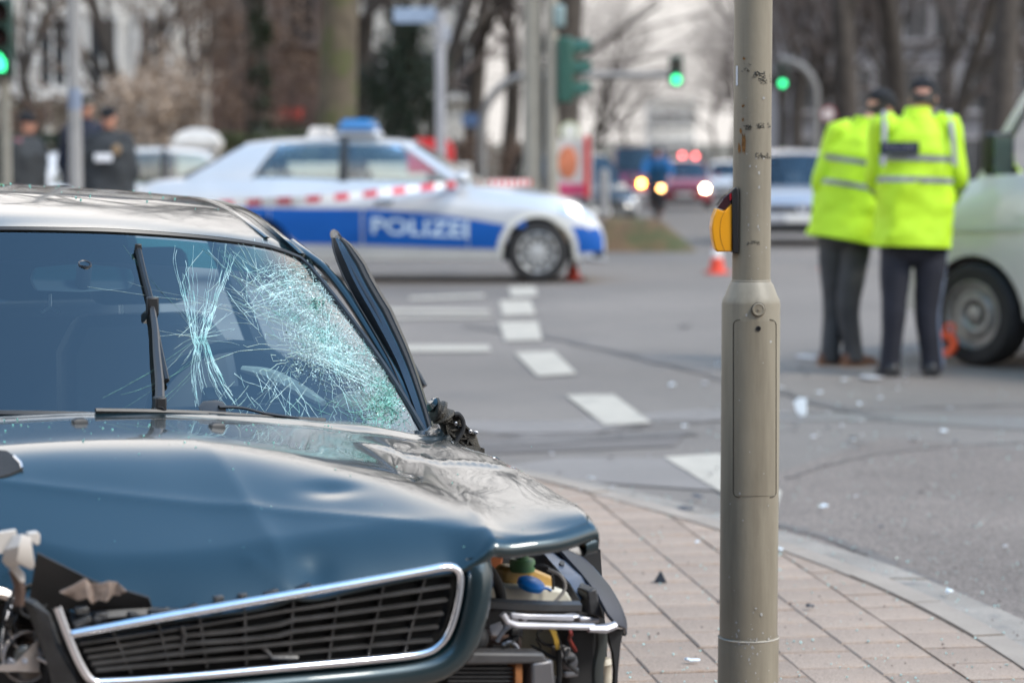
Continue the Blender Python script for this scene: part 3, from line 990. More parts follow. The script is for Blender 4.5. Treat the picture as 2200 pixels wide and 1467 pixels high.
MB().box((0, 1.6, .26), (1.5, 3.6, .10)).build('floor_pan', M_BLACK, wreck)
# right-hand (photo left) front door closed and wing
MB().slab([[V((-.86, y, z)) for z in zs[::-1]] for y in [-.0 + .1 * k for k in range(11)]][::-1], .02).build('side_panel', M_BODY, wreck)
MB().slab([[V((-.85 + .02 * (y < -.5), y, z if abs(y + .30) > .36 else max(z, .30 + math.sqrt(max(0, .36 ** 2 - (y + .30) ** 2)))) ) for z in [.3, .45, .6, .72, .82]] for y in [-.72 + .06 * k for k in range(13)]], .008).build('front_wing', M_BODY, wreck)
# wheels
def wheel(parent, c, r, w, sgn, rim_mat=M_ALLOY, spokes=7, name='wheel', tilt=None, holes=False):
    """axis along local x of the given frame matrix M"""
    M = Matrix.Translation(c) @ (tilt or Matrix()) @ Matrix.Rotation(math.pi / 2 * sgn, 4, 'Y')
    h = w / 2
    ty = MB().lathe([(r * .66, -h * .9), (r * .80, -h), (r * .93, -h * .95), (r * .985, -h * .7), (r, 0), (r * .985, h * .7), (r * .93, h * .95), (r * .80, h), (r * .66, h * .9), (r * .64, h * .3), (r * .64, -h * .9)], 32, M, cap=False).build(name, M_RUBBER, parent, angle=50)
    mb = MB()
    mb.lathe([(r * .67, h * .88), (r * .64, h * .92), (r * .60, h * .75), (r * .58, h * .2), (r * .56, -h * .6)], 28, M, cap=False)
    mb.lathe([(0.001, h * .80), (r * .10, h * .80), (r * .16, h * .72), (r * .17, h * .3)], 18, M, cap=False)
    if holes:
        mb.lathe([(r * .17, h * .45), (r * .30, h * .80), (r * .40, h * .80), (r * .47, h * .55), (r * .60, h * .60)], 28, M, cap=False)
        ho = MB()
        for k in range(spokes * 2):
            a = math.pi * k / spokes
            ho.lathe([(0.0001, h * .70), (r * .05, h * .70), (r * .05, h * .5)], 8, M @ Matrix.Translation((math.cos(a) * r * .50, math.sin(a) * r * .50, 0)), cap=False)
    else:
        for k in range(spokes):
            a = 2 * math.pi * k / spokes
            p0 = M @ V((math.cos(a) * r * .12, math.sin(a) * r * .12, h * .62)); p1 = M @ V((math.cos(a) * r * .63, math.sin(a) * r * .63, h * .70))
            ax = (M.to_3x3() @ V((0, 0, 1)))
            mb.bar(p0, p1, r * .13, h * .22, up=ax)
        MB().lathe([(0.001, h * .1), (r * .58, h * .1)], 24, M, cap=False).build('brake_disc', M_DKMETAL, ty)
    rm = mb.build('rim', rim_mat, ty, angle=40)
    return ty
M_HUBDK = mat('wheel_well_dark', (0.02, 0.02, 0.02), 0.9)
wheel(wreck, (.74, 2.75, .31), .31, .20, 1); wheel(wreck, (-.74, 2.75, .31), .31, .20, -1)
wheel(wreck, (.70, -.15, .31), .31, .20, 1, tilt=Matrix.Rotation(math.radians(12), 4, 'Z')); wheel(wreck, (-.70, -.25, .31), .31, .20, -1)

# --- interior
MB().slab([[V((u, y + .03 + .16 * (u / .68) ** 2, z - .03)) for u in (-.58, -.3, 0, .3, .58)] for y, z in ((.10, .86), (.28, .87), (.42, .85), (.46, .74), (.40, .60))][::-1], .02).build('dashboard', M_INT2, wreck, angle=50)
# airbag hanging over the steering wheel
SWC = V((.36, .62, .86))
Ms = Matrix.Translation(SWC) @ Matrix.Rotation(math.radians(-62), 4, 'X')
st = MB()
st.tube([Ms @ V((.18 * math.cos(a), .18 * math.sin(a), 0)) for a in [2 * math.pi * k / 28 for k in range(29)]], .015, 8, cap=False)
st.box(SWC, (.10, .10, .05), Ms.to_3x3()); st.bar(Ms @ V((-.17, 0, 0)), Ms @ V((.17, 0, 0)), .03, .02)
st.build('steering_wheel', M_INT, wreck)
ab = MB()
pa = cr(LP([(520, 792, .50), (580, 806, .46), (640, 836, .40), (695, 866, .34)]), 6)
ab.tube(pa, [.012 + .016 * math.sin(math.pi * k / (len(pa) - 1)) for k in range(len(pa))], 8, flat=(1, .6))
ab.build('airbag', mat('airbag_cloth', (0.62, 0.60, 0.54), 0.9, var=0.1, bump=0.3), wreck)
for u in (-.37, .37):
    s_ = MB()
    s_.loft([[V((u + x * w, y, z)) for x, y in ((-1, dy), (1, dy), (1, dy + .12), (-1, dy + .12))] for z, w, dy in ((.45, .24, 1.12), (.70, .25, 1.20), (.95, .23, 1.28), (1.04, .17, 1.32))])
    s_.build('seat', M_INT2, wreck, bevel=.03)
    h_ = MB().box((u, 1.39, 1.14), (.26, .10, .15)).build('headrest', M_INT2, wreck, bevel=.035, seg=3)
    MB().tube([(u - .05, 1.39, 1.0), (u - .05, 1.39, 1.1)], .006, 6).tube([(u + .05, 1.39, 1.0), (u + .05, 1.39, 1.1)], .006, 6).build('headrest_post', M_STEEL, wreck)
MB().box((0, 2.2, .75), (1.25, .14, .55)).build('rear_seat', M_INT, wreck, bevel=.04)
# cream door trim with an air vent, low in the right corner of the glass
dt = MB(); q0 = ws(762, 872); c0 = q0 + (q0 - WO_CAM).normalized() * .16
dt.ell(c0, (.062, .05, .034), 16, 10).build('dash_end_cover', mat('cream_trim', (0.36, 0.32, 0.24), 0.6, var=0.15), wreck)
for k in range(3):
    MB().tube([c0 + V((-.04, -.045, -.004 - .009 * k)), c0 + V((.0, -.056, -.005 - .009 * k)), c0 + V((.035, -.05, -.009 - .009 * k))], .0022, 5).build('air_vent_slot', M_BLACK, wreck)
# rear-view mirror inside
def ins(px, py, dd): 
    q = ws(px, py); return q + (q - WO_CAM).normalized() * dd
mr_c = [ins(x, y, .10) for x, y in ((72, 575), (175, 566), (282, 577), (290, 602), (280, 622), (175, 628), (76, 626), (63, 602))]
MB().prism(mr_c, (WO_CAM - mr_c[1]).normalized() * -.035).build('rear_view_mirror', mat('mirror_housing', (0.055, 0.065, 0.075), 0.5, var=.1), wreck, bevel=.008, seg=3)
MB().lathe([(.012, -.03), (.017, -.028), (.018, .02), (.015, .03), (.012, .028), (.010, .0)], 14, Matrix.Translation(ins(180, 590, .05)) @ Matrix.Rotation(math.radians(25), 4, 'X')).build('mirror_mount', mat('mirror_mount', (0.035, 0.04, 0.05), 0.45), wreck)
MB().tube([ins(185, 578, .03), ins(175, 600, .09)], .012, 8).build('mirror_arm', M_INT, wreck)
mc2 = ins(108, 660, .25)
MB().tube([mc2 + V((0, 0, .03)), mc2, mc2 + V((-.02, 0, -.012))], .004, 5).tube([mc2, mc2 + V((.02, 0, -.012))], .004, 5).build('map_light_switch', M_STEEL, wreck)

# --- wipers
def glass_path(pts, off): return [ws(x, y, off) for x, y in pts]
bl = cr(glass_path([(297, 534), (310, 590), (325, 650), (340, 735), (358, 818)], .018), 5)
w1 = MB().tube(bl, .0068, 6, flat=(1, 1)).build('wiper_blade', M_BLACK, wreck)
MB().tube([ws(x - 6, y, .006) for x, y in ((297, 534), (325, 650), (340, 735), (358, 818))], .003, 5).build('wiper_rubber', M_RUBBER, w1)
MB().box(ws(297, 534, .02), (.015, .012, .022)).build('blade_cap', M_BLACK, w1, bevel=.003)
arm = cr(glass_path([(327, 660), (333, 700), (337, 760), (343, 825), (343, 880)], .032), 5)
na = len(arm)
w2 = MB().tube(arm, [lerp(.006, .011, k / na) for k in range(na)], 6, flat=(1.0, .6)).build('wiper_arm', mat('wiper_arm_black', (0.03, 0.03, 0.032), 0.4, var=0.1), wreck)
MB().box(ws(327, 658, .026), (.026, .022, .042)).build('blade_clip', M_BLACK, w2, bevel=.004)
MB().box(ws(343, 872, .030) , (.024, .03, .04)).build('arm_hinge', M_BLACK, w2, bevel=.004)
b2 = cr([ws(x, y, .022) for x, y in ((205, 882), (330, 884), (450, 888), (570, 896), (698, 903))], 5)
w3 = MB().tube(b2, .006, 6).build('wiper_blade', M_BLACK, wreck)
a2 = cr([ws(x, y, .034) for x, y in ((470, 874), (520, 876), (570, 888), (640, 898))], 5)
w4 = MB().tube(a2, [.006] * len(a2), 6, flat=(1, .6)).build('wiper_arm', M_BLACK, wreck)
MB().prism([ws(x, y, .03) for x, y in ((430, 882), (440, 868), (470, 865), (487, 870), (487, 890), (455, 890))], V((0, .02, .005))).build('wiper_pivot', M_BLACK, w4, bevel=.003)
# washer jets on the bonnet
for x, y in ((171, 909), (466, 918)):
    p = hood_px(x, y)
    MB().loft([[p + V((a * w, b * d, z)) for a, b in ((-1, -1), (1, -1), (1, 1), (-1, 1))] for z, w, d in ((-.004, .015, .014), (.006, .014, .012), (.011, .008, .007))]).build('washer_jet', M_BLACK, wreck, bevel=.001)

# --- open door seen edge on, with its smashed mirror
dk = cr(LP([(906, 950, .12), (880, 880, .23), (846, 794, .38), (820, 743, .46), (790, 691, .54), (760, 639, .62), (734, 587, .70), (717, 540, .77), (713, 512, .83)]), 6)
ddir = WIR @ V((-.05, 1, 0)).normalized()
def strip(name, m, pxoff0, pxoff1, back0, back1, t=.012, par=None):
    """a lengthwise band of the door frame: offsets in metres across the view and along the door"""
    rr = []
    n = len(dk)
    for k, p in enumerate(dk):
        s_ = interp([(0, .60), (.3, .95), (.55, 1.25), (.78, 1.15), (.92, .75), (1, .35)], k / n)
        side = WIR @ V((1, 0, 0))
        rr.append([p + side * pxoff0 * s_ + ddir * back0, p + side * pxoff1 * s_ + ddir * back1])
    return MB().slab(rr, t).build(name, m, par, angle=60)
def dfac(k): return interp([(0, .60), (.3, .95), (.55, 1.25), (.78, 1.15), (.92, .75), (1, .35)], k / len(dk))
door = MB().tube([p + (WIR @ V((1, 0, 0))) * .026 * dfac(k) + ddir * .03 for k, p in enumerate(dk)], [.016 * dfac(k) for k in range(len(dk))], 6).build('door_frame_core', M_SEAL, wreck)
door.name = 'front_door'
strip('inner_seal', M_RUBBER, -.002, .020, .05, .004, par=door)
strip('frame_face', mat('door_frame_black', (0.016, 0.02, 0.026), 0.2, var=0.05, coat=0.8), .018, .036, .004, .0, par=door)
strip('painted_edge', M_BODY, .035, .044, .0, .006, par=door)
strip('outer_seal', M_RUBBER, .043, .056, -.004, .02, par=door)
strip('outer_skin', M_SEAL, .055, .060, .01, .05, par=door)
for off in (.0005, .0445):
    MB().tube([p + (WIR @ V((1, 0, 0))) * off * dfac(k) + ddir * -.002 for k, p in enumerate(dk)], .0022, 6).build('seal_lip', M_RUBBER, door)
# top rail running back along the door, and the door body below
tip = dk[-1]; base = dk[0]; sx = WIR @ V((1, 0, 0))
MB().tube(cr([dk[-5] + sx * .022 + ddir * .05, tip + sx * .014 + ddir * .20 + V((0, 0, -.035)), tip + sx * .012 + ddir * .5 + V((0, 0, -.03)), base + sx * .02 + ddir * 1.05 + V((0, 0, .02))], 6), .011, 8).build('top_rail', M_SEAL, door)
MB().slab([[base + sx * .055 + ddir * y + V((0, 0, -z)) for z in (.07, .2, .4, .6)] for y in (.03, .3, .7, 1.05)], .09).build('door_skin', M_BODY, door)
# gear-like mirror base casting
M_CAST = mat('dirty_casting', (0.055, 0.050, 0.042), 0.6, metal=0.4, var=0.5, scale=40, bump=0.6, bscale=300, alt=(0.16, 0.145, 0.12), altf=(.5, .75))
MY = .10
def MP(pts, y=MY): return [L(a, b, y) for a, b in pts]
mir = MB().prism(MP([(951, 876), (968, 882), (990, 889), (1001, 910), (1012, 925), (1024, 931), (1030, 952), (1037, 968), (1040, 992), (1000, 992), (975, 985), (966, 960), (957, 930), (952, 905)]), V((0, .03, 0))).build('door_mirror', M_CAST, wreck, bevel=.004)
mir['label'] = 'broken door mirror stripped to its dark metal casting'
MB().tube(cr(MP([(930, 878), (938, 880), (950, 890), (958, 905)]), 4), [.020, .027, .028, .018] * 3 + [.018], 10).build('mirror_elbow', M_CAST, mir)
MB().tube(MP([(925, 862), (930, 868), (938, 872)]), [.012, .02, .016], 8).build('mirror_shell_stub', M_BODY, mir)
MB().tube(cr(MP([(976, 890), (985, 890), (993, 900), (996, 915), (992, 930), (985, 942), (976, 955), (970, 962)], MY - .012), 5), .0055, 8).build('cable', M_RUBBER, mir)
for a, b in ((((957, 888), (977, 908))), ((959, 904), (976, 908)), ((960, 907), (964, 932)), ((966, 924), (985, 922)), ((966, 928), (982, 944)), ((996, 932), (1022, 962)), ((1022, 962), (1026, 980)), ((988, 948), (1002, 958)), ((1003, 955), (1006, 942)), ((990, 942), (1006, 941)), ((960, 885), (988, 900)), ((1000, 915), (1020, 935)), ((958, 912), (968, 952))):
    MB().bar(L(*a, MY - .003), L(*b, MY - .003), .004, .006, up=(0, 1, 0)).build('casting_rib', M_CAST, mir)
MRot = Matrix.Rotation(math.pi / 2, 4, 'X')
for x, y, r in ((977, 909, .0045), (961, 898, .003), (1008, 926, .0045), (1021, 929, .0045), (984, 917, .0035), (990, 918, .003), (995, 960, .004), (989, 968, .004), (1025, 976, .004), (1023, 984, .003)):
    MB().lathe([(r, 0), (r, .008), (r * .5, .009), (r * .5, .005)], 8, Matrix.Translation(L(x, y, MY)) @ MRot).build('bolt', M_STEEL if r > .004 else M_DKMETAL, mir)
MB().lathe([(.020, 0), (.020, .006), (.011, .008), (.0095, .0)], 20, Matrix.Translation(L(1007, 975, MY)) @ MRot).build('bearing_ring', M_CAST, mir)
MB().lathe([(.0001, .002), (.0095, .002)], 16, Matrix.Translation(L(1007, 975, MY - .001)) @ MRot).build('bearing_bore', mat('rust', (0.13, 0.055, 0.025), 0.9, var=0.4, scale=60), mir)
MB().prism(MP([(1036, 962), (1041, 963), (1042, 990), (1037, 990)]), V((0, .03, 0))).build('casting_flange', M_CAST, mir)
# mirror glass hanging below
mg = MB().prism(MP([(1042, 994), (1048, 984), (1058, 979), (1068, 982), (1078, 991), (1086, 1003), (1090, 1015), (1075, 1020), (1050, 1010)], .02), V((.002, .004, 0))).build('mirror_glass', mat('cracked_mirror', (0.30, 0.50, 0.62), 0.08, metal=.9, var=.1), mir)
for pts in (((1046, 993), (1054, 996), (1060, 990), (1064, 981)), ((1056, 1003), (1062, 994), (1058, 990)), ((1078, 1010), (1084, 1001)), ((1043, 991), (1090, 1014)), ((1062, 994), (1074, 1010))):
    MB().tube(MP(pts, .017), .0008, 4).build('mirror_crack', M_CRACK, mg)

# --- nose: chrome grille ring
GY = -.935
top_l, top_r, bot_r, bot_l = (150, 1362), (945, 1221), (905, 1404), (205, 1458)
gp = LP([(152, 1361, GY), (350, 1325, GY), (550, 1290, GY), (750, 1255, GY), (900, 1228, GY), (955, 1218, GY), (979, 1222, GY), (988, 1243, GY), (983, 1290, GY), (968, 1345, GY), (945, 1382, GY), (905, 1403, GY), (800, 1416, GY), (600, 1434, GY), (400, 1452, GY), (230, 1463, GY), (196, 1459, GY), (172, 1425, GY), (150, 1375, GY), (131, 1325, GY), (123, 1302, GY)])
MB().tube(cr(gp, 7), .0098, 12, flat=(1.0, .8)).build('grille_frame', M_CHROME, wreck, angle=80)
# painted surround of the ring
sp_ = LP([(1020, 1205, -.90), (1024, 1250, -.915), (1016, 1310, -.92), (998, 1370, -.92), (968, 1412, -.92), (915, 1438, -.92), (800, 1456, -.92), (600, 1474, -.92), (400, 1492, -.92), (230, 1500, -.92)])
MB().tube(cr(sp_, 7), [lerp(.030, .026, k / 63) for k in range(64)], 16, flat=(1.0, 1.0)).build('grille_surround', M_BODY, wreck, angle=80)
# slats, one by one
def gq(f, g):
    """inside the ring: f left-right, g top-bottom"""
    xl = lerp(160, 212, g); xr = lerp(968, 915, g ** 1.5)
    yl_ = lerp(1366, 1452, g); yr = lerp(1228, 1400, g)
    return lerp(xl, xr, f), lerp(yl_, yr, f)
for k, g in enumerate((.17, .34, .51, .68, .85)):
    rr = []
    for q in range(25):
        f = q / 24
        x, y = gq(f, g + .012 * math.sin(f * 7 + k) * (1 if f < .6 else .3) + (.05 * math.sin((f - .3) * 9) if (k in (1, 2) and .3 < f < .55) else 0))
        rr.append(L(x, y, GY + .012 + .006 * math.sin(f * 5 + k)))
    MB().tube(rr, .0085, 6, flat=(.50, 1.2), up=(0, 0, 1)).build('grille_slat', M_GRILLE, wreck)
for f in (.10, .22, .33, .45, .58, .70, .82, .93):
    x0, y0 = gq(f, .03); x1, y1 = gq(f, .97)
    MB().bar(L(x0, y0, GY + .014), L(x1, y1, GY + .014), .004, .010, up=(0, 1, 0)).build('grille_rib', M_GRILLE, wreck)
# buckled extra pieces of broken grille
for pts in (((390, 1345), (396, 1365), (388, 1400), (392, 1410)), ((560, 1385), (575, 1400), (585, 1412), (640, 1412))):
    MB().tube(LP(pts, GY + .006), .004, 6).build('broken_grille_strip', M_GRILLE, wreck)
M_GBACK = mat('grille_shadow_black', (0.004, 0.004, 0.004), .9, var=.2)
# radiator panel behind
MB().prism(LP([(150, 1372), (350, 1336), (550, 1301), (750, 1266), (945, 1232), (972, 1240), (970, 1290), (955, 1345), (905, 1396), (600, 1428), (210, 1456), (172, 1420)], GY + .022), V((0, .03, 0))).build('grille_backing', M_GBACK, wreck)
rad = MB().prism(LP([(100, 1300), (1030, 1200), (1030, 1480), (100, 1560)], GY + .11), V((0, .05, 0))).build('radiator', mat('radiator_black', (0.004, 0.004, 0.004), 0.8, var=.3, scale=50), wreck)
# lock carrier strip between bonnet edge and grille on the left
MB().tube(cr(LP([(150, 1330), (300, 1318), (450, 1312), (560, 1300)], GY + .05), 5), .012, 6).build('lock_carrier', M_BLACK, wreck)
for x, y in ((215, 1322), (370, 1315), (455, 1305), (540, 1298), (175, 1310)):
    MB().box(L(x, y, GY + .03), (.022, .02, .012)).build('lock_carrier_tab', M_GRILLE, wreck, bevel=.002)
# torn inner bonnet flap under the left edge
MB().slab([[L(x, y, z) for x, y, z in r] for r in (((80, 1185, -.86), (200, 1245, -.88), (320, 1280, -.90)), ((60, 1300, -.83), (190, 1310, -.86), (330, 1312, -.88)))], .004).build('bonnet_underside', mat('bonnet_underside', (0.022, 0.020, 0.019), 0.55, var=0.3), wreck)
tp = MB().slab([[L(x, y, -.91 - .006 * ((i * 7) % 3)) for i, (x, y) in enumerate(r)] for r in (((128, 1270), (158, 1256), (182, 1242), (192, 1252), (214, 1253), (232, 1247), (250, 1249), (262, 1258), (272, 1268)), ((140, 1274), (162, 1270), (184, 1268), (198, 1272), (216, 1274), (232, 1268), (246, 1262), (258, 1268), (270, 1272)), ((150, 1277), (168, 1288), (186, 1283), (196, 1296), (212, 1288), (228, 1291), (240, 1276), (256, 1279), (264, 1274)))], .004).build('torn_panel_edge', mat('torn_inner_metal', (0.30, 0.23, 0.19), 0.6, metal=.3, var=.35, scale=30, bump=.5), wreck)
# front left remains: lamp reflectors, bracket, trim
M_REFL = mat('lamp_reflector', (0.62, 0.56, 0.52), 0.28, metal=.75, var=.25, scale=12)
M_LENS = glass_mat('lamp_lens', (0.85, 0.85, 0.82), 0.05, 1.4)
hl = MB()
Mh = Matrix.Translation(L(52, 1408, -.78)) @ Matrix.Rotation(math.radians(90), 4, 'X') @ Matrix.Rotation(math.radians(12), 4, 'Y')
hl.lathe([(.024, -.05), (.034, -.02), (.042, .012), (.046, .014), (.046, .006)], 24, Mh, cap=False)
hd = hl.build('headlamp', M_REFL, wreck); hd['label'] = 'broken headlamp with exposed reflectors'
MB().ell(L(52, 1408, -.785), (.020, .008, .020), 14, 8).build('lamp_bulb_cover', mat('bulb_cover', (0.20, 0.20, 0.19), .3, metal=.5), hd)
MB().lathe([(.03, -.05), (.045, -.02), (.060, .02), (.064, .022)], 26, Matrix.Translation(L(78, 1322, -.76)) @ Matrix.Rotation(math.radians(90), 4, 'X'), cap=False).build('reflector_bowl', M_REFL, hd)
MB().slab([[L(x, y, -.80) for x, y in r] for r in (((0, 1425), (30, 1425), (80, 1370)), ((-20, 1440), (40, 1440), (82, 1442)))], .006).build('lamp_base', M_REFL, hd)
MB().tube(cr(LP([(30, 1288), (14, 1320), (4, 1360), (0, 1410)], -.79), 6), .006, 6, flat=(1.6, .7)).build('lamp_rim', M_CHROME, hd)
MB().tube(cr(LP([(-60, 1262), (0, 1272), (30, 1285)], -.80), 4), .010, 6).build('lamp_top_edge', M_REFL, hd)
MB().tube(cr(LP([(82, 1412), (118, 1432)], -.83), 4), .003, 6).build('adjuster_rod', M_STEEL, hd)
MB().prism(LP([(-40, 1300), (40, 1290), (90, 1330), (95, 1480), (-40, 1480)], -.70), V((0, .03, 0))).build('lamp_housing', M_BLACK, hd)
tr_ = MB().slab([[L(x, y, z) for x, y, z in r] for r in (((62, 1282, -.86), (80, 1290, -.89), (108, 1318, -.90)), ((88, 1350, -.87), (110, 1345, -.90), (130, 1380, -.91)), ((115, 1430, -.88), (140, 1430, -.91), (165, 1450, -.92)), ((128, 1490, -.88), (160, 1490, -.91), (185, 1490, -.92)))], .012).build('grille_side_trim', mat('scuffed_plastic', (0.045, 0.044, 0.043), .6, var=.4, scale=20, bump=.3), wreck, angle=30)
wp = MB()
wp.prism(LP([(-40, 1150), (35, 1137), (38, 1155), (8, 1188), (-40, 1200)], -.93), V((0, .012, 0)))
wp.prism(LP([(60, 1146), (82, 1142), (87, 1150), (86, 1168), (80, 1172), (64, 1162)], -.925), V((0, .02, 0)))
wp.slab([[L(x, y, z) for x, y, z in r] for r in (((30, 1152, -.93), (46, 1148, -.94), (62, 1154, -.93)), ((12, 1182, -.93), (40, 1172, -.95), (66, 1180, -.935)), ((6, 1202, -.92), (36, 1200, -.94), (73, 1212, -.93)), ((18, 1216, -.92), (45, 1210, -.935), (68, 1220, -.925)))], .005)
wp.prism(LP([(12, 1205), (30, 1203), (54, 1234), (54, 1252), (44, 1250), (20, 1218)], -.92), V((0, .008, 0)))
wp.build('lamp_bracket', M_WPLASTIC, wreck, angle=40, bevel=.002)
MB().tube(cr(LP([(30, 1222), (42, 1262), (40, 1300)], -.88), 5), .010, 6).build('bracket_post', mat('rust_brown', (0.06, 0.035, 0.025), .8, var=.4), wreck)
# small torn hole at the left edge of the bonnet
tp_ = [hood_px(x, y) + V((0, -.002, .004)) for x, y in ((-30, 968), (14, 972), (30, 984), (44, 998), (47, 1010), (20, 1022), (-30, 1035))]
MB().prism(tp_, V((0, 0, -.006))).build('torn_hole', M_RUBBER, wreck)
MB().tube([tp_[k] for k in (2, 3, 4)], .003, 6).build('torn_edge', M_STEEL, wreck)

# --- engine bay on the right
EY = -.62
M_BAY = mat('engine_bay_black', (0.012, 0.012, 0.013), .7, var=.4, scale=14)
MB().prism(LP([(1000, 1150), (1290, 1180), (1310, 1500), (1000, 1500)], -.42), V((0, .04, 0))).build('bay_wall', M_BAY, wreck)
MB().prism(LP([(1030, 1180), (1085, 1180), (1075, 1268), (1030, 1275)], -.60), V((0, .05, 0))).build('orange_cover', mat('orange_plastic', (0.40, 0.115, 0.035), .5, var=.3), wreck, bevel=.006)
# brake fluid reservoir
rs = MB().prism(LP([(1082, 1228), (1095, 1217), (1150, 1222), (1192, 1240), (1190, 1268), (1150, 1266), (1105, 1258), (1082, 1252)], -.70), V((0, .05, 0))).build('fluid_reservoir', mat('amber_plastic', (0.50, 0.30, 0.085), .35, var=.3, scale=25, spec=.6), wreck, bevel=.006, seg=3)
rs['label'] = 'amber fluid reservoir with a green cap'
Mc = Matrix.Translation(L(1122, 1222, -.70) + V((0, .0, 0)))
MB().lathe([(.024, -.004), (.025, .002), (.025, .016), (.022, .020), (.013, .020), (.012, .032), (.008, .034), (.0001, .034)], 20, Mc).build('cap', mat('green_cap', (0.085, 0.19, 0.075), .45, var=.2), rs)
# washer tank with blue lid
wt = MB().prism(LP([(1028, 1262), (1080, 1258), (1180, 1262), (1218, 1268), (1232, 1290), (1230, 1305), (1028, 1305)], -.74), V((0, .10, 0))).build('washer_tank', mat('cream_tank', (0.56, 0.53, 0.44), .45, var=.15, scale=12), wreck, bevel=.012, seg=3)
Ml = Matrix.Translation(L(1140, 1257, -.76)) @ Matrix.Rotation(math.radians(10), 4, 'Y') @ Matrix.Rotation(math.radians(18), 4, 'X')
MB().lathe([(.025, -.004), (.027, 0), (.027, .006), (.022, .010), (.0001, .011)], 20, Ml).build('blue_lid', mat('blue_plastic', (0.01, 0.19, 0.62), .35, var=.1), wt)
MB().tube(cr(LP([(1160, 1262), (1176, 1264), (1182, 1268)], -.765), 3), .005, 6, flat=(1.6, .6)).build('lid_tab', MATS['blue_plastic'], wt)
MB().tube(cr(LP([(1036, 1212), (1052, 1225), (1066, 1248), (1075, 1272), (1076, 1300)], -.78), 6), .0105, 10).build('black_hose', M_RUBBER, wreck)
MB().tube(cr(LP([(1148, 1216), (1168, 1214), (1182, 1224), (1188, 1245), (1188, 1266)], -.76), 6), .003, 8).build('thin_hose', M_RUBBER, wreck)
MB().tube(cr(LP([(1176, 1222), (1200, 1232), (1213, 1250), (1212, 1268), (1200, 1284), (1188, 1296)], -.79), 6), .0036, 8).build('grey_cable', mat('grey_cable', (0.22, 0.21, 0.2), .6, var=.1), wreck)
MB().tube(LP([(1018, 1294), (1100, 1300), (1180, 1303), (1244, 1303)], -.80), .013, 6, flat=(.9, 1.1), up=(0, 0, 1)).build('cross_member', mat('cross_member', (0.04, 0.04, 0.042), .4, var=.3), wreck)
sb = MB().slab([[L(x, y, -.82) for x, y in r] for r in (((1092, 1314), (1130, 1317), (1228, 1319)), ((1096, 1325), (1130, 1328), (1228, 1331)))], .012).build('lamp_rail', mat('dull_zinc', (0.50, 0.50, 0.54), .38, metal=.5, var=.2, scale=18), wreck, bevel=.002)
MB().tube(LP([(1080, 1318), (1090, 1335), (1110, 1342), (1276, 1346)], -.83), .0065, 8).build('lower_rail', MATS['dull_zinc'], wreck)
for x, y, w, h, m in ((1050, 1325, .05, .035, 'a'), (1090, 1330, .03, .03, 'b'), (1260, 1328, .045, .012, 'b'), (1062, 1352, .03, .04, 'b'), (1100, 1358, .035, .02, 'a'), (1215, 1325, .05, .008, 'b')):
    MB().box(L(x, y, -.76), (w, .03, h), Matrix.Rotation(RND.uniform(-.3, .3), 3, 'Y')).build('bay_bracket', M_DKMETAL if m == 'a' else MATS['dull_zinc'], wreck, bevel=.004)
MB().prism(LP([(1118, 1350), (1222, 1350), (1222, 1450), (1118, 1450)], -.66), V((0, .05, 0))).build('inner_wing_liner', mat('beige_liner', (0.22, 0.21, 0.16), .7, var=.15), wreck)
MB().tube(cr(LP([(1165, 1350), (1156, 1362), (1166, 1380), (1190, 1386), (1215, 1372)], -.70), 6), .0035, 8).build('wiring_loop', M_RUBBER, wreck)
for dx in (0, 5, 9):
    MB().tube(cr(LP([(1180 + dx, 1348), (1190 + dx * .8, 1370), (1196 + dx * .6, 1396)], -.78), 5), .0022, 6).build('yellow_wire', mat('yellow_wire', (0.62, 0.40, 0.07), .5, var=.1), wreck)
MB().tube(LP([(1200, 1394), (1202, 1440), (1198, 1490)], -.78), .006, 8).build('wire_sleeve', M_RUBBER, wreck)
mm = mat('grey_connector', (0.16, 0.155, 0.16), .55, var=.3, scale=20)
MB().ell(L(1222, 1420, -.76), (.017, .02, .02)).build('connector', mm, wreck); MB().box(L(1205, 1400, -.76), (.03, .03, .022)).build('connector', mm, wreck, bevel=.004)
MB().tube(LP([(1222, 1432), (1240, 1440)], -.77), .006, 8).build('connector', mm, wreck)
MB().box(L(1222, 1445, -.76), (.03, .03, .012)).build('connector', mm, wreck, bevel=.004)
MB().ell(L(1026, 1370, -.80), (.022, .02, .026), 14, 10).build('pump_body', M_DKMETAL, wreck)
MB().tube(cr(LP([(1050, 1372), (1075, 1375), (1100, 1368), (1112, 1380), (1108, 1402)], -.78), 5), .008, 8).build('rusty_pipe', mat('rusty_pipe', (0.18, 0.12, 0.10), .6, metal=.3, var=.5, scale=30), wreck)
MB().tube(cr(LP([(1080, 1385), (1095, 1378), (1110, 1388), (1112, 1400)], -.80), 5), .004, 6).build('bent_pipe', MATS['dull_zinc'], wreck)
MB().tube(cr(LP([(1098, 1342), (1078, 1360), (1068, 1378)], -.80), 5), .004, 6).build('bent_pipe', MATS['dull_zinc'], wreck)
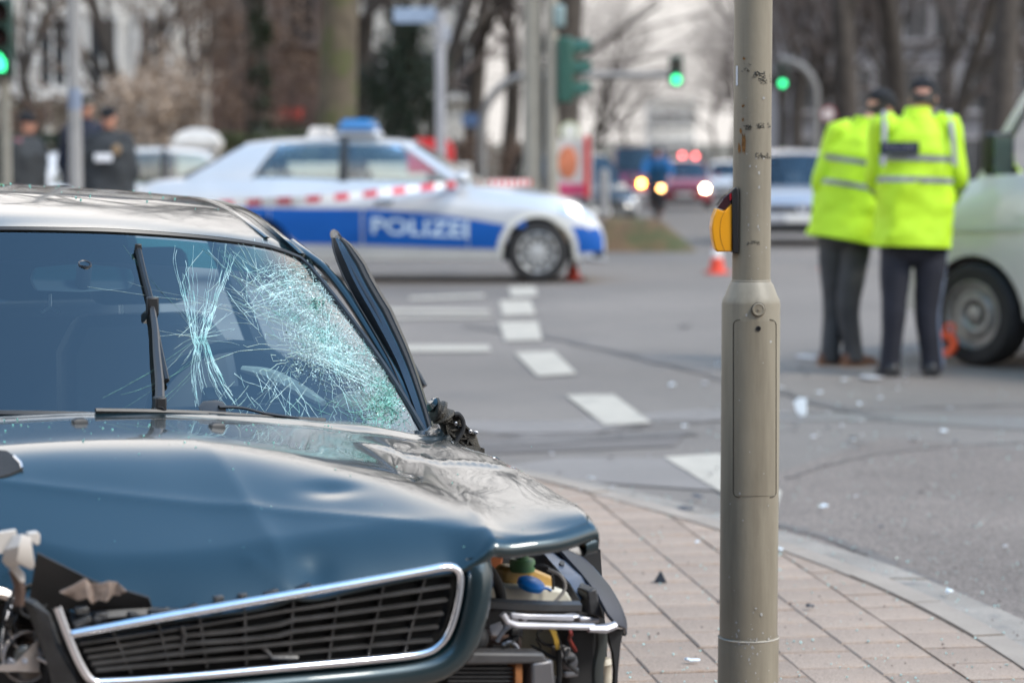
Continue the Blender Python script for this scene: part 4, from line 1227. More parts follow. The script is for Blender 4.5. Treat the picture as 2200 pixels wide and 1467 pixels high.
# bumper beam, cooler and lower debris
MB().prism(LP([(960, 1400), (1170, 1402), (1180, 1425), (960, 1430)], -.86), V((0, .05, 0))).build('bumper_beam', mat('bumper_beam', (0.055, 0.053, 0.055), .5, var=.3, scale=15), wreck, bevel=.006)
cl = MB().prism(LP([(700, 1470), (960, 1430), (1110, 1430), (1110, 1640), (700, 1640)], -.82), V((0, .05, 0))).build('cooler', M_BAY, wreck)
for k in range(6):
    MB().bar(L(960, 1434 + k * 9, -.835), L(1106, 1434 + k * 9, -.835), .010, .004, up=(0, 0, 1)).build('cooler_fin', M_DKMETAL, cl)
MB().prism(LP([(1108, 1424), (1122, 1424), (1122, 1640), (1108, 1640)], -.85), V((0, .04, 0))).build('rusty_stay', mat('rust_orange', (0.26, 0.10, 0.03), .8, var=.5, scale=30), wreck)
MB().prism(LP([(1143, 1424), (1190, 1416), (1194, 1480), (1196, 1640), (1145, 1640)], -.86), V((0, .06, 0))).build('intercooler_end', mat('intercooler_end', (0.13, 0.125, 0.13), .4, metal=.4, var=.2), wreck, bevel=.006)
# loose wiring, clips and torn bits in the open corner and round the broken lamp
wr = random.Random(21)
for k in range(14):
    x, y, z = wr.uniform(1035, 1240), wr.uniform(1330, 1460), wr.uniform(-.84, -.72)
    pts = [(x, y, z)]
    for _ in range(3):
        x += wr.gauss(0, 16); y += wr.gauss(8, 12); z += wr.gauss(0, .015); pts.append((min(1270, max(1030, x)), y, z))
    MB().tube(cr(LP(pts), 4), wr.choice([.0018, .0025, .004]), 6).build('loose_wire', wr.choice([M_RUBBER, M_RUBBER, M_DKMETAL, mat('red_wire', (.25, .03, .02), .5)]), wreck)
for k in range(16):
    x, y = wr.uniform(1032, 1130), wr.uniform(1312, 1410)
    MB().box(L(x, y, wr.uniform(-.80, -.72)), (wr.uniform(.008, .03), .02, wr.uniform(.006, .022)), Matrix.Rotation(wr.uniform(-.8, .8), 3, 'Y')).build('broken_clip', wr.choice([M_DKMETAL, MATS['dull_zinc'], M_BLACK, MATS['rusty_pipe']]), wreck, bevel=.002)
for k in range(12):
    x, y = wr.uniform(20, 140), wr.uniform(1270, 1460)
    MB().box(L(x, y, wr.uniform(-.84, -.76)), (wr.uniform(.008, .035), .015, wr.uniform(.005, .02)), Matrix.Rotation(wr.uniform(-1.2, 1.2), 3, 'Y')).build('broken_clip', wr.choice([M_BLACK, M_BLACK, MATS['dull_zinc'], M_WPLASTIC]), wreck, bevel=.002)
for k in range(6):
    x, y, z = wr.uniform(20, 120), wr.uniform(1250, 1300), -.85; pts = [(x, y, z)]
    for _ in range(3):
        x += wr.gauss(5, 14); y += wr.uniform(15, 45); pts.append((max(-20, x), y, z + wr.gauss(0, .01)))
    MB().tube(cr(LP(pts), 4), wr.choice([.002, .003]), 6).build('loose_wire', M_RUBBER, wreck)
for k in range(9):
    x = lerp(170, 640, k / 8) + wr.gauss(0, 10); y = 1345 - (x - 150) * .14 - wr.uniform(4, 16)
    MB().box(L(x, y, GY + .02), (wr.uniform(.012, .035), .015, wr.uniform(.004, .012)), Matrix.Rotation(wr.uniform(-.4, .3), 3, 'Y')).build('lock_carrier_tab', wr.choice([M_BLACK, M_GRILLE]), wreck, bevel=.002)
# right wing, bent outwards, its top flange and the torn wheel-arch liner
wing = MB().slab([[L(x, y, z) for x, y, z in r] for r in (
    ((1176, 1166, -.44), (1206, 1172, -.41), (1228, 1180, -.36)),
    ((1206, 1192, -.54), (1238, 1202, -.51), (1262, 1212, -.44)),
    ((1246, 1236, -.66), (1280, 1244, -.63), (1306, 1262, -.54)),
    ((1280, 1280, -.76), (1310, 1288, -.73), (1330, 1305, -.62)),
    ((1302, 1322, -.82), (1328, 1322, -.79), (1340, 1335, -.66)),
    ((1322, 1345, -.82), (1337, 1350, -.79), (1341, 1362, -.66)))], .006).build('front_wing', mat('wing_inner_dark', (0.016, 0.02, 0.032), .5, metal=.0, var=.3), wreck, angle=60)
wing['label'] = 'torn wing edge bent outwards'
MB().tube(cr(LP([(1232, 1184, -.36), (1266, 1214, -.44), (1308, 1264, -.54), (1332, 1306, -.62), (1342, 1338, -.66), (1341, 1364, -.66)]), 5), .005, 6).build('wing_edge', M_BODY, wing)
fl = MB().slab([[L(x, y, z) for x, y, z in r] for r in (((1162, 1186, -.50), (1180, 1186, -.48), (1196, 1190, -.47)), ((1188, 1216, -.60), (1206, 1210, -.58), (1222, 1208, -.56)), ((1224, 1256, -.70), (1240, 1244, -.68), (1256, 1240, -.66)), ((1246, 1292, -.76), (1262, 1278, -.74), (1268, 1262, -.72)))], .004).build('wing_flange', mat('flange_blue', (0.09, 0.11, 0.15), .4, metal=.5, var=.3, scale=20), wreck, angle=50)
for x, y, z in ((1206, 1212, -.60), (1250, 1260, -.71)):
    MB().lathe([(.006, 0), (.006, .006), (.0001, .006)], 6, Matrix.Translation(L(x, y, z)) @ Matrix.Rotation(.8, 4, 'X')).build('flange_bolt', M_BLACK, fl)
MB().prism(LP([(1262, 1270), (1282, 1262), (1290, 1300), (1300, 1330), (1266, 1320)], -.78), V((0, .05, 0))).build('corner_bracket', M_DKMETAL, wreck, bevel=.004)
MB().prism(LP([(1216, 1348), (1280, 1346), (1284, 1410), (1278, 1500), (1214, 1500)], -.74), V((0, .05, 0))).build('arch_liner', M_BAY, wreck, bevel=.01)
MB().tube(cr(LP([(1290, 1344), (1292, 1390), (1284, 1440), (1288, 1520)], -.80), 5), .013, 8, flat=(.8, 1)).build('liner_rib', mat('liner_rib', (0.035, 0.04, 0.038), .45, var=.2), wreck)
MB().slab([[L(x, y, -.76) for x, y in r] for r in (((1300, 1350), (1334, 1350)), ((1306, 1380), (1328, 1378)), ((1312, 1400), (1326, 1400)), ((1316, 1440), (1322, 1440)), ((1312, 1500), (1320, 1500)))], .012).build('torn_liner', M_BAY, wreck)
MB().tube(LP([(1264, 1350), (1300, 1350), (1322, 1342)], -.83), [.008, .012, .010], 8, flat=(1, .8)).build('zinc_stub', MATS['dull_zinc'], wreck)
sg = MB(); Mg = Matrix.Translation(L(1302, 1450, -.70)) @ Matrix.Rotation(math.radians(-8), 4, 'Y')
sg.lathe([(.012, -.06), (.014, -.035), (.019, -.028), (.016, -.02), (.011, .0), (.014, .02), (.018, .024), (.012, .034)], 14, Mg).build('white_connector', mat('ivory_plastic', (0.50, 0.45, 0.36), .5, var=.2), wreck)
# glass crumbs on the bonnet and roof
gl_ = MB()
for k in range(75):
    x = cr_.uniform(0, 760); y = 900 + cr_.random() ** 1.4 * 55 + x * .02
    p = hood_px(x, y); s_ = cr_.choice([.0005, .0008, .0013])
    gl_.box(p + V((0, 0, s_)), (s_ * 2, s_ * 2, s_ * 2), Matrix.Rotation(cr_.uniform(0, 3), 3, (cr_.random(), cr_.random(), 1)))
for k in range(22):
    x, y = cr_.uniform(200, 1150), cr_.uniform(950, 1180); p = hood_px(x, y); s_ = cr_.choice([.0006, .001])
    gl_.box(p + V((0, 0, s_)), (s_ * 2,) * 3, Matrix.Rotation(cr_.uniform(0, 3), 3, (cr_.random(), cr_.random(), 1)))
for k in range(45):
    u = cr_.uniform(-.2, .5); y = cr_.uniform(.95, 1.5); s_ = cr_.choice([.0005, .0008, .0016])
    gl_.box(V((u, y, roof_z(u, y) + s_)), (s_ * 2,) * 3, Matrix.Rotation(cr_.uniform(0, 3), 3, (cr_.random(), cr_.random(), 1)))
o = gl_.build('glass_crumbs', mat('green_glass_crumb', (0.25, 0.62, 0.52), .15, var=.3, scale=50), wreck, smooth=False); o['kind'] = 'stuff'
# ------------------------------------------------------------------ vehicles
M_CARGLASS = glass_mat('car_glass', (0.90, 0.97, 0.92), 0.0, 1.95)
M_DKGLASS = glass_mat('dark_car_glass', (0.22, 0.28, 0.32), 0.0, 1.9)
M_SEATC = mat('car_seat_cloth', (0.04, 0.04, 0.045), .9)
M_LAMPC = mat('headlamp_clear', (0.55, 0.57, 0.6), .12, metal=.5, var=.2)
M_LAMPR = mat('tail_lamp_red', (0.30, 0.012, 0.012), .2, var=.1)
M_PLATE = mat('number_plate', (0.75, 0.75, 0.73), .5, var=.03)
M_UNDER = mat('underbody', (0.012, 0.012, 0.012), .9)

class Car:
    """body shape along local x (front +), y left, z up"""
    def __init__(s, hw, top, sill, wheels, r, x0, x1, round_f=.55, round_r=.4, nose=.28):
        s.hw, s.top, s.sill, s.wheels, s.r, s.x0, s.x1 = hw, top, sill, wheels, r, x0, x1
        s.rf, s.rr, s.nose = round_f, round_r, nose
    def w(s, x):
        k = 1.0
        if x > s.x1 - s.rf: k = 1 - s.nose * (1 - math.sqrt(max(0, 1 - ((x - s.x1 + s.rf) / s.rf) ** 2)))
        if x < s.x0 + s.rr: k = min(k, 1 - .18 * (1 - math.sqrt(max(0, 1 - ((s.x0 + s.rr - x) / s.rr) ** 2))))
        return s.hw * k
    def zt(s, x): return sinterp(s.top, x)
    def zb(s, x):
        z = s.sill + .05 * sst(s.x1 - .3, s.x1, x) + .06 * sst(s.x0 + .4, s.x0, x)
        for wx in s.wheels:
            a = s.r * 1.14
            if abs(x - wx) < a: z = max(z, s.r + math.sqrt(a * a - (x - wx) ** 2))
        return z
    def y(s, x, z):
        zt = s.zt(x); t = max(0, min(1, (z - s.sill) / max(.05, zt - s.sill)))
        prof = .93 + .07 * math.sin(math.pi * min(1, t * .82 + .18)) - .05 * max(0, t - .80) / .2 - .02 * (1 - t)
        return s.w(x) * prof
    def body(s, name, m, parent):
        xs = set()
        n = 46
        for k in range(n + 1): xs.add(round(lerp(s.x0, s.x1, k / n), 4))
        for wx in s.wheels:
            for k in range(-8, 9): xs.add(round(wx + s.r * 1.14 * math.sin(k / 8 * math.pi / 2), 4))
            xs.add(round(wx + s.r * 1.15, 4)); xs.add(round(wx - s.r * 1.15, 4))
        for k in range(1, 8): xs.add(round(s.x1 - s.rf * (1 - math.sin(k / 8 * math.pi / 2)), 4))
        xs = sorted(x for x in xs if s.x0 <= x <= s.x1)
        rings = []
        for x in xs:
            zb, zt = s.zb(x), s.zt(x); ring = []
            side = []
            for k in range(9):
                z = lerp(zb, zt, k / 8)
                side.append((s.y(x, z), z))
            dk = [(side[-1][0] * .88, zt + .018), (side[-1][0] * .5, zt + .035), (0, zt + .042)]
            half = side + dk
            ring = [V((x, yy, z)) for yy, z in half] + [V((x, -yy, z)) for yy, z in reversed(half[:-1])]
            rings.append(ring)
        mb = MB()
        vs = [p for r in rings for p in r]; nn = len(rings[0]); fs = []
        for i in range(len(rings) - 1):
            for k in range(nn - 1): fs.append((i * nn + k, (i + 1) * nn + k, (i + 1) * nn + k + 1, i * nn + k + 1))
        fs.append(tuple(range(nn))); fs.append(tuple((len(rings) - 1) * nn + k for k in reversed(range(nn))))
        mb.add(vs, fs)
        return mb.build(name, m, parent, angle=35)
    def patch(s, name, m, parent, xa, xb, za, zb_, off=.004, side=1, nx=14, nz=6, thick=.003):
        """panel laid on the body side; za, zb_ are functions of x or numbers"""
        fa = za if callable(za) else (lambda x: za); fb = zb_ if callable(zb_) else (lambda x: zb_)
        rows = []
        for i in range(nx + 1):
            x = lerp(xa, xb, i / nx); r = []
            for k in range(nz + 1):
                z = lerp(max(fa(x), s.zb(x)), fb(x), k / nz)
                r.append(V((x, side * (s.y(x, z) + off), z)))
            rows.append(r)
        if side > 0: rows = rows[::-1]
        return MB().slab(rows, thick).build(name, m, parent, angle=50)
    def greenhouse(s, parent, m, glass, divs, roof, rw, inset=.05, roofname='roof', wsn='windscreen', two=True, gmat2=None):
        """divs: [(x_belt, x_top, z_top)] boundaries front to back with the span kind after each: 'g' glass 'p' pillar"""
        def sidept(xb, xr, zr, t, sg, bulge=.02, o=0):
            zb = s.zt(xb) - .004; yb = s.y(xb, zb) - inset
            return V((lerp(xb, xr, t), sg * (lerp(yb, rw(xr), t) + bulge * math.sin(math.pi * t) + o), lerp(zb, zr, t)))
        for sg in (1, -1):
            for (a, ka), (b, _) in zip(divs, divs[1:]):
                rows = [[sidept(lerp(a[0], b[0], q), lerp(a[1], b[1], q), roof(lerp(a[1], b[1], q)), t / 5, sg, o=(-.006 if ka == 'g' else .004)) for t in range(6)] for q in (0, .25, .5, .75, 1)]
                if sg < 0: rows = rows[::-1]
                if ka == 'g': MB().grid(rows).build('side_window', glass, parent)
                else: MB().slab(rows, .03).build('pillar', ka if not isinstance(ka, str) else m, parent)
        f, b = divs[0][0], divs[-1][0]
        def cross(xb, xr, o=0):
            rows = []
            for t in range(7):
                tt = t / 6; pl, pr_ = sidept(xb, xr, roof(xr), tt, 1), sidept(xb, xr, roof(xr), tt, -1)
                row = []
                for k in range(9):
                    q = k / 8; p = pl.lerp(pr_, q); c = 1 - (2 * q - 1) ** 2
                    p.x += o * .16 * c * (1 - tt * .6); p.z += .03 * c * tt + .03 * c * (1 - tt)
                    row.append(p)
                rows.append(row)
            return rows
        MB().grid(cross(f[0], f[1], 1)[::-1]).build(wsn, gmat2 or glass, parent)
        if two: MB().grid(cross(b[0], b[1], -1)).build('rear_window', gmat2 or glass, parent)
        else: MB().slab(cross(b[0], b[1], -1), .03).build('rear_panel', m, parent)
        rows = []
        for i in range(21):
            t = i / 20; x = lerp(f[1], b[1], t); row = []
            for k in range(11):
                q = (k / 10) * 2 - 1
                xx = x + (.16 * .4 * (1 - q * q)) * (1 - 2 * t)
                row.append(V((xx, q * (rw(x) + .012), roof(x) + .045 * (1 - q * q) - .012 * abs(q) ** 6 + .004)))
            rows.append(row)
        MB().slab(rows, .03).build(roofname, m, parent, angle=60)

def seats(parent, xs, z, ys=(.37, -.37), m=None):
    for x in xs:
        for y in ys:
            MB().box((x, y, z), (.14, .46, .34)).box((x - .03, y, z + .26), (.10, .26, .17)).build('seat', m or M_SEATC, parent, bevel=.04, seg=2)['kind'] = 'thing'

M_SILVER = car_paint('police_silver', (0.53, 0.55, 0.575), .25, .35)
M_BLUEF = mat('police_blue_film', (0.002, 0.080, 0.34), .5, var=.04, spec=.3)
M_FILM = mat('reflective_lettering', (0.50, 0.62, 0.72), .4, var=.05)
def pol_xy(px, py): return ((px - 795) / 206.0, 1.5 - (py - 300) / 206.0)
# ---- police saloon seen from its right-hand side, heading right
pol = thing('police_car', 'silver police saloon with blue side band and blue beacons on its roof', 'police car', V(((795 - 1100) / 206.0, 25.75 + .93, 0)), 0)
top = [(-2.47, .96), (-2.40, 1.02), (-1.95, 1.075), (-1.6, 1.085), (-1.0, 1.08), (-.3, 1.06), (.4, 1.04), (1.0, 1.0), (1.4, .965), (1.8, .91), (2.1, .83), (2.3, .72), (2.42, .58), (2.47, .44)]
PC = Car(.925, top, .24, (-1.18, 1.75), .325, -2.47, 2.47, nose=.34)
PC.body('body', M_SILVER, pol)
roofz = lambda x: sinterp([(-1.5, 1.385), (-1.2, 1.44), (-.8, 1.475), (-.2, 1.485), (.2, 1.465), (.5, 1.42)], x)
rwf = lambda x: sinterp([(-1.6, .56), (-1.0, .60), (-.2, .62), (.5, .58)], x)
PC.greenhouse(pol, M_SILVER, M_CARGLASS, [((1.12, .42), 'p'), ((1.0, .35), 'p'), ((.93, .28), 'g'), ((-.24, -.24), M_SEAL), ((-.34, -.32), 'g'), ((-1.26, -.98), 'p'), ((-1.95, -1.32), 'p')], roofz, rwf)
for sg in (1, -1):
    xs_b = lambda x: .61 - .05 * (x - .0) * 0 
    t_top = lambda x: sinterp([(-1.4, .80), (-.8, .785), (0, .775), (.6, .73), (1.1, .665), (1.6, .58)], x)
    t_bot = lambda x: sinterp([(-1.4, .42), (-.8, .415), (0, .40), (.6, .38), (1.3, .36)], x)
    for xa, xb, nm in ((-1.05, -.09, 'rear_door'), (-.075, 1.02, 'front_door')):
        d = PC.patch(nm, M_SILVER, pol, xa, xb, .36, lambda x: PC.zt(x) - .03, .004, sg)
        PC.patch('blue_band', M_BLUEF, d, xa + .004, xb - .004, t_bot, t_top, .008, sg, 10, 4, .002)
        h = MB(); hx = xa + .22
        h.bar(V((hx - .1, sg * (PC.y(hx, .86) + .02), .86)), V((hx + .1, sg * (PC.y(hx, .86) + .02), .865)), .03, .03); h.build('door_handle', M_CHROME, d, bevel=.006)
    PC.patch('blue_band', M_BLUEF, pol, 1.03, 1.62, lambda x: max(t_bot(x), 0), t_top, .006, sg, 10, 4, .002)
    PC.patch('blue_band', M_BLUEF, pol, -1.55, -1.06, t_bot, t_top, .006, sg, 10, 4, .002)
    PC.patch('blue_corner', M_BLUEF, pol, 2.10, 2.44, lambda x: .32, lambda x: min(PC.zt(x) - .05, .60 - .1 * (x - 2.1)), .005, sg, 8, 4, .002)
    PC.patch('sill_trim', mat('sill_silver', (0.5, 0.5, 0.48), .4, var=.05), pol, -.78, 1.32, .25, .33, .012, sg, 10, 2, .01)
    PC.patch('headlamp', M_LAMPC, pol, 1.98, 2.30, lambda x: PC.zt(x) - .17 + (2.3 - x) * .12, lambda x: PC.zt(x) - .02, .004, sg, 8, 4)
    PC.patch('fog_recess', M_BLACK, pol, 2.33, 2.45, .27, .33, .006, sg, 4, 2)
    PC.patch('wheel_arch_trim', mat('arch_trim', (.62, .62, .58), .4), pol, 1.75 - .42, 1.75 + .42, lambda x: 0, lambda x: PC.r + math.sqrt(max(0, (.43) ** 2 - (x - 1.75) ** 2)), .008, sg, 24, 2)
    mbm = MB().ell((.96, sg * 1.02, 1.10), (.09, .10, .075), 14, 8); mbm.bar((.98, sg * .86, 1.06), (.97, sg * .98, 1.07), .05, .03)
    mbm.build('door_mirror', M_SILVER, pol)
    # door lettering
    vs, fs = text_mesh('POLIZEI', .30, 0.0015, 'lettering', .006)
    ls = MB(); q = []
    for v in vs:
        x = .52 + (v.x * 1.0) * (1 if sg < 0 else -1); z = .575 + v.y * .78 - (x - .52) * .045
        q.append(V((x, sg * (PC.y(x, z) + .0115 + v.z), z)))
    ls.add(q, fs); ls.build('lettering', M_FILM, pol, smooth=False)
MB().box((0.3, 0, .30), (4.2, 1.45, .14)).build('underbody', M_UNDER, pol)
MB().prism([V((2.30, y, z)) for y, z in ((-.90, .27), (.90, .27), (.86, .22), (-.86, .22))], V((.17, 0, 0))).build('front_lip', M_SILVER, pol, bevel=.02)
MB().box((2.44, 0, .50), (.06, .75, .22)).build('radiator_grille', M_BLACK, pol, bevel=.02)
for wx in (-1.18, 1.75):
    for sg in (1, -1):
        wheel(pol, (wx, sg * .80, .325), .325, .22, sg * 1, spokes=10, tilt=Matrix.Rotation(math.radians(90), 4, 'Z'))
seats(pol, (-.12, -1.0), .98)
# driver-side dash hump and a light-coloured inside roof lining
MB().box((.75, 0, 1.06), (.35, 1.3, .08)).build('dashboard', M_SEATC, pol, bevel=.03)
# light bar
lb = MB().box((-.16, 0, 1.565), (.46, 1.10, .05), taper=.94).build('light_bar', mat('light_bar_base', (.62, .64, .66), .4), pol, bevel=.015)
bl_m = mat('blue_beacon_lens', (0.03, 0.22, 0.55), .12, var=.25, scale=30, trans=.35, coat=.6)
for y in (-.36, .36):
    MB().loft([[V((-.16 + x * w, y + yy * wy, z)) for x, yy in ((-1, -1), (1, -1), (1, 1), (-1, 1))] for z, w, wy in ((1.588, .20, .20), (1.64, .195, .195), (1.70, .155, .17), (1.715, .12, .14))]).build('blue_beacon', bl_m, lb, bevel=.02)
MB().box((-.16, 0, 1.63), (.30, .30, .10), taper=.8).build('loudspeaker', M_LAMPC, lb, bevel=.02)
MB().box((-.58, .1, 1.57), (.30, .6, .13), taper=.7).build('folded_sign', mat('matrix_sign', (.5, .45, .40), .5, var=.3), pol, bevel=.02)
MB().tube([(-1.1, 0, 1.50), (-1.25, 0, 1.62)], .008, 6).build('aerial', M_BLACK, pol)

# ---- generic small cars
def small_car(name, label, cat, loc, rz, paint, glass, kind='hatch', group=None, lights=None):
    t = thing(name, label, cat, loc, rz, group)
    if kind == 'hatch':
        top = [(-2.0, .80), (-1.95, .92), (-1.2, .96), (.2, .94), (.95, .93), (1.3, .88), (1.7, .80), (1.93, .66), (2.05, .50)]
        C = Car(.88, top, .22, (-1.25, 1.30), .31, -2.0, 2.05)
        roofz = lambda x: sinterp([(-1.75, 1.36), (-1.2, 1.44), (-.3, 1.475), (.2, 1.44), (.45, 1.38)], x); rw = lambda x: .60
        dv = [((1.0, .38), 'p'), ((.88, .28), 'g'), ((-.2, -.2), M_SEAL), ((-.3, -.28), 'g'), ((-1.35, -1.15), 'p'), ((-1.95, -1.62), 'p')]
    else:
        top = [(-2.3, .85), (-2.2, .95), (-1.2, .97), (.2, .95), (.95, .94), (1.3, .90), (1.8, .80), (2.1, .66), (2.25, .48)]
        C = Car(.88, top, .22, (-1.35, 1.40), .31, -2.3, 2.25)
        roofz = lambda x: sinterp([(-2.0, 1.38), (-1.3, 1.45), (-.3, 1.475), (.2, 1.44), (.45, 1.38)], x); rw = lambda x: .60
        dv = [((1.0, .38), 'p'), ((.88, .28), 'g'), ((-.2, -.2), M_SEAL), ((-.3, -.28), 'g'), ((-1.3, -1.2), M_SEAL), ((-1.4, -1.3), 'g'), ((-1.9, -1.7), 'p'), ((-2.25, -1.9), 'p')]
    C.body('body', paint, t)
    C.greenhouse(t, paint, glass, dv, roofz, rw)
    for sg in (1, -1):
        for xa, xb in ((-.98, -.02), (.0, .98)): C.patch('door', paint, t, xa, xb, .34, lambda x: C.zt(x) - .03, .004, sg)
        C.patch('headlamp', M_LAMPC, t, C.x1 - .42, C.x1 - .06, lambda x: C.zt(x) - .17, lambda x: C.zt(x) - .03, .006, sg, 8, 3)
        C.patch('tail_lamp', M_LAMPR, t, C.x0 + .02, C.x0 + .25, .66, .86, .006, sg, 4, 3)
        MB().ell((.84, sg * .97, 1.00), (.08, .09, .07), 12, 8).build('door_mirror', paint, t)
    fx = C.x1
    MB().box((fx - .02, 0, .60), (.06, 1.05, .10)).build('radiator_grille', M_BLACK, t, bevel=.015)
    MB().box((fx + .0, 0, .32), (.06, 1.1, .13)).build('lower_intake', M_BLACK, t, bevel=.015)
    MB().box((fx + .025, 0, .46), (.02, .52, .11)).build('number_plate', M_PLATE, t, bevel=.004)
    MB().box((C.x0 - .01, 0, .62), (.02, .52, .11)).build('number_plate', M_PLATE, t, bevel=.004)
    for sg in (1, -1):
        MB().box((fx - .12, sg * .60, .62), (.16, .30, .13)).build('headlamp', M_LAMPC, t, bevel=.03)
    MB().box((0, 0, .28), (3.4, 1.4, .12)).build('underbody', M_UNDER, t)
    for wx in C.wheels:
        for sg in (1, -1): wheel(t, (wx, sg * .76, .31), .31, .2, sg, spokes=5, tilt=Matrix.Rotation(math.radians(90), 4, 'Z'))
    seats(t, (-.15, -1.0), 1.0)
    return t, C
PI = math.pi
def at(px, d, lift=0.0):
    x = ray(px, 400); return V((x.x / x.y * d, d, gz(d) + lift))
# white car behind the police car
M_WHITE = car_paint('white_paint', (0.72, 0.73, 0.75), .0, .4)
small_car('parked_car', 'white estate car standing behind the rear of the police saloon', 'car', at(392, 37.0), math.radians(6), M_WHITE, M_CARGLASS, 'estate')
# silver hatchback waiting behind the post, nose to us
M_SILV2 = car_paint('silver_paint', (0.42, 0.43, 0.46), .5, .35)
t, C = small_car('silver_car', 'silver hatchback facing us behind the post, round badge on its grille', 'car', at(1712, 40.0), math.radians(-94), M_SILV2, M_DKGLASS, 'hatch')
bd = MB().lathe([(.001, .0), (.062, .0), (.064, .006), (.074, .010), (.080, .006), (.080, -.01)], 28, Matrix.Translation((2.075, 0, .62)) @ Matrix.Rotation(PI / 2, 4, 'Y')).build('badge', M_CHROME, t)
for pts in (((-.045, .04), (-.016, -.045), (0, -.005), (.016, -.045), (.045, .04)), ((-.02, .055), (0, .012), (.02, .055))):
    MB().tube([V((2.084, y, .62 + z)) for y, z in pts], .006, 6).build('emblem', mat('badge_dark', (.05, .06, .09), .3), bd)
for z in (.58, .65):
    for sg in (1, -1): MB().bar((2.05, sg * .10, z), (2.02, sg * .52, z + .01), .02, .015).build('chrome_bar', M_CHROME, t)
# red oncoming car with its lights on
M_RED = car_paint('red_paint', (0.30, 0.012, 0.03), .2, .4)
L_WHITE = mat('lit_headlamp', (1, .9, .7), .5, var=0, emit=(1.0, .80, .52, 30))
L_AMB = mat('lit_amber_lamp', (1, .6, .1), .5, var=0, emit=(1.0, .46, .06, 22))
L_DIM = mat('lit_dim_lamp', (1, .6, .2), .5, var=0, emit=(1.0, .50, .16, 9))
L_RED = mat('lit_red_lamp', (1, .1, .1), .5, var=0, emit=(1.0, .12, .12, 7))
L_GREEN = mat('lit_green_lamp', (.05, 1, .4), .5, var=0, emit=(.03, .62, .20, 3.2))
rc, C = small_car('red_car', 'dark red hatchback driving towards us with its headlamps lit', 'car', at(1468, 76.0), math.radians(-93), M_RED, M_DKGLASS, 'hatch')
MB().ell((2.05, .62, .64), (.03, .09, .09), 12, 8).build('lit_headlamp', L_WHITE, rc)
M_PURP = car_paint('maroon_paint', (0.20, 0.015, 0.05), .2, .4)
M_PURP = M_PURP if 'M_PURP' in globals() else car_paint('maroon_paint', (0.22, 0.015, 0.05), .2, .4)
# dark car parked on the island, partly hidden by the poster
M_DGREY = car_paint('dark_grey_paint', (0.016, 0.018, 0.019), .3, .4)
small_car('dark_car', 'dark grey car parked on the far corner beside the poster', 'car', at(1222, 45.0, .02), math.radians(-78), M_DGREY, M_DKGLASS, 'hatch')
M_WHITE2 = M_WHITE
small_car('white_car', 'pale car at the far roadside between the red car and the post', 'car', at(1566, 92.0), math.radians(-95), M_WHITE, M_DKGLASS, 'hatch')

# ---- van on the right
M_VAN = car_paint('pale_green_paint', (0.64, 0.63, 0.60), .0, .4)
van = thing('delivery_van', 'pale green-white van with a dark door mirror, two people standing at its nose', 'van', (0, 0, 0), 0)
vtop = [(-2.5, 1.12), (-2.4, 1.24), (-1.0, 1.27), (.9, 1.275), (1.35, 1.27), (1.7, 1.22), (2.05, 1.11), (2.25, .97), (2.36, .68), (2.40, .48)]
VC = Car(.93, vtop, .33, (-1.45, 1.55), .345, -2.5, 2.40, round_f=.7, nose=.30)
VA = math.radians(130)     # heading
# place so that the front left-hand wheel stands where the photo shows it
wl = Matrix.Rotation(VA, 3, 'Z') @ V((1.55, .92, 0))
wg = G(2088, 787)
van.location = (wg.x - wl.x, wg.y - wl.y, 0); van.rotation_euler = (0, 0, VA)
VC.body('body', M_VAN, van)
vroof = lambda x: sinterp([(-2.45, 1.82), (-2.2, 1.90), (-.5, 1.95), (.7, 1.94), (1.18, 1.88)], x); vrw = lambda x: .80
VC.greenhouse(van, M_VAN, M_DKGLASS, [((1.64, 1.16), 'p'), ((1.55, 1.08), 'g'), ((.28, .24), 'p'), ((-2.42, -2.40), 'p')], vroof, vrw)
for sg in (1, -1):
    VC.patch('front_door', M_VAN, van, .20, 1.18, .40, lambda x: VC.zt(x) - .03, .005, sg)
    VC.patch('sliding_door', M_VAN, van, -1.0, .18, .40, lambda x: VC.zt(x) - .03, .005, sg)
    VC.patch('sill', mat('sill_beige', (.42, .38, .33), .6, var=.1), van, -.95, 1.12, .33, .42, .014, sg)
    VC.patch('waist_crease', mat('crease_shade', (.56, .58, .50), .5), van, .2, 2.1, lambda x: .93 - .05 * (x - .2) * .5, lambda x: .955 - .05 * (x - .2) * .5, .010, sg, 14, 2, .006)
    VC.patch('headlamp', M_LAMPC, van, 1.98, 2.30, lambda x: VC.zt(x) - .22, lambda x: VC.zt(x) - .04, .006, sg)
    mm_ = MB(); mm_.box((1.22, sg * 1.09, 1.41), (.11, .22, .27)).bar((1.22, sg * .90, 1.29), (1.24, sg * 1.02, 1.34), .06, .06)
    mm_.build('door_mirror', M_BLACK, van, bevel=.04, seg=3)
    MB().prism([V((1.17, sg * (1.11 + y), 1.40 + z)) for y, z in ((-.09, -.12), (.09, -.12), (.09, .12), (-.09, .12))], V((-.006, 0, 0))).build('mirror_glass', mat('mirror_green', (.12, .18, .16), .05, metal=.8), van)
    MB().ell((1.02, sg * (VC.y(1.02, .80) + .006), .80), (.03, .006, .018), 12, 6).build('filler_cap', M_BLACK, van)
    h = MB(); h.bar(V((.32, sg * (VC.y(.35, .98) + .02), 1.0)), V((.52, sg * (VC.y(.5, .98) + .02), 1.0)), .03, .035); h.build('door_handle', M_BLACK, van, bevel=.006)
MB().box((0, 0, .40), (4.2, 1.5, .14)).build('underbody', M_UNDER, van)
MB().box((2.38, 0, .48), (.10, 1.5, .22)).build('front_bumper', M_VAN, van, bevel=.05)
M_STEELRIM = mat('steel_rim', (.30, .30, .29), .45, metal=.5, var=.15, scale=12)
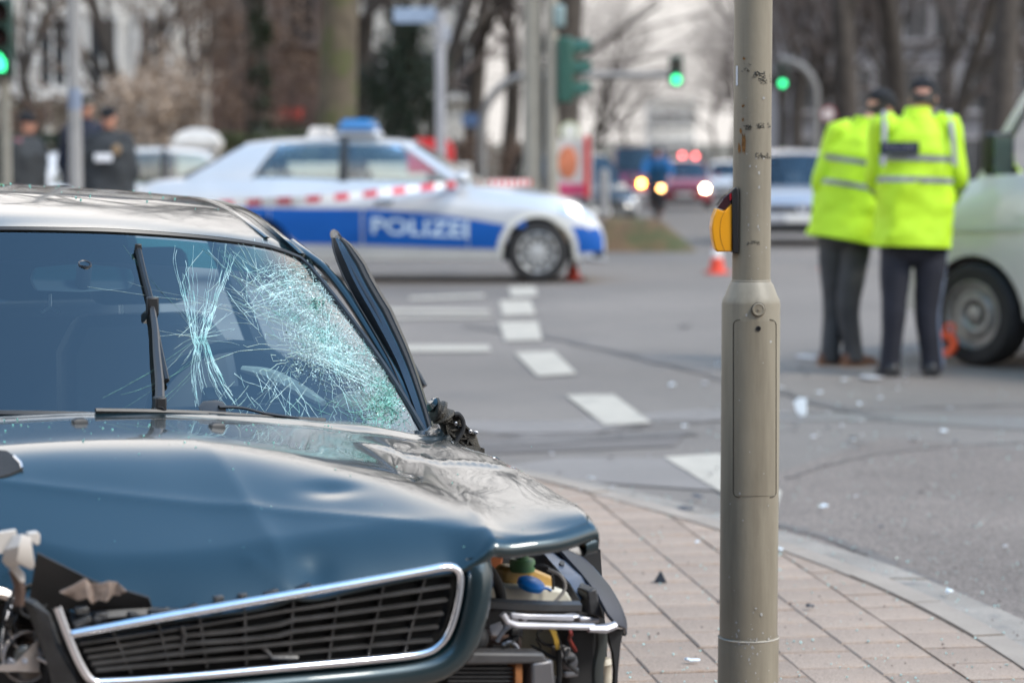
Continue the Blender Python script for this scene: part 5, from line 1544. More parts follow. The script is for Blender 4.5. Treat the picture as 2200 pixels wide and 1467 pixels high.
for wx in (-1.45, 1.55):
    for sg in (1, -1): wheel(van, (wx, sg * .82, .345), .345, .24, sg, rim_mat=M_STEELRIM, spokes=7, holes=True, tilt=Matrix.Rotation(math.radians(90), 4, 'Z'))
seats(van, (.35,), 1.3, (.40, -.40))
# ------------------------------------------------------------------ buildings
M_PLASTER = mat('white_plaster', (0.72, 0.69, 0.64), .85, var=.12, scale=1.2)
M_BROWNW = mat('brown_brick_wall', (0.17, 0.115, 0.095), .9, var=.3, scale=3)
M_GREYW = mat('grey_render', (0.22, 0.215, 0.23), .85, var=.12, scale=.8)
M_PALEW = mat('pale_render', (0.62, 0.60, 0.56), .9, var=.08, scale=.8)
M_FRAMEW = mat('window_frame_white', (0.60, 0.59, 0.57), .6, var=.05)
M_PANE = mat('window_pane_dark', (0.035, 0.04, 0.045), .08, var=.2, scale=2, spec=.7)
M_ROOFT = mat('roof_tile_grey', (0.06, 0.055, 0.055), .8, var=.25, scale=4)

def building(name, label, px0, px1, d, z0, H, depth, wall, win, rows, cols, roof=None, sill=True, frame=None, cat='house'):
    """front facade square to the view axis, with windows built as frame and pane"""
    a, b = at(px0, d), at(px1, d)
    w = b.x - a.x; c = V(((a.x + b.x) / 2, d, gz(d)))
    t = thing(name, label, cat, c)
    MB().box((0, depth / 2, H / 2 + z0 / 2 - .6), (w, depth, H - z0 + 1.2)).build('wall', wall, t)
    if roof:
        MB().prism([V((-w / 2 - .3, -.3, H)), V((w / 2 + .3, -.3, H)), V((w / 2 - .5, depth * .35, H + roof)), V((-w / 2 + .5, depth * .35, H + roof))], V((0, depth * .4, 0))).build('roof', M_ROOFT, t)
    MB().box((0, -.06, H - .12), (w + .3, .34, .24)).build('cornice', frame or M_FRAMEW, t)
    ww, wh = win
    proto = None
    for r in rows:
        for k in range(cols):
            x = -w / 2 + (k + .5) * w / cols
            if proto is None:
                f = MB()
                for sx in (-1, 1): f.box((sx * ww / 2, 0, 0), (.12, .14, wh + .24))
                for sz in (-1, 1): f.box((0, .003, sz * wh / 2), (ww - .12, .12, .12))
                f.box((0, .01, 0), (.06, .08, wh - .12))
                fo = f.build('window', frame or M_FRAMEW, t, smooth=False)
                MB().box((0, .03, 0), (ww - .08, .03, wh - .08)).build('pane', M_PANE, fo, smooth=False)
                if sill: MB().box((0, -.10, -wh / 2 - .10), (ww + .3, .22, .08)).build('sill', frame or M_FRAMEW, fo)
                proto = fo; q = fo
            else: q = copy_tree(proto, t)
            q.location = (x, -.055, r)
    return t, w
villa, vw = building('villa', 'white plastered villa with tall dark windows behind bare bushes at the left', -260, 388, 60, 0, 9.5, 8, M_PLASTER, (.75, 1.7), (1.2, 4.0, 7.0), 6, roof=2.5)
for x in (-.9, .6, 2.2):
    MB().lathe([(.20, 0), (.20, .2), (.15, .3), (.13, 2.5), (.19, 2.6), (.19, 2.75)], 12, Matrix.Translation((x, -.75, 0.0))).build('column', M_PLASTER, villa)
MB().box((.65, -.5, 2.86), (3.6, 1.1, .22)).build('balcony', M_PLASTER, villa, bevel=.03)
bh, bw_ = building('brown_house', 'brown brick house behind the thicket left of the big tree', 396, 700, 66, 0, 9, 8, M_BROWNW, (.8, 1.3), (1.4, 5.2, 7.6), 3, roof=2.5, frame=mat('brown_frame', (.22, .17, .15), .7))
zaw = P(632, 232, 65.4).z - gz(66)
MB().slab([[V((at(600, 66).x - bh.location.x, -.75, zaw - .28)), V((at(664, 66).x - bh.location.x, -.75, zaw - .28))], [V((at(604, 66).x - bh.location.x, -.02, zaw)), V((at(660, 66).x - bh.location.x, -.02, zaw))]], .03).build('awning', mat('awning_red', (.42, .06, .04), .7), bh)
building('grey_house', 'pale grey house seen between branches right of the big tree', 760, 1010, 84, 0, 7.4, 8, M_PALEW, (1.0, 1.5), (1.4, 4.4), 4, roof=2.6)
building('apartment_block', 'long grey apartment block behind the bare trees on the right', 1690, 2420, 112, 0, 16, 12, M_GREYW, (1.1, 2.0), (1.6, 4.8, 8.0, 11.2, 14), 12, frame=mat('grey_frame', (.30, .29, .30), .6), cat='building')
building('pale_tower', 'pale distant tower closing the end of the street', 1398, 1492, 235, 0, 6.4, 10, M_PALEW, (.7, 1.3), (2.0, 4.6), 4, cat='building')

# unseen houses added behind the photographer to darken reflections in paint and chrome
for nm, lab, x0, w_, wl_ in (('town_house', 'unseen brown brick house added behind the photographer to darken reflections', -17, 22, M_BROWNW), ('town_house', 'unseen grey house added behind the photographer to darken reflections', 9, 26, M_GREYW)):
    t_, _w = building(nm, lab, 1100 - w_ * FP / 40 / 2, 1100 + w_ * FP / 40 / 2, 20, 0, 15, 10, wl_, (1.2, 1.9), (1.8, 5.2, 8.6, 12), 8, roof=3, cat='house')
    t_.location = (x0, -15, 0); t_.rotation_euler = (0, 0, PI); t_.scale.x = 2.0
# ------------------------------------------------------------------ bare trees
M_BARK = mat('bark', (0.060, 0.050, 0.042), .95, var=.35, scale=5, bump=.6, bscale=14)
M_BARKG = mat('mossy_bark', (0.105, 0.085, 0.060), .95, var=.3, scale=3, bump=.6, bscale=10, alt=(.075, .085, .03), altf=(.5, .62))
M_TWIG = mat('twigs', (0.105, 0.083, 0.075), .95, var=.3, scale=1)
M_TWIGL = mat('pale_twigs', (0.19, 0.145, 0.115), .95, var=.3, scale=1)
M_IVY = mat('ivy_leaf', (0.020, 0.034, 0.013), .6, var=.5, scale=9)
M_YEW = mat('yew_needles', (0.022, 0.036, 0.020), .8, var=.5, scale=5)
M_HEDGE = mat('hedge_leaf', (0.055, 0.066, 0.022), .7, var=.5, scale=6)
M_DRYLEAF = mat('dry_beech_leaf', (0.46, 0.36, 0.28), .85, var=.35, scale=9)
M_DRYLEAF2 = mat('brown_dry_leaf', (0.16, 0.105, 0.075), .9, var=.35, scale=9)

def grow(seed, H, r0, fork, spread=.75, levels=6, kids=3, droop=0.0):
    rg = random.Random(seed); trunk, crown = MB(), MB()
    def limb(p, d, ln, r, lv):
        n = 5 if lv == 0 else (4 if lv < 3 else 3)
        pts = [p]; rad = [r]
        taper = .72 if lv == 0 else .55
        for k in range(n):
            d = (d + V((rg.gauss(0, .07 + .03 * lv), rg.gauss(0, .07 + .03 * lv), rg.gauss(.03, .04) - droop * lv * .02))).normalized()
            p = p + d * (ln / n); pts.append(p); rad.append(r * (1 - (1 - taper) * (k + 1) / n))
        if lv == 0: rad[0] = r * 1.35
        (trunk if lv < 2 else crown).tube(pts, rad, 9 if lv == 0 else (6 if lv < 2 else (4 if lv < 3 else 3)), cap=False)
        if lv >= levels: return
        m = kids + (1 if lv in (0, 1) else 0) + (1 if rg.random() < .4 else 0)
        for k in range(m):
            if lv == 0: i = rg.choice([n - 1, n, n, n]) if fork else rg.randint(2, n)
            else: i = rg.randint(1, n)
            u, w = basis(d); a = rg.uniform(0, 2 * PI) + k * 2.1
            sp_ = rg.uniform(.35, 1.0) * spread
            nd = (d * math.cos(sp_) + (u * math.cos(a) + w * math.sin(a)) * math.sin(sp_)).normalized()
            limb(pts[i], nd, ln * rg.uniform(.60, .82) if lv else H * .30 * rg.uniform(.8, 1.2), rad[i] * rg.uniform(.50, .72), lv + 1)
    limb(V((0, 0, -.2)), V((rg.gauss(0, .03), rg.gauss(0, .03), 1)), H * (.34 if fork else .5), r0, 0)
    return trunk, crown
protos = []
for k, (s_, H, r0, fk) in enumerate(((1, 15, .27, True), (2, 17, .30, True), (3, 13, .2, False), (4, 16, .26, True))):
    tk, cw = grow(s_, H, r0, fk, levels=6, kids=3)
    protos.append((tk, cw))
mesh_cache = {}
def tree(name, label, px, d, k, sc=1.0, rz=0, group=None, bark=None, twig=None, z=0.0):
    key = (k, bark.name if bark else '', twig.name if twig else '')
    c = at(px, d); c.z += z
    t = thing(name, label, 'tree', c, rz, group); t.scale = (sc, sc, sc)
    if key not in mesh_cache:
        a = protos[k][0].build('trunk', bark or M_BARK, t, angle=180); b = protos[k][1].build('crown', twig or M_TWIG, t, smooth=False)
        mesh_cache[key] = (a, b)
    else:
        for q in mesh_cache[key]:
            n_ = q.copy(); COL.objects.link(n_); n_.parent = t
    return t
# the big mossy tree
tk, cw = grow(21, 19, .40, True, levels=6, kids=3, spread=.8)
protos.append((tk, cw))
tree('tree', 'thick mossy tree trunk rising behind the police saloon', 716, 44, 4, 1.0, .6, bark=M_BARKG)
# street trees right
TR = [(1830, 62, 0, 1.25, 'bare forked tree behind the hi-vis pair, left of both heads'), (1921, 72, 1, 1.25, 'tall bare tree directly behind the hi-vis heads'), (2150, 52, 3, 1.2, 'dark spreading bare tree standing behind the van roof'),
      (1752, 88, 2, 1.0, 'slender bare tree behind the curved signal mast right of the post'), (2052, 84, 0, 1.1, 'bare tree against the grey block between hi-vis pair and van'), (1705, 112, 1, .95, 'bare tree beyond the green lamp right of the post'),
      (1652, 132, 3, .8, 'distant bare tree hidden mostly by the beige post'), (2262, 64, 1, 1.0, 'bare tree at the right edge beyond the van'), (1985, 104, 2, 1.15, 'thin far bare tree over the broad hi-vis shoulder'), (1618, 165, 0, .75, 'small far bare tree left of the beige post'), (1540, 190, 3, .7, 'tiny far bare tree right of the pale tower'), (1572, 140, 1, .66, 'small far bare tree over the pale roadside car'),
      (2200, 96, 0, 1.1, 'far bare tree over the van windscreen'), (1880, 96, 3, 1.1, 'far bare tree between the two hi-vis heads'), (1785, 100, 0, 1.0, 'far forked bare tree over the round reddish sign'), (2110, 76, 2, 1.0, 'slender bare tree beside the red banner'),
      (1675, 98, 0, .9, 'bare forked tree just right of the beige post'), (2010, 66, 2, 1.0, 'slender bare tree rising from the broad hi-vis shoulder')]
rt_ = random.Random(5)
for px_t, y_t, k_t, lab_t in ((-3.2, -4.5, 0, 'unseen tree added behind the photographer to darken the bonnet reflection'), (2.6, -6.5, 3, 'second unseen tree added behind the photographer to darken the bonnet reflection'), (-8.0, -3.0, 1, 'tall unseen tree added behind the photographer at the wrecked car side for its reflection')):  # out-of-view trees, added so the lower bonnet mirrors something darker
    tree('tree', lab_t, 1100, 40, k_t, 1.0, 1.3 * k_t, 'unseen trees added behind the photographer for reflections').location = (px_t, y_t, 0)
tree('tree', 'near bare tree whose twigs hang into the top right corner', 2470, 30, 3, 1.0, .8, 'bare trees along the right side of the street')
tree('tree', 'near bare tree beyond the left edge of the junction', -190, 38, 1, 1.1, 2.8, 'bare trees on the left side')
for px, d, k, sc, lab in TR:
    tree('tree', lab, px, d, k, sc * rt_.uniform(.95, 1.05), rt_.uniform(0, 6.28), 'bare trees along the right side of the street')
TL = [(1290, 150, 3, .62, 'small far bare tree right of the poster board'), (1345, 175, 1, .6, 'tiny far bare tree left of the pale tower'), (1262, 105, 2, .62, 'small slender bare tree right of the green signal head'), (1192, 48, 1, 1.4, 'bare dark tree rising behind the twin signal posts'), (1085, 66, 0, 1.0, 'bare forked tree left of the twin signal posts'), (1005, 60, 3, 1.0, 'bare spreading tree behind the street-name post'), (1245, 92, 2, .7, 'slender small bare tree above the poster board'),
      (955, 74, 2, 1.0, 'slender bare tree right of the street-name blade'), (790, 62, 0, 1.0, 'bare tree touching the right side of the mossy trunk'), (845, 78, 1, 1.0, 'tall far bare tree above the yew'), (650, 68, 3, 1.0, 'bare spreading tree left of the mossy trunk'),
      (1215, 120, 0, .7, 'small far bare tree under the green signal head'), (1150, 84, 3, .9, 'far bare tree between the twin posts'), (900, 58, 2, 1.0, 'slender bare tree behind the red box'), (575, 74, 0, 1.0, 'far bare tree behind the ivy trunk'),
      ]
for px, d, k, sc, lab in TL:
    tree('tree', lab, px, d, k, sc * rt_.uniform(.95, 1.05), rt_.uniform(0, 6.28), 'bare trees on the left side')
tree('tree', 'bare pale-barked tree before the white villa', 318, 52, 2, .8, 1.0, 'bare trees by the villa', twig=M_TWIGL)
tree('tree', 'bare leaning tree above the officers left of the grey post', 92, 46, 3, .55, 2.2, 'bare trees by the villa', twig=M_TWIGL)
tree('tree', 'bare pale tree between villa and brown house', 430, 54, 0, .6, 4.0, 'bare trees by the villa', twig=M_TWIGL)
tree('tree', 'bare small tree right of the grey post', 232, 50, 2, .6, 5.1, 'bare trees by the villa', twig=M_TWIGL)

def leaves_mb(n, rg, fn, size, mb=None):
    """n small leaf faces at points given by fn(rg) -> (point, outward)"""
    mb = mb or MB()
    for _ in range(n):
        p, o = fn(rg); s_ = size * rg.uniform(.6, 1.4)
        a = V((rg.gauss(0, 1), rg.gauss(0, 1), rg.gauss(0, 1))).normalized(); b = a.cross(V((rg.gauss(0, 1), rg.gauss(0, 1), rg.gauss(0, 1)))).normalized()
        mb.add([p - a * s_, p + b * s_ * .5, p + a * s_, p - b * s_ * .5], [(0, 1, 2, 3)])
    return mb
def clumps(rg, n, ext, z0, z1, r=.35):
    out = []
    for _ in range(n):
        z = rg.uniform(0, 1)
        out.append((V((rg.gauss(0, .42) * ext[0], rg.gauss(0, .42) * ext[1], lerp(z0, z1, z))), r * rg.uniform(.5, 1.3)))
    return out
def leafy(name, label, cat, px, d, ext, z0, z1, n, size, m, seed, group=None, stems=12, ncl=40, r=.35, z=0.0, stem_mat=None):
    rg = random.Random(seed)
    c = at(px, d); c.z += z
    t = thing(name, label, cat, c, 0, group)
    cl = clumps(rg, ncl, ext, z0, z1, r)
    def fn(g):
        q, rr = g.choice(cl); v_ = V((g.gauss(0, 1), g.gauss(0, 1), g.gauss(0, 1))).normalized() * rr * g.random() ** .5
        p = q + v_; p.z = max(p.z, .02); return p, v_
    leaves_mb(n, rg, fn, size).build('crown' if cat == 'tree' else 'foliage', m, t, smooth=False)
    st = MB()
    for k in range(stems):
        q = rg.choice(cl)[0]; b = V((q.x * .15 + rg.gauss(0, .1), q.y * .15 + rg.gauss(0, .1), 0))
        st.tube(cr([b, b.lerp(q, .5) + V((rg.gauss(0, .1), rg.gauss(0, .1), .15)), q], 3), [.035, .03, .026, .022, .018, .012, .006], 4, cap=False)
    o = st.build('trunk' if cat == 'tree' else 'stems', stem_mat or M_BARK, t); 
    if cat != 'tree': o['kind'] = 'stuff'
    return t
leafy('yew_tree', 'dark green yew between the mossy trunk and the street-name post', 'tree', 868, 50, (.9, .8), .3, 4.2, 9000, .055, M_YEW, 31, ncl=60, r=.5)
leafy('ivy_tree', 'slim ivy-covered trunk left of the mossy tree', 'tree', 557, 46, (.16, .16), .1, 7.5, 6000, .05, M_IVY, 32, ncl=60, r=.17)
SH = [(262, 44, (1.0, .6), 2.7, M_DRYLEAF, 'tall bush of pale dry leaves behind the officer with the soft cap'), (352, 46, (1.1, .6), 3.4, M_DRYLEAF, 'tall bush of pale dry leaves above the white gatepost'), (400, 45, (.6, .5), 2.9, M_DRYLEAF, 'narrow pale dry-leaved bush right of the white gatepost'),
      (150, 48, (1.2, .6), 2.6, M_DRYLEAF2, 'brown dry bush behind the grey post'), (470, 50, (1.5, .7), 4.6, M_DRYLEAF2, 'brown leafless thicket left of the ivy trunk'), (610, 52, (1.5, .7), 4.8, M_DRYLEAF2, 'brown thicket between ivy trunk and mossy trunk'), (20, 44, (.8, .6), 2.3, M_DRYLEAF2, 'brown bush behind the traffic light at the left edge'),
      (975, 54, (1.3, .6), 1.8, M_DRYLEAF2, 'low brown bush behind the street-name post'), (1080, 58, (1.3, .6), 1.7, M_DRYLEAF2, 'low brown bush left of the twin posts')]
for k, (px, d, ext, z1, m, lab) in enumerate(SH):
    leafy('bush', lab, 'bush', px, d, ext, .2, z1, 3200, .05, m, 40 + k, 'winter bushes by the gardens', stems=26, ncl=46, r=.4, stem_mat=M_TWIGL if m is M_DRYLEAF else M_TWIG)
HG = [(545, 42, 1.1, 1.72, 'mid green hedge right of the white gatepost'), (655, 43, .9, 1.8, 'dark green hedge below the mossy trunk'), (845, 43, .8, 1.62, 'clipped dark hedge behind the blue light bar'), (225, 42, 1.0, 1.5, 'dark green hedge behind the soft-capped officer'), (70, 42, 1.2, 1.7, 'dark hedge behind the officer in the knitted cap')]
for k, (px, d, w_, h_, lab) in enumerate(HG):
    rg = random.Random(60 + k); c = at(px, d)
    t = thing('hedge', lab, 'hedge', c, 0, 'garden hedges')
    def fn(g):
        p = V((g.uniform(-w_, w_), g.uniform(-.35, .35), g.uniform(.05, h_))); f = g.choice((0, 1, 2))
        if f == 0: p.y = -.35
        if f == 1: p.z = h_ + .07 * noise.noise(V((p.x * 3, p.y * 3, k)))
        return p + V((g.gauss(0, .03),) * 3), p
    leaves_mb(6500, rg, fn, .045).build('foliage', M_HEDGE if k in (0,) else M_YEW, t, smooth=False)
    st = MB()
    for q in range(10): st.tube([V((lerp(-w_, w_, q / 9), 0, 0)), V((lerp(-w_, w_, q / 9) + rg.gauss(0, .1), 0, h_ * .8))], .02, 4)
    o = st.build('stems', M_BARK, t); o['kind'] = 'stuff'

# pale garden wall running right from the gatepost
gw = thing('garden_wall', 'low pale garden wall behind the police saloon, right of the gatepost', 'wall', at(735, 40.2))
wl = at(1010, 40.2).x - at(455, 40.2).x
MB().box((0, 0, .60), (wl, .24, 1.24)).build('wall', M_PLASTER, gw, bevel=.01)
MB().box((0, 0, 1.25), (wl, .32, .07)).build('coping', M_PALEW, gw, bevel=.01)
# white gatepost
M_GATE = mat('gatepost_white', (.52, .50, .47), .85, var=.08)
gp_ = thing('gatepost', 'white rendered gatepost with a domed moulded cap behind the police saloon', 'gatepost', at(426, 39.5))
MB().box((0, 0, .72), (.60, .60, 1.44)).build('shaft', M_GATE, gp_, bevel=.02)
MB().loft([[V((a * w, b * w, z)) for a, b in ((-1, -1), (1, -1), (1, 1), (-1, 1))] for z, w in ((1.44, .31), (1.50, .33), (1.55, .37), (1.64, .37), (1.66, .34), (1.76, .29), (1.82, .16), (1.84, .05))]).build('cap', M_GATE, gp_, angle=30)

# ------------------------------------------------------------------ street furniture
M_POLE = mat('pole_grey_green', (0.27, 0.25, 0.205), .6, var=.12, scale=4)
M_POLEG = mat('pole_grey', (0.27, 0.265, 0.26), .5, metal=.2, var=.12, scale=4)
M_SIGG = mat('signal_green_housing', (0.018, 0.055, 0.040), .5, var=.1)
M_LENSOFF = mat('signal_lens_off', (0.035, 0.012, 0.010), .2)
def signal_head(parent, c, facing, h=.95, w=.30, lit=2, lens_r=.10, lit_mat=None, arrow=False, mat_=None):
    """three-lens head, facing = unit vector the lenses look along"""
    f = V(facing).normalized(); r = f.cross(V((0, 0, 1))).normalized(); R = Matrix((r, f, V((0, 0, 1)))).transposed()
    hd_ = MB().box(c, (w, .18, h), R).build('signal_head', mat_ or M_SIGG, parent, bevel=.03)
    for k in range(3):
        z = c.z + h * (.32 - .32 * k); q = V((c.x, c.y, z)) + f * .092
        Mx = Matrix.Translation(q) @ R.to_4x4() @ Matrix.Rotation(-PI / 2, 4, 'X')
        m = (lit_mat or L_GREEN) if k == lit else M_LENSOFF
        if arrow and k == lit:
            MB().lathe([(lens_r, 0), (lens_r * .5, .012), (.0001, .016)], 18, Mx).build('lens', M_LENSOFF, hd_)
            fig = [V((x, .022, z2)) for x, z2 in ((-.055, -.085), (.055, -.085), (.065, .0), (.03, .05), (.0, .085), (-.03, .05), (-.065, .0))]
            MB().prism([q + R @ V((p.x, 0, p.z)) + f * .018 for p in fig], f * .006).build('lit_figure', m, hd_)
        else:
            MB().lathe([(lens_r, 0), (lens_r * .5, .012), (.0001, .016)], 18, Mx).build('lens', m, hd_)
        v_ = []
        for e in (0, .20):
            v_.append([q + R @ V(((lens_r + .015) * math.cos(a), 0, (lens_r + .015) * math.sin(a))) + f * e * (1 if 0 < i < 10 else .35) for i, a in enumerate([-.5 + (PI + 1.0) * j / 10 for j in range(11)])])
        MB().slab(v_, .006).build('visor', mat_ or M_SIGG, hd_)
    return hd_
def post(t, px0, py0, px1, py1, d, r, m, n=14):
    a = P(px0, py0, d) - t.location; b = P(px1, py1, d) - t.location
    return MB().tube([a, b], r, n).build('post', m, t)
# traffic light at the left edge, lit green walking light
tl = thing('traffic_light', 'green-lit traffic light in a dark housing on a thin post at the left edge', 'traffic light', at(14, 24))
MB().tube([(0, 0, 0), (0, 0, 2.35)], .052, 14).build('post', M_POLE, tl)
signal_head(tl, V((-.02, -.12, (P(8, 82, 24).z))), (.12, -1, 0), h=.74, w=.27, lit=2, arrow=True, lens_r=.095)
lp = thing('lamp_post', 'plain grey steel post between the officers', 'post', at(163, 23.5))
MB().lathe([(.075, 0), (.075, .9), (.066, .95), (.064, 3.2), (.058, 6.5)], 16).build('post', M_POLEG, lp)
MB().lathe([(.0665, 1.78), (.0665, 1.98)], 16, cap=False).build('band', mat('blue_grey_band', (.20, .24, .32), .5), lp)
MB().tube([(0, 0, 6.4), (0, -.3, 6.6), (0, -1.2, 6.7)], .035, 10).ell((0, -1.3, 6.7), (.12, .35, .08)).build('lamp_arm', M_POLEG, lp)
# twin posts with a signal seen from the side
tp2 = thing('signal_mast', 'pair of thick beige posts side by side with a green signal head seen edge-on', 'signal mast', at(1160, 29))
MB().lathe([(.135, 0), (.135, 1.0), (.115, 1.1), (.11, 6.5)], 18, Matrix.Translation((-.085, 0, 0))).build('post', M_POLE, tp2)
MB().lathe([(.10, 0), (.10, .9), (.078, 1.0), (.075, 4.6)], 16, Matrix.Translation((.135, -.10, 0))).build('post', M_POLE, tp2)
zc_ = P(1225, 145, 29).z
signal_head(tp2, V((.30, -.08, zc_)), (1, -.10, 0), h=.76, w=.26, lit=-1, lens_r=.09, mat_=mat('signal_teal_housing', (0.025, 0.095, 0.070), .5))
MB().bar((.15, -.1, zc_ + .3), (.28, -.1, zc_ + .3), .04, .04).build('bracket', M_POLE, tp2)
MB().box((.22, -.12, P(1200, 30, 29).z), (.14, .14, .26)).build('detector', mat('pale_teal', (.22, .30, .30), .5), tp2, bevel=.03)
# street-name post
sn = thing('street_sign', 'tall pale post with a bluish street-name blade pointing left', 'street sign', at(947, 33))
zt_ = P(947, 12, 33).z
MB().tube([(0, 0, 0), (0, 0, zt_)], .068, 14).build('post', mat('pale_post', (.38, .38, .40), .5, metal=.2), sn)
bla = P(890, 34, 33) - sn.location
MB().box(bla, (.56, .035, .20)).build('name_blade', mat('blade_blue', (.30, .38, .50), .4, var=.2, scale=12), sn, bevel=.008)
vs, fs = text_mesh('STRASSE', .12, .001, 'blade_lettering') if False else ([], [])
MB().box(P(955, 75, 33) - sn.location, (.16, .10, .22)).build('junction_box', mat('pale_box', (.34, .36, .40), .5), sn, bevel=.02)
# red box behind the bonnet of the police car
rb = thing('post_box', 'rounded red box on a stand behind the police saloon windscreen', 'post box', at(926, 38.5))
zr0, zr1 = P(926, 372, 38.5).z - rb.location.z, P(926, 303, 38.5).z - rb.location.z
MB().prism([V((x, -.2, z)) for x, z in ((-.36, zr0), (.36, zr0), (.36, zr1 - .12), (.31, zr1 - .02), (.2, zr1 + .04), (-.22, zr1 + .04), (-.33, zr1 - .03), (-.36, zr1 - .12))], V((0, .4, 0))).build('box', mat('post_red', (.55, .022, .025), .45, var=.1), rb, bevel=.02)
MB().box((0, 0, zr0 / 2), (.14, .14, zr0)).build('stand', M_POLEG, rb)
MB().box((.05, -.205, zr1 - .22), (.34, .02, .05)).build('slot', M_BLACK, rb)
# poster board with a plain face-coloured oval
pb = thing('poster_board', 'white-framed red poster board with a plain orange oval, right of the twin posts', 'poster', at(1228, 37))
z0_, z1_ = P(1228, 425, 37).z - pb.location.z, P(1228, 298, 37).z - pb.location.z
MB().box((0, 0, (z0_ + z1_) / 2), (.54, .06, z1_ - z0_)).build('panel', mat('poster_grey', (.55, .52, .50), .5, var=.2, scale=5), pb, bevel=.01)
MB().box((.23, -.035, (z0_ + z1_) / 2 + .02), (.09, .02, z1_ - z0_ + .05)).build('red_edge', mat('poster_red', (.62, .05, .04), .5), pb)
MB().ell((-.06, -.04, z0_ + (z1_ - z0_) * .60), (.15, .02, .25), 18, 10).build('poster_oval', mat('poster_orange', (.62, .20, .10), .55, var=.2), pb)
MB().box((-.02, -.038, z0_ + .12), (.44, .02, .18)).build('poster_band', mat('poster_pink', (.55, .06, .16), .5, var=.3, scale=8), pb, bevel=.01)
for x in (-.24, .29): MB().tube([(x, 0.0, 0), (x, 0, z1_ + .04)], .028, 8).build('leg', mat('pale_leg', (.5, .48, .46), .5), pb)
# grey bollard post and mound beside the dark car
bo = thing('bollard', 'grey bollard standing before the dark car on the far corner', 'bollard', at(1298, 36.6, .1))
MB().lathe([(.075, 0), (.075, 1.02), (.06, 1.08), (.0, 1.10)], 14).build('post', M_POLEG, bo)
mrow = []
for i in range(17):
    r_ = []
    for j in range(9):
        x = lerp(-1.3, 1.0, i / 16); y = lerp(-.8, 2.4, j / 8)
        e = min(1, (1 - abs(x + .15) / 1.2) * 2.2) * min(1, (j / 8) * 3) * (1 - .4 * (j / 8))
        r_.append(V((x, y, max(0, e) * .55 + .04 * noise.noise(V((x * 3, y * 3, 2))) - .02)))
    mrow.append(r_)
md = MB().grid([r[::1] for r in mrow], flip=True).build('verge', mat('verge_earth', (.13, .075, .035), .95, var=.4, scale=5, alt=(.06, .065, .02), altf=(.45, .6)), None)
md.location = at(1345, 36.2, .02); md['kind'] = 'structure'
# overhead signal arms
def gantry(label, px, d, r, pyt, px_arm, py_sig, px_sig, side):
    t = thing('signal_gantry', label, 'signal gantry', at(px, d), 0, 'curved signal masts over the far street')
    zt = P(px, pyt, d).z - t.location.z; sx = 1 if px_arm > px else -1
    L_ = abs(at(px_arm, d).x - at(px, d).x); rr = 1.0
    pts = [V((0, 0, 0)), V((0, 0, zt - rr))] + [V((sx * rr * (1 - math.cos(a)), 0, zt - rr + rr * math.sin(a))) for a in [PI / 2 * k / 8 for k in range(1, 9)]] + [V((sx * L_, 0, zt))]
    MB().tube(pts, [r] * (len(pts) - 1) + [r * .7], 10).build('mast', M_POLEG, t)
    c = P(px_sig, py_sig, d) - t.location
    c.y = -.15
    hd_ = MB().box(c + V((0, .1, .17)), (.28, .2, .62)).build('signal_head', M_SIGG, t, bevel=.03)
    MB().lathe([(.08, 0), (.05, .012), (.0001, .016)], 18, Matrix.Translation(c + V((0, -.01, 0))) @ Matrix.Rotation(PI / 2, 4, 'X')).build('lens', L_GREEN, hd_)
    for k in (1,): MB().lathe([(.09, 0), (.06, .012), (.0001, .016)], 18, Matrix.Translation(c + V((0, -.01, .30 * k))) @ Matrix.Rotation(PI / 2, 4, 'X')).build('lens', M_LENSOFF, hd_)
    return t
gantry('curved grey signal mast reaching from behind the twin posts over the street, green lit', 1037, 50, .085, 163, 1460, 172, 1452, 1)
gantry('curved grey signal mast right of the post, its arm pointing left, green lit', 1752, 66, .10, 128, 1672, 180, 1680, -1)
# red tail lights beyond the red car: a light grey van stopping
def far_van(name, label, loc, rz, paint, H=1.85):
    t = thing(name, label, 'van', loc, rz)
    VG = Car(.95, [(-2.4, 1.0), (-2.3, 1.1), (1.0, 1.12), (1.5, 1.05), (2.2, .8), (2.4, .5)], .3, (-1.4, 1.5), .33, -2.4, 2.4)
    VG.body('body', paint, t)
    VG.greenhouse(t, paint, M_DKGLASS, [((1.4, .8), 'p'), ((1.25, .7), 'g'), ((.2, .2), 'p'), ((-2.35, -2.3), 'p')], lambda x: H, lambda x: .80)
    MB().box((2.40, 0, .46), (.05, 1.5, .20)).build('front_bumper', paint, t, bevel=.02); MB().box((2.43, 0, .48), (.02, .52, .11)).build('number_plate', M_PLATE, t)
    for wx in (-1.4, 1.5):
        for sg in (1, -1): wheel(t, (wx, sg * .8, .33), .33, .2, sg, tilt=Matrix.Rotation(PI / 2, 4, 'Z'))
    return t
gv = far_van('grey_van', 'light grey van beyond the red car with two red lamps lit', at(1472, 96), math.radians(88), M_SILV2)
for sg, z in ((1, 1.62), (-1, 1.60)): MB().ell((-2.42, sg * .25 - .05, z + .12), (.03, .075, .075), 10, 8).build('lit_lamp', L_RED, gv)
mv = far_van('maroon_van', 'maroon van with a dark windscreen and one amber lamp, behind the cyclist', at(1374, 84), math.radians(-93), M_PURP, 1.92)
MB().ell((2.38, .06, .76), (.04, .09, .09), 12, 8).build('lit_lamp', L_AMB, mv)
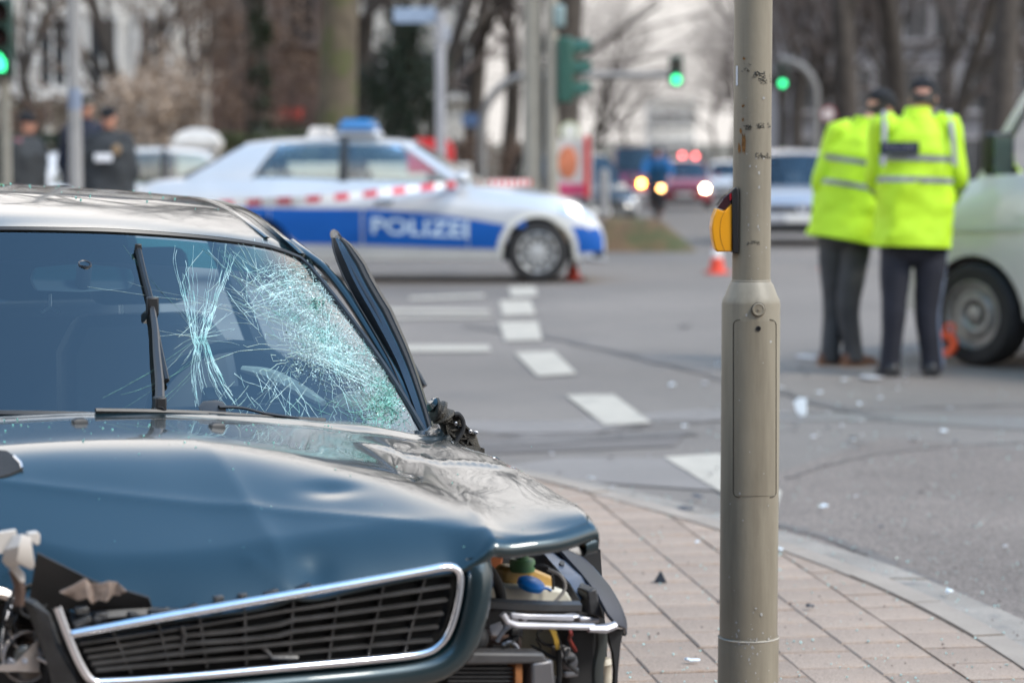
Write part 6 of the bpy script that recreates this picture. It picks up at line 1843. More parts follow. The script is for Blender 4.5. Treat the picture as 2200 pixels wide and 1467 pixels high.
# red flag-like sign beyond the van and small far signs
rs_ = thing('red_sign', 'narrow red banner beyond the van, seen over its bonnet', 'banner', at(2139, 60))
MB().tube([(0, 0, 0), (0, 0, 2.7)], .04, 8).build('post', M_POLEG, rs_)
MB().slab([[V((-.13, -.05, 2.55)), V((.0, -.06, 2.62)), V((.12, -.05, 2.6))], [V((-.14, -.04, 1.9)), V((0, -.06, 1.9)), V((.14, -.05, 1.9))], [V((-.12, -.05, 1.3)), V((.02, -.05, 1.3)), V((.13, -.05, 1.3))]], .01).build('banner', mat('banner_red', (.36, .02, .03), .7), rs_)
for px, py, d, r, m, lab in ((1224, 282, 44, .17, mat('sign_yellowgreen', (.55, .60, .40), .5), 'small round pale yellow sign above the poster board'), (1778, 245, 55, .16, mat('sign_red', (.45, .12, .14), .5), 'small round reddish road sign left of the hi-vis pair')):
    t = thing('road_sign', lab, 'road sign', at(px, d)); z = P(px, py, d).z - t.location.z
    MB().tube([(0, 0.03, 0), (0, .03, z + r)], .03, 8).build('post', M_POLEG, t)
    MB().lathe([(r, -.008), (r, .008)], 24, Matrix.Translation((0, 0, z)) @ Matrix.Rotation(PI / 2, 4, 'X')).build('disc', m, t)
    MB().lathe([(r * .72, -.002), (r * .72, .003)], 24, Matrix.Translation((0, -.011, z)) @ Matrix.Rotation(PI / 2, 4, 'X')).build('disc_field', mat('sign_white', (.7, .7, .66), .5), t)
bs = thing('road_sign', 'small blue street sign left of the curved mast', 'road sign', at(1012, 54)); z = P(1012, 258, 54).z - bs.location.z
MB().tube([(0.12, 0, 0), (.12, 0, z + .1)], .03, 8).build('post', M_POLEG, bs); MB().box((-.02, -.04, z), (.36, .02, .28)).build('plate', mat('sign_blue', (.10, .17, .32), .5), bs)
# ------------------------------------------------------------------ people
M_SKIN = mat('skin', (0.50, 0.25, 0.17), .55, var=.08, scale=14)
M_HIVIS = mat('hi_vis_yellow', (0.50, 0.78, 0.018), .7, var=.10, scale=5, bump=.5, bscale=9)
M_REFLB = mat('reflective_band', (.26, .26, .29), .45, var=.1)
M_NAVY = mat('navy_trousers', (0.014, 0.015, 0.024), .85, var=.25, scale=8, bump=.3, bscale=14)
M_GREYT = mat('grey_trousers', (0.050, 0.052, 0.056), .85, var=.25, scale=8, bump=.3, bscale=14)
M_BROWN = mat('brown_shoe_leather', (0.11, 0.045, 0.022), .6, var=.3)
M_BLKSHOE = mat('black_shoe_leather', (0.012, 0.012, 0.013), .4, var=.2)
M_DKJKT = mat('dark_uniform_cloth', (0.030, 0.033, 0.036), .85, var=.3, scale=7, bump=.3, bscale=12)
M_DKBLUE = mat('dark_blue_uniform_cloth', (0.010, 0.013, 0.028), .85, var=.3, scale=7, bump=.3, bscale=12)
M_CAP = mat('black_knit', (0.008, 0.008, 0.010), .9, var=.2, scale=40, bump=.4)
M_HAIR = mat('dark_hair', (0.02, 0.014, 0.010), .6, var=.3, scale=60)
M_EYE = mat('eye', (.03, .025, .02), .2, var=0)

def skin_body(name, m, parent, verts, edges, radii, root=0):
    me = bpy.data.meshes.new(name)
    me.from_pydata([tuple(v) for v in verts], edges, [])
    o = bpy.data.objects.new(name, me); COL.objects.link(o)
    o.modifiers.new('skin', 'SKIN'); 
    sv = me.skin_vertices[0].data
    for i, r in enumerate(radii):
        sv[i].radius = (r, r) if not isinstance(r, tuple) else r
        sv[i].use_root = (i == root)
    ss = o.modifiers.new('sub', 'SUBSURF'); ss.levels = 2; ss.render_levels = 2
    dg = bpy.context.evaluated_depsgraph_get()
    me2 = bpy.data.meshes.new_from_object(o.evaluated_get(dg))
    o.modifiers.clear(); o.data = me2
    bpy.data.meshes.remove(me)
    me2.name = name
    me2.materials.clear(); me2.materials.append(m)
    me2.polygons.foreach_set('use_smooth', [True] * len(me2.polygons))
    if parent: o.parent = parent
    return o

def ring(c, fx, fy, a, b, n=16, pw=2.3):
    """rounded section round c; fx, fy unit axes with half widths a, b"""
    out = []
    for k in range(n):
        t = 2 * PI * k / n; cs, sn = math.cos(t), math.sin(t)
        out.append(c + fx * (a * abs(cs) ** (2 / pw) * (1 if cs >= 0 else -1)) + fy * (b * abs(sn) ** (2 / pw) * (1 if sn >= 0 else -1)))
    return out

def person(label, root, J, right, jacket, trousers, shoes, cap, group=None, hem=.10, bands=None, hands=True, face=None, loose=1.0, hood=True, sleeve_band=False, badge=None):
    """J: joint positions in world space; right: horizontal unit vector to the person's own right"""
    t = thing('person', label, 'person', root, 0, group)
    K = {k: (V(v) if k.startswith('foot') else V(v) - V(root)) for k, v in J.items()}
    up = V((0, 0, 1)); fwd = up.cross(right).normalized()       # facing direction
    # one continuous body
    names = ['pelvis', 'chest', 'neck', 'head0', 'head1', 'shR', 'elR', 'haR', 'shL', 'elL', 'haL', 'hipR', 'knR', 'anR', 'toR', 'hipL', 'knL', 'anL', 'toL']
    hd = K['head']; nk = K['neck']; hax = (hd - nk).normalized()
    K['head0'] = hd - hax * .05; K['head1'] = hd + hax * .045
    K['pelvis'] = (K['hipR'] + K['hipL']) / 2 + V((0, 0, .03)); K['chest'] = K['pelvis'].lerp(nk, .62)
    for s_ in 'RL': K['to' + s_] = K['an' + s_] + K.get('foot' + s_, fwd) * .13 + V((0, 0, -.05))
    K.pop('footR', None); K.pop('footL', None)
    vs = [K[n] for n in names]; rad = [.13, .125, .052, .070, .078, .06, .042, .03, .06, .042, .03, .085, .055, .038, .035, .085, .055, .038, .035]
    ed = [(0, 1), (1, 2), (2, 3), (3, 4), (1, 5), (5, 6), (6, 7), (1, 8), (8, 9), (9, 10), (0, 11), (11, 12), (12, 13), (13, 14), (0, 15), (15, 16), (16, 17), (17, 18)]
    if hands:
        for s_, hi, ei in (('R', 7, 6), ('L', 10, 9)):
            d = (vs[hi] - vs[ei]).normalized(); sd = d.cross(fwd).normalized() if d.cross(fwd).length > .1 else right
            pal = len(vs); vs.append(vs[hi] + d * .07); rad.append((.034, .02)); ed.append((hi, pal))
            for f in range(4):
                b = vs[pal] + sd * (.024 - .016 * f) + d * .012
                i0 = len(vs); vs += [b, b + d * .035 + fwd * .006, b + d * .058 + fwd * .022]; rad += [.009, .0085, .008]
                ed += [(pal, i0), (i0, i0 + 1), (i0 + 1, i0 + 2)]
            i0 = len(vs); b = vs[hi] + d * .03 + sd * .035; vs += [b, b + d * .035 + sd * .012]; rad += [.011, .009]; ed += [(hi, i0), (i0, i0 + 1)]
    body = skin_body('body', M_SKIN, t, vs, ed, rad)
    # head: skull and face over the neck, one mesh with nose, brow, chin and ears
    fd = V(face).normalized() if face else fwd
    hr = fd.cross(up).normalized(); hu = hr.cross(fd).normalized()
    mb = MB(); rings = []
    for z, w, df, db in ((-.118, .030, .060, .0), (-.105, .048, .088, .03), (-.08, .060, .098, .06), (-.045, .069, .100, .085), (-.01, .074, .100, .098), (.03, .077, .100, .105), (.065, .076, .095, .104), (.10, .062, .072, .085), (.122, .034, .035, .05)):
        r_ = []
        for k in range(18):
            a = 2 * PI * k / 18; s_, c = math.sin(a), math.cos(a)
            r_.append(hd + hu * z + hr * (w * s_) + fd * ((df if c > 0 else db) * c - .01))
        rings.append(r_)
    mb.loft(rings)
    mb.loft([[hd + hu * z + fd * dy + hr * (w * q) for q in (-1, 0, 1)] + [hd + hu * z + fd * (dy + e)] for z, dy, w, e in ((.02, .086, .008, .012), (-.015, .088, .012, .024), (-.036, .088, .016, .030), (-.044, .084, .014, .012))])
    for sg in (1, -1): mb.ell(hd + hu * -.01 + hr * (sg * .078) - fd * .008, (.010, .018, .030), 8, 6)
    hdm = mb.build('head', M_SKIN, t, angle=70)
    for sg in (1, -1): MB().ell(hd + hu * .012 + hr * (sg * .032) + fd * .086, (.012, .008, .007), 8, 5).build('eye', M_EYE, hdm)
    MB().tube([hd + hu * -.066 + hr * -.024 + fd * .086, hd + hu * -.068 + fd * .092, hd + hu * -.066 + hr * .024 + fd * .086], .005, 6).build('mouth', mat('lips', (.28, .09, .07), .5), hdm)
    # cap
    cb = MB()
    if cap == 'beanie':
        cb.loft([[hd + hu * z + hr * (w * math.sin(a)) + fd * (w * 1.18 * math.cos(a) - .012) for a in [2 * PI * k / 16 for k in range(16)]] for z, w in ((.022, .088), (.05, .092), (.085, .086), (.115, .066), (.138, .030))])
        cb.build('cap', M_CAP, t, angle=60)
    else:
        cb.loft([[hd + hu * z + hr * (w * math.sin(a)) + fd * (w * 1.15 * math.cos(a) - .01) for a in [2 * PI * k / 18 for k in range(18)]] for z, w in ((.035, .088), (.075, .090), (.085, .105 if cap == 'peak' else .088), (.115, .110 if cap == 'peak' else .07), (.128, .06 if cap == 'peak' else .03))])
        c_ = cb.build('cap', M_CAP, t, angle=60)
        MB().slab([[hd + hu * (.036 - .02 * q) + hr * (.08 * math.sin(a) * (1 - .15 * q)) + fd * ((.092 + .06 * q) * math.cos(a)) for a in [(-1 + k / 4) * 1.1 for k in range(9)]] for q in (0, .5, 1)], .004).build('cap_peak', M_CAP, c_)
        if cap == 'peak': MB().loft([[hd + hu * z + hr * (.091 * math.sin(a)) + fd * (.091 * 1.15 * math.cos(a) - .01) for a in [2 * PI * k / 18 for k in range(18)]] for z in (.045, .062)], cap=False).build('cap_band', mat('cap_cord', (.55, .50, .42), .5), c_)
    mbh = MB(); mbh.loft([[hd + hu * z + hr * (w * math.sin(a)) + fd * (-w * 1.12 * abs(math.cos(a)) - .012 if math.cos(a) < .25 else -.01) for a in [2 * PI * k / 16 for k in range(16)]] for z, w in ((-.07, .070), (-.02, .083), (.04, .086))])
    mbh.build('hair', M_HAIR, t, angle=70)
    # jacket: trunk and sleeves as one garment
    mj = MB(); pel = K['pelvis']; spine = (nk - pel)
    shv = (K['shR'] - K['shL']); sw = shv.length / 2 + .055; shn = shv.normalized()
    hemp = pel + V((0, 0, -hem))
    secs = []
    for f, a, b in ((0.0, .255, .185), (.10, .252, .178), (.25, .248, .165), (.42, .245, .160), (.58, .25, .165), (.72, .25, .165), (.84, None, .145), (.92, .165, .11), (.99, .090, .085), (1.05, .078, .080)):
        c = hemp.lerp(nk, f)
        if a is None: a = sw * .74
        ax = right.lerp(shn if shn.dot(right) > 0 else -shn, min(1, f * 1.2)).normalized()
        sn_ = spine.normalized(); ax = (ax - sn_ * ax.dot(sn_)).normalized()
        ay = (spine.cross(ax)).normalized()
        wob = 1 + .03 * noise.noise(V((f * 7, a * 9, root[0])))
        secs.append((c, ax, ay, a * loose * wob, b * loose))
    tab = [0.0, .10, .25, .42, .58, .72, .84, .92, .99, 1.05]
    fine, ff = [], []
    for i in range(len(secs) - 1):
        for q in range(4):
            t_ = q / 4; A, B = secs[i], secs[i + 1]
            fine.append((A[0].lerp(B[0], t_), A[1].lerp(B[1], t_).normalized(), A[2].lerp(B[2], t_).normalized(), lerp(A[3], B[3], t_), lerp(A[4], B[4], t_))); ff.append(lerp(tab[i], tab[i + 1], t_))
    fine.append(secs[-1]); ff.append(tab[-1]); secs = fine; tab = ff
    rings = [ring(c, ax, ay, a, b, 32, 2.3) for c, ax, ay, a, b in secs]
    # folds in the cloth
    for i, r_ in enumerate(rings):
        c = secs[i][0]; w_ = min(1, i / 3) * (1 - sst(.80, 1.0, tab[i]))
        for k, p in enumerate(r_):
            d = (p - c); an_ = 2 * PI * k / 32
            f1 = noise.noise(V((math.cos(an_) * 2.2 + root[0], math.sin(an_) * 2.2, tab[i] * 3.0))); f2 = noise.noise(V((math.cos(an_) * 4.5, math.sin(an_) * 4.5 + root[0], tab[i] * 7 + math.cos(an_) * 2)))
            p += d.normalized() * (.030 * f1 + .022 * (abs(f2) * 2 - .4)) * (.25 + .75 * w_)
    mj.loft(rings)
    for s_ in 'RL':
        sh, el, ha = K['sh' + s_], K['el' + s_], K['ha' + s_]
        inn = sh.lerp(K['chest'], .30) + V((0, 0, .02))
        path = cr([inn, sh, sh.lerp(el, .5), el, el.lerp(ha, .5), ha], 4)
        n_ = len(path)
        mj.tube(path, [sinterp([(0, .085), (.2, .092), (.4, .082), (.6, .074), (.8, .064), (1, .054)], k / (n_ - 1)) * loose * (1 + .06 * noise.noise(V((k * .9, root[0], 3)))) for k in range(n_)], 12)
    jk = mj.build('jacket', jacket, t, angle=75)
    if hood:
        MB().loft([ring(nk + V((0, 0, z)) - fwd * .01, right, fwd, a, a * 1.02, 16, 2) for z, a in ((-.09, .12), (-.05, .105), (.0, .088), (.015, .080))]).build('collar', jacket, jk, angle=80)
    if bands:
        for f in bands:
            rr = []
            for df in (-.022, .022):
                i = 0; g = f + df
                while i < len(tab) - 2 and tab[i + 1] < g: i += 1
                q = (g - tab[i]) / (tab[i + 1] - tab[i])
                rr.append([rings[i][k].lerp(rings[i + 1][k], q) + (rings[i][k] - secs[i][0]).normalized() * .005 for k in range(32)])
            MB().loft(rr, cap=False).build('reflective_band', M_REFLB, jk)
        for s_ in 'RL':
            sh, el, ha = K['sh' + s_], K['el' + s_], K['ha' + s_]
            q = el.lerp(ha, .12); d_ = (ha - el).normalized()
            MB().tube([q - d_ * .022, q + d_ * .022], .084 * loose, 14, cap=False).build('reflective_band', M_REFLB, jk)
            if sleeve_band:
                top_ = sh + V((0, 0, .085)); b_ = K['chest'] - fwd * .168 + (right if s_ == 'R' else -right) * (.21 if s_ == 'R' else .25)
                MB().tube(cr([top_ - fwd * .03, top_.lerp(b_, .4) - fwd * .05, b_], 5), .016, 6, flat=(1, .4), up=tuple(right)).build('reflective_strip', M_REFLB, jk)
    # trousers
    mt = MB()
    for s_ in 'RL':
        hp, kn, an = K['hip' + s_], K['kn' + s_], K['an' + s_]
        path = cr([hp + V((0, 0, .10)), hp, hp.lerp(kn, .5), kn, kn.lerp(an, .5), an + V((0, 0, .03)), an + V((0, 0, -.035))], 3)
        n_ = len(path)
        mt.tube(path, [sinterp([(0, .102), (.2, .102), (.4, .086), (.6, .070), (.8, .066), (1, .072)], k / (n_ - 1)) * (1 + .07 * noise.noise(V((k * 1.1, ord(s_), root[0])))) for k in range(n_)], 12)
    mt.ell(pel + V((0, 0, .0)), (.17, .13, .13), 14, 8)
    mt.build('trousers', trousers, t, angle=75)
    for s_ in 'RL':
        an = K['an' + s_]; fd_ = (K['to' + s_] - an); fd_.z = 0; fd_.normalize(); sd = fd_.cross(up)
        z0 = -an.z + 0
        base = V((an.x, an.y, 0))
        rr = []
        for y, w, h in ((-.085, .030, .06), (-.07, .040, .085), (-.01, .042, .095), (.06, .046, .075), (.12, .050, .06), (.17, .042, .05), (.195, .018, .03)):
            rr.append([base + fd_ * y + sd * (w * a) + V((0, 0, z)) for a, z in ((-1, .004), (1, .004), (1, h * .6), (.6, h), (-.6, h), (-1, h * .6))])
        sh_ = MB().loft(rr).build('shoe', shoes, t, angle=60)
        MB().loft([[base + fd_ * y + sd * (w * a) + V((0, 0, z)) for a, z in ((-1, 0), (1, 0), (1, .018), (-1, .018))] for y, w in ((-.088, .032), (-.05, .043), (.05, .047), (.12, .053), (.18, .044), (.20, .02))]).build('sole', M_RUBBER if shoes is not M_BROWN else mat('tan_sole', (.20, .10, .045), .7), sh_)
    return t, jk, K, rings, secs

# two people in high-visibility jackets bending towards the van
D1 = 15.75
def wp1(px, py, d=D1): return P(px, py, d)
gR = G(1958, 806)
D1 = gR.y
J = dict(hipR=wp1(2000, 545, D1), hipL=wp1(1925, 545, D1), knR=wp1(1990, 680, D1 - .02), knL=wp1(1920, 680, D1 - .05), anR=wp1(2000, 785, D1 - .03), anL=wp1(1912, 788, D1 - .05),
         neck=wp1(1972, 246, D1 + .06), head=wp1(1984, 214, D1 + .13), shR=wp1(2035, 268, D1 + .06), shL=wp1(1897, 268, D1 + .06), elR=wp1(2056, 382, D1 + .02), haR=wp1(2046, 425, D1 + .26), elL=wp1(1884, 385, D1 + .10), haL=wp1(1905, 440, D1 + .32))
J['footR'] = V((.2, .98, 0)); J['footL'] = V((-.15, .98, 0))
t1, jk, K1, rg, sc_ = person('broad person in hi-vis yellow jacket with dark back badge, dark striped trousers', (gR.x, gR.y, 0), J, V((1, .05, 0)).normalized(), M_HIVIS, M_NAVY, M_BLKSHOE, 'beanie',
           'people examining the van', hem=-.01, bands=(.50, .66), face=(.25, .9, -.5), loose=.97, sleeve_band=True)
# badge on the back with letters
rt = V((1, .05, 0)).normalized(); bk = V((.05, -1, 0))
bcen = wp1(1926, 318, D1 - .0) - V((gR.x, gR.y, 0)); bcen.y = min(p.y for r_ in rg[20:30] for p in r_) - .004
MB().box(bcen, (.245, .012, .075)).build('back_badge', mat('badge_navy', (.012, .016, .05), .95, var=.1, spec=.05), t1, bevel=.004)
vs, fs = text_mesh('POLIZEI', .062, .001, 'badge_lettering', .001)
MB().add([bcen + V((v.x * .95, -.0075 - v.z, v.y)) for v in vs], fs).build('badge_lettering', mat('badge_silver', (.16, .16, .19), .8), t1, smooth=False)
# light stripe down the trouser seam
MB().tube(cr([K1['hipR'] + V((.105, 0, .05)), K1['hipR'].lerp(K1['knR'], .5) + V((.09, -.01, 0)), K1['knR'] + V((.075, -.02, 0)), K1['anR'] + V((.073, -.02, 0))], 5), .010, 6).build('seam_stripe', mat('stripe_blue_grey', (.20, .24, .33), .6), t1)

gL = G(1812, 785)
D2 = gL.y
J = dict(hipR=wp1(1838, 520, D2), hipL=wp1(1790, 510, D2 + .05), knR=wp1(1822, 660, D2 - .02), knL=wp1(1792, 655, D2 + .08), anR=wp1(1832, 762, D2 - .02), anL=wp1(1784, 764, D2 + .05),
         neck=wp1(1862, 268, D2 + .08), head=wp1(1893, 236, D2 + .14), shR=wp1(1892, 300, D2 - .02), shL=wp1(1806, 285, D2 + .10), elR=wp1(1872, 405, D2 + .05), haR=wp1(1905, 440, D2 + .25), elL=wp1(1768, 398, D2 + .1), haL=wp1(1815, 440, D2 + .35))
J['footR'] = V((.85, .5, 0)); J['footL'] = V((.9, .3, 0))
t2, jk2, K2, rg2, sc2 = person('person leaning forward in a hi-vis yellow jacket, grey trousers and brown shoes', (gL.x, gL.y, 0), J, V((.75, -.66, 0)).normalized(), M_HIVIS, M_GREYT, M_BROWN, 'beanie',
           'people examining the van', hem=.04, bands=(.46, .66), face=(.75, .55, -.4), loose=1.08)

# three officers in dark uniform beyond the wrecked car
def standing(px, head_py, d, face, right, label, jacket, cap, w=1.0, arms='down', z0=0.0):
    s_ = FP / d
    c = at(px, d); c.z = gz(d) + z0
    topz = P(px, head_py, d).z
    H = topz - c.z
    u = lambda f, r=0, y=0: V((c.x, c.y, c.z)) + right * r + V((0, 0, H * f)) + V((0, 0, 1)).cross(right) * y
    J = dict(hipR=u(.50, .09), hipL=u(.50, -.09), knR=u(.27, .10), knL=u(.27, -.10, .03), anR=u(.05, .11), anL=u(.05, -.11), neck=u(.835), head=u(.915, 0, .02),
             shR=u(.785, .17), shL=u(.785, -.17), elR=u(.60, .25, -.02), elL=u(.60, -.25, -.02), haR=u(.49, .20, .14), haL=u(.49, -.20, .14))
    if arms == 'pocket': J['haR'] = u(.57, .14, .04); J['haL'] = u(.57, -.14, .04)
    return person(label, c, J, right, jacket, M_NAVY, M_BLKSHOE, cap, 'officers standing by the lamp post', hem=.06, face=face, loose=w, hands=True)
p1 = standing(58, 236, 27.0, (.9, -.35, -.12), V((-.45, -.89, 0)).normalized(), 'officer in dark uniform and black knitted cap looking aside, red patch on sleeve', M_DKJKT, 'beanie', 1.05, 'pocket')
p2 = standing(186, 196, 27.6, (.25, -.95, -.05), V((-.97, -.24, 0)).normalized(), 'officer in dark blue uniform and peaked cap half hidden by the grey post', M_DKBLUE, 'peak', 1.08, 'pocket')
p3 = standing(236, 222, 26.9, (-.12, -1, -.12), V((-1, .1, 0)).normalized(), 'officer in dark jacket facing us with a white chest strip and soft cap', M_DKJKT, 'soft', 1.12, 'pocket')
def patch_on(t, root_d, px, py, d, w, h, m, name, ry=0):
    p = P(px, py, d) - t.location
    MB().ell(p, (w / 2, .012, h / 2), 14, 6).build(name, m, t)
tt = p3[0]
MB().box(P(222, 339, 26.9 - .21) - tt.location, (.19, .014, .085)).build('chest_strip', mat('white_strip', (.80, .80, .82), .5), tt, bevel=.02)
patch_on(tt, 0, 250, 322, 26.9 - .21, .10, .12, mat('tan_patch', (.30, .20, .11), .7), 'chest_badge')
patch_on(p1[0], 0, 37, 311, 27.0 - .20, .11, .14, mat('red_patch', (.50, .13, .15), .7), 'sleeve_patch')
patch_on(p1[0], 0, 36, 320, 27.0 - .206, .09, .05, MATS['white_strip'], 'sleeve_patch')

# cyclist far down the street
cd = 56.0; cc = at(1411, cd); cs_ = FP / cd
def cp(x, y, z): return V((x, y, z)) + cc
bike = thing('bicycle', 'dark bicycle ridden towards us down the middle of the far street', 'bicycle', cc)
for y in (-.52, .52):
    wv = MB().tube([V((0, y + .33 * math.cos(a), .34 + .33 * math.sin(a))) for a in [2 * PI * k / 24 for k in range(25)]], .02, 6, cap=False).build('wheel', M_RUBBER, bike)
    sp2 = MB()
    for k in range(6): sp2.tube([V((0, y, .34)), V((0, y + .32 * math.cos(k * PI / 3), .34 + .32 * math.sin(k * PI / 3)))], .004, 3)
    o = sp2.build('spokes', M_STEEL, wv); o['kind'] = 'stuff'
fr = MB()
for a, b in (((0, .52, .34), (0, .30, .75)), ((0, .30, .75), (0, -.35, .85)), ((0, .30, .75), (0, .05, .32)), ((0, .05, .32), (0, -.33, .80)), ((0, -.35, .98), (0, -.52, .34)), ((0, .52, .34), (0, .05, .32))): fr.tube([a, b], .018, 6)
fr.build('frame', M_BLACK, bike)
MB().tube([(-.28, -.38, 1.02), (0, -.36, 1.0), (.28, -.38, 1.02)], .014, 6).build('handlebar', M_BLACK, bike)
MB().ell((0, .36, .92), (.08, .13, .04)).build('saddle', M_BLACK, bike)
MB().ell((.07, -.46, .77), (.06, .03, .06), 12, 8).build('lit_lamp', L_DIM, bike)
J = dict(hipR=cp(-.10, .30, .92), hipL=cp(.10, .30, .92), knR=cp(-.12, -.05, .72), knL=cp(.12, .02, .58), anR=cp(-.11, .10, .38), anL=cp(.11, .08, .22), neck=cp(0, -.05, 1.42), head=cp(0, -.12, 1.56),
         shR=cp(-.20, -.02, 1.36), shL=cp(.20, -.02, 1.36), elR=cp(-.30, -.20, 1.18), elL=cp(.30, -.20, 1.18), haR=cp(-.27, -.38, 1.05), haL=cp(.27, -.38, 1.05))
J['footR'] = V((0, -1, 0)); J['footL'] = V((0, -1, 0))
M_BLUEJ = mat('blue_rain_jacket', (0.008, 0.13, 0.34), .6, var=.1)
pc_ = person('cyclist in a bright blue jacket riding towards us', cc, J, V((-1, 0, 0)), M_BLUEJ, M_NAVY, M_BLKSHOE, 'beanie', hem=.02, loose=1.05)
for ch in pc_[0].children:
    if ch.name.startswith(('shoe',)):
        ch.location.z = .30
# ------------------------------------------------------------------ near signal post with push button
PD = 6.24
px_ = P(1607, 1467, PD)
pole = thing('signal_post', 'beige steel post with a service door and an orange push button on its side', 'post', V((px_.x, PD, PZ)))
def pz(py): return P(1607, py, PD).z - PZ
M_POSTP = mat('post_paint', (0.255, 0.222, 0.165), .5, var=.07, scale=5, bump=.06, bscale=60, alt=(.150, .124, .088), altf=(.46, .80), stretch=(9, 9, .8))
RL, RU = .0742, .0486
MB().lathe([(RL + .0035, -.05), (RL + .0035, pz(1372)), (RL + .002, pz(1366)), (RL, pz(1364))], 48, cap=False).build('foot_sleeve', M_POSTP, pole, angle=40)
MB().lathe([(RL + .0030, pz(1367) - .002), (RL + .0047, pz(1367)), (RL + .0030, pz(1367) + .002)], 48, cap=False).build('weld_bead', mat('worn_weld', (.36, .32, .26), .6, var=.2, scale=40), pole)
MB().lathe([(RL, pz(1364)), (RL, pz(652)), (RL - .002, pz(643)), (RL - .008, pz(634)), (RU + .008, pz(612)), (RU + .002, pz(605)), (RU, pz(602))], 48, cap=False).build('lower_tube', M_POSTP, pole, angle=50)
MB().lathe([(RU, pz(602)), (RU - .0005, pz(300)), (RU - .001, pz(-200)), (RU - .002, 3.4)], 48).build('upper_tube', M_POSTP, pole, angle=50)
MB().lathe([(RU + .0005, pz(606)), (RU + .0018, pz(603)), (RU + .0005, pz(600))], 48, cap=False).build('weld_bead', M_POSTP, pole)
# service door: curved panel inside a dark groove
def pole_pt(px, py, r):
    """point on the cylinder of radius r seen at a pixel"""
    rr = ray(px, py); o = V((0, 0, CAMZ)) - V((pole.location.x, pole.location.y, PZ))
    a = rr.x ** 2 + rr.y ** 2; b = 2 * (o.x * rr.x + o.y * rr.y); c = o.x ** 2 + o.y ** 2 - r * r
    t = (-b - math.sqrt(max(0, b * b - 4 * a * c))) / (2 * a)
    return o + rr * t
def rrect(x0, y0, x1, y1, rad, n=6):
    pts = []
    for cx, cy, a0 in ((x1 - rad, y0 + rad, -90), (x1 - rad, y1 - rad, 0), (x0 + rad, y1 - rad, 90), (x0 + rad, y0 + rad, 180)):
        for k in range(n + 1):
            a = math.radians(a0 + 90 * k / n); pts.append((cx + rad * math.cos(a), cy + rad * math.sin(a)))
    return pts
dr_rows = []
for j in range(25):
    y = lerp(690, 1065, j / 24)
    dr_rows.append([pole_pt(lerp(1578, 1665, i / 14), y, RL + .0012) for i in range(15)])
dr = MB().slab([r[::-1] for r in dr_rows], .0012).build('service_door', M_POSTP, pole, angle=60)
o_ = rrect(1575.5, 687, 1667.5, 1068, 12); o_ = o_ + [o_[0]]
fine = []
for (x0, y0), (x1, y1) in zip(o_, o_[1:]):
    n = max(1, int(abs(y1 - y0) / 15))
    for k in range(n): fine.append((lerp(x0, x1, k / n), lerp(y0, y1, k / n)))
fine.append(fine[0])
MB().tube([pole_pt(x, y, RL + .0004) for x, y in fine], .0014, 6, cap=False).build('door_gap', mat('gap_dark', (.07, .058, .042), .9), dr)
def radial(px, py, r):
    p = pole_pt(px, py, r); n_ = V((p.x, p.y, 0)).normalized()
    return Matrix.Translation(p) @ n_.to_track_quat('Z', 'Y').to_matrix().to_4x4()
MB().lathe([(.0065, -.001), (.0068, .0012), (.0050, .0012), (.0045, -.002)], 18, radial(1629, 706, RL + .0012)).build('lock', M_DKMETAL, dr)
MB().lathe([(.0046, .0006), (.0001, .0006)], 12, radial(1629, 706, RL + .0012)).build('keyhole', M_BLACK, dr)
cpd = MB().lathe([(.0165, -.002), (.0165, .003), (.0150, .0045), (.0120, .0045), (.0110, .0036), (.003, .0036), (.003, .0055), (.0001, .006)], 28, radial(1629, 665, RL)).build('screw_cap', M_POSTP, pole, angle=30)
MB().lathe([(.0178, -.0015), (.0182, .0006), (.0166, .001)], 28, radial(1629, 665, RL), cap=False).build('cap_gap', MATS['gap_dark'], cpd)
# push button
M_ORANGE = mat('button_orange', (0.86, 0.36, 0.008), .38, var=.04, coat=.3)
M_DKRED = mat('dark_red_lens', (0.035, 0.008, 0.012), .15, coat=.5)
def pp_(pts, dy=0.0): return [P(x, y, PD + dy) - pole.location for x, y in pts]
bp = MB().prism(pp_([(1573, 409), (1582, 402), (1587, 408), (1587, 541), (1584, 544), (1574, 544)], -.040), V((0, .085, 0))).build('push_button', M_BLACK, pole, bevel=.002)
bp['label'] = 'orange pedestrian push button box'
MB().prism(pp_([(1540, 448), (1556, 454), (1573, 436), (1573, 541), (1540, 541.5), (1535.5, 533), (1531, 512), (1529, 490), (1532, 468)], -.036), V((0, .077, 0))).build('housing', M_ORANGE, bp, bevel=.004, seg=3)
MB().prism(pp_([(1540.5, 446.5), (1556.5, 452), (1572.5, 433.5), (1572.5, 411), (1555, 425)], -.036), V((0, .077, 0))).build('lens', M_DKRED, bp, bevel=.002, seg=2)
MB().prism(pp_([(1568, 432), (1572, 428), (1572, 414), (1567, 418)], -.0372), V((0, .004, 0))).build('red_glint', mat('lens_red', (.35, .01, .02), .3), bp)
MB().tube(cr(pp_([(1557, 454), (1550, 470), (1547, 492), (1549, 515), (1557, 540)], -.0362), 6), .0005, 5).build('seam', mat('seam_brown', (.30, .12, .005), .6), bp)
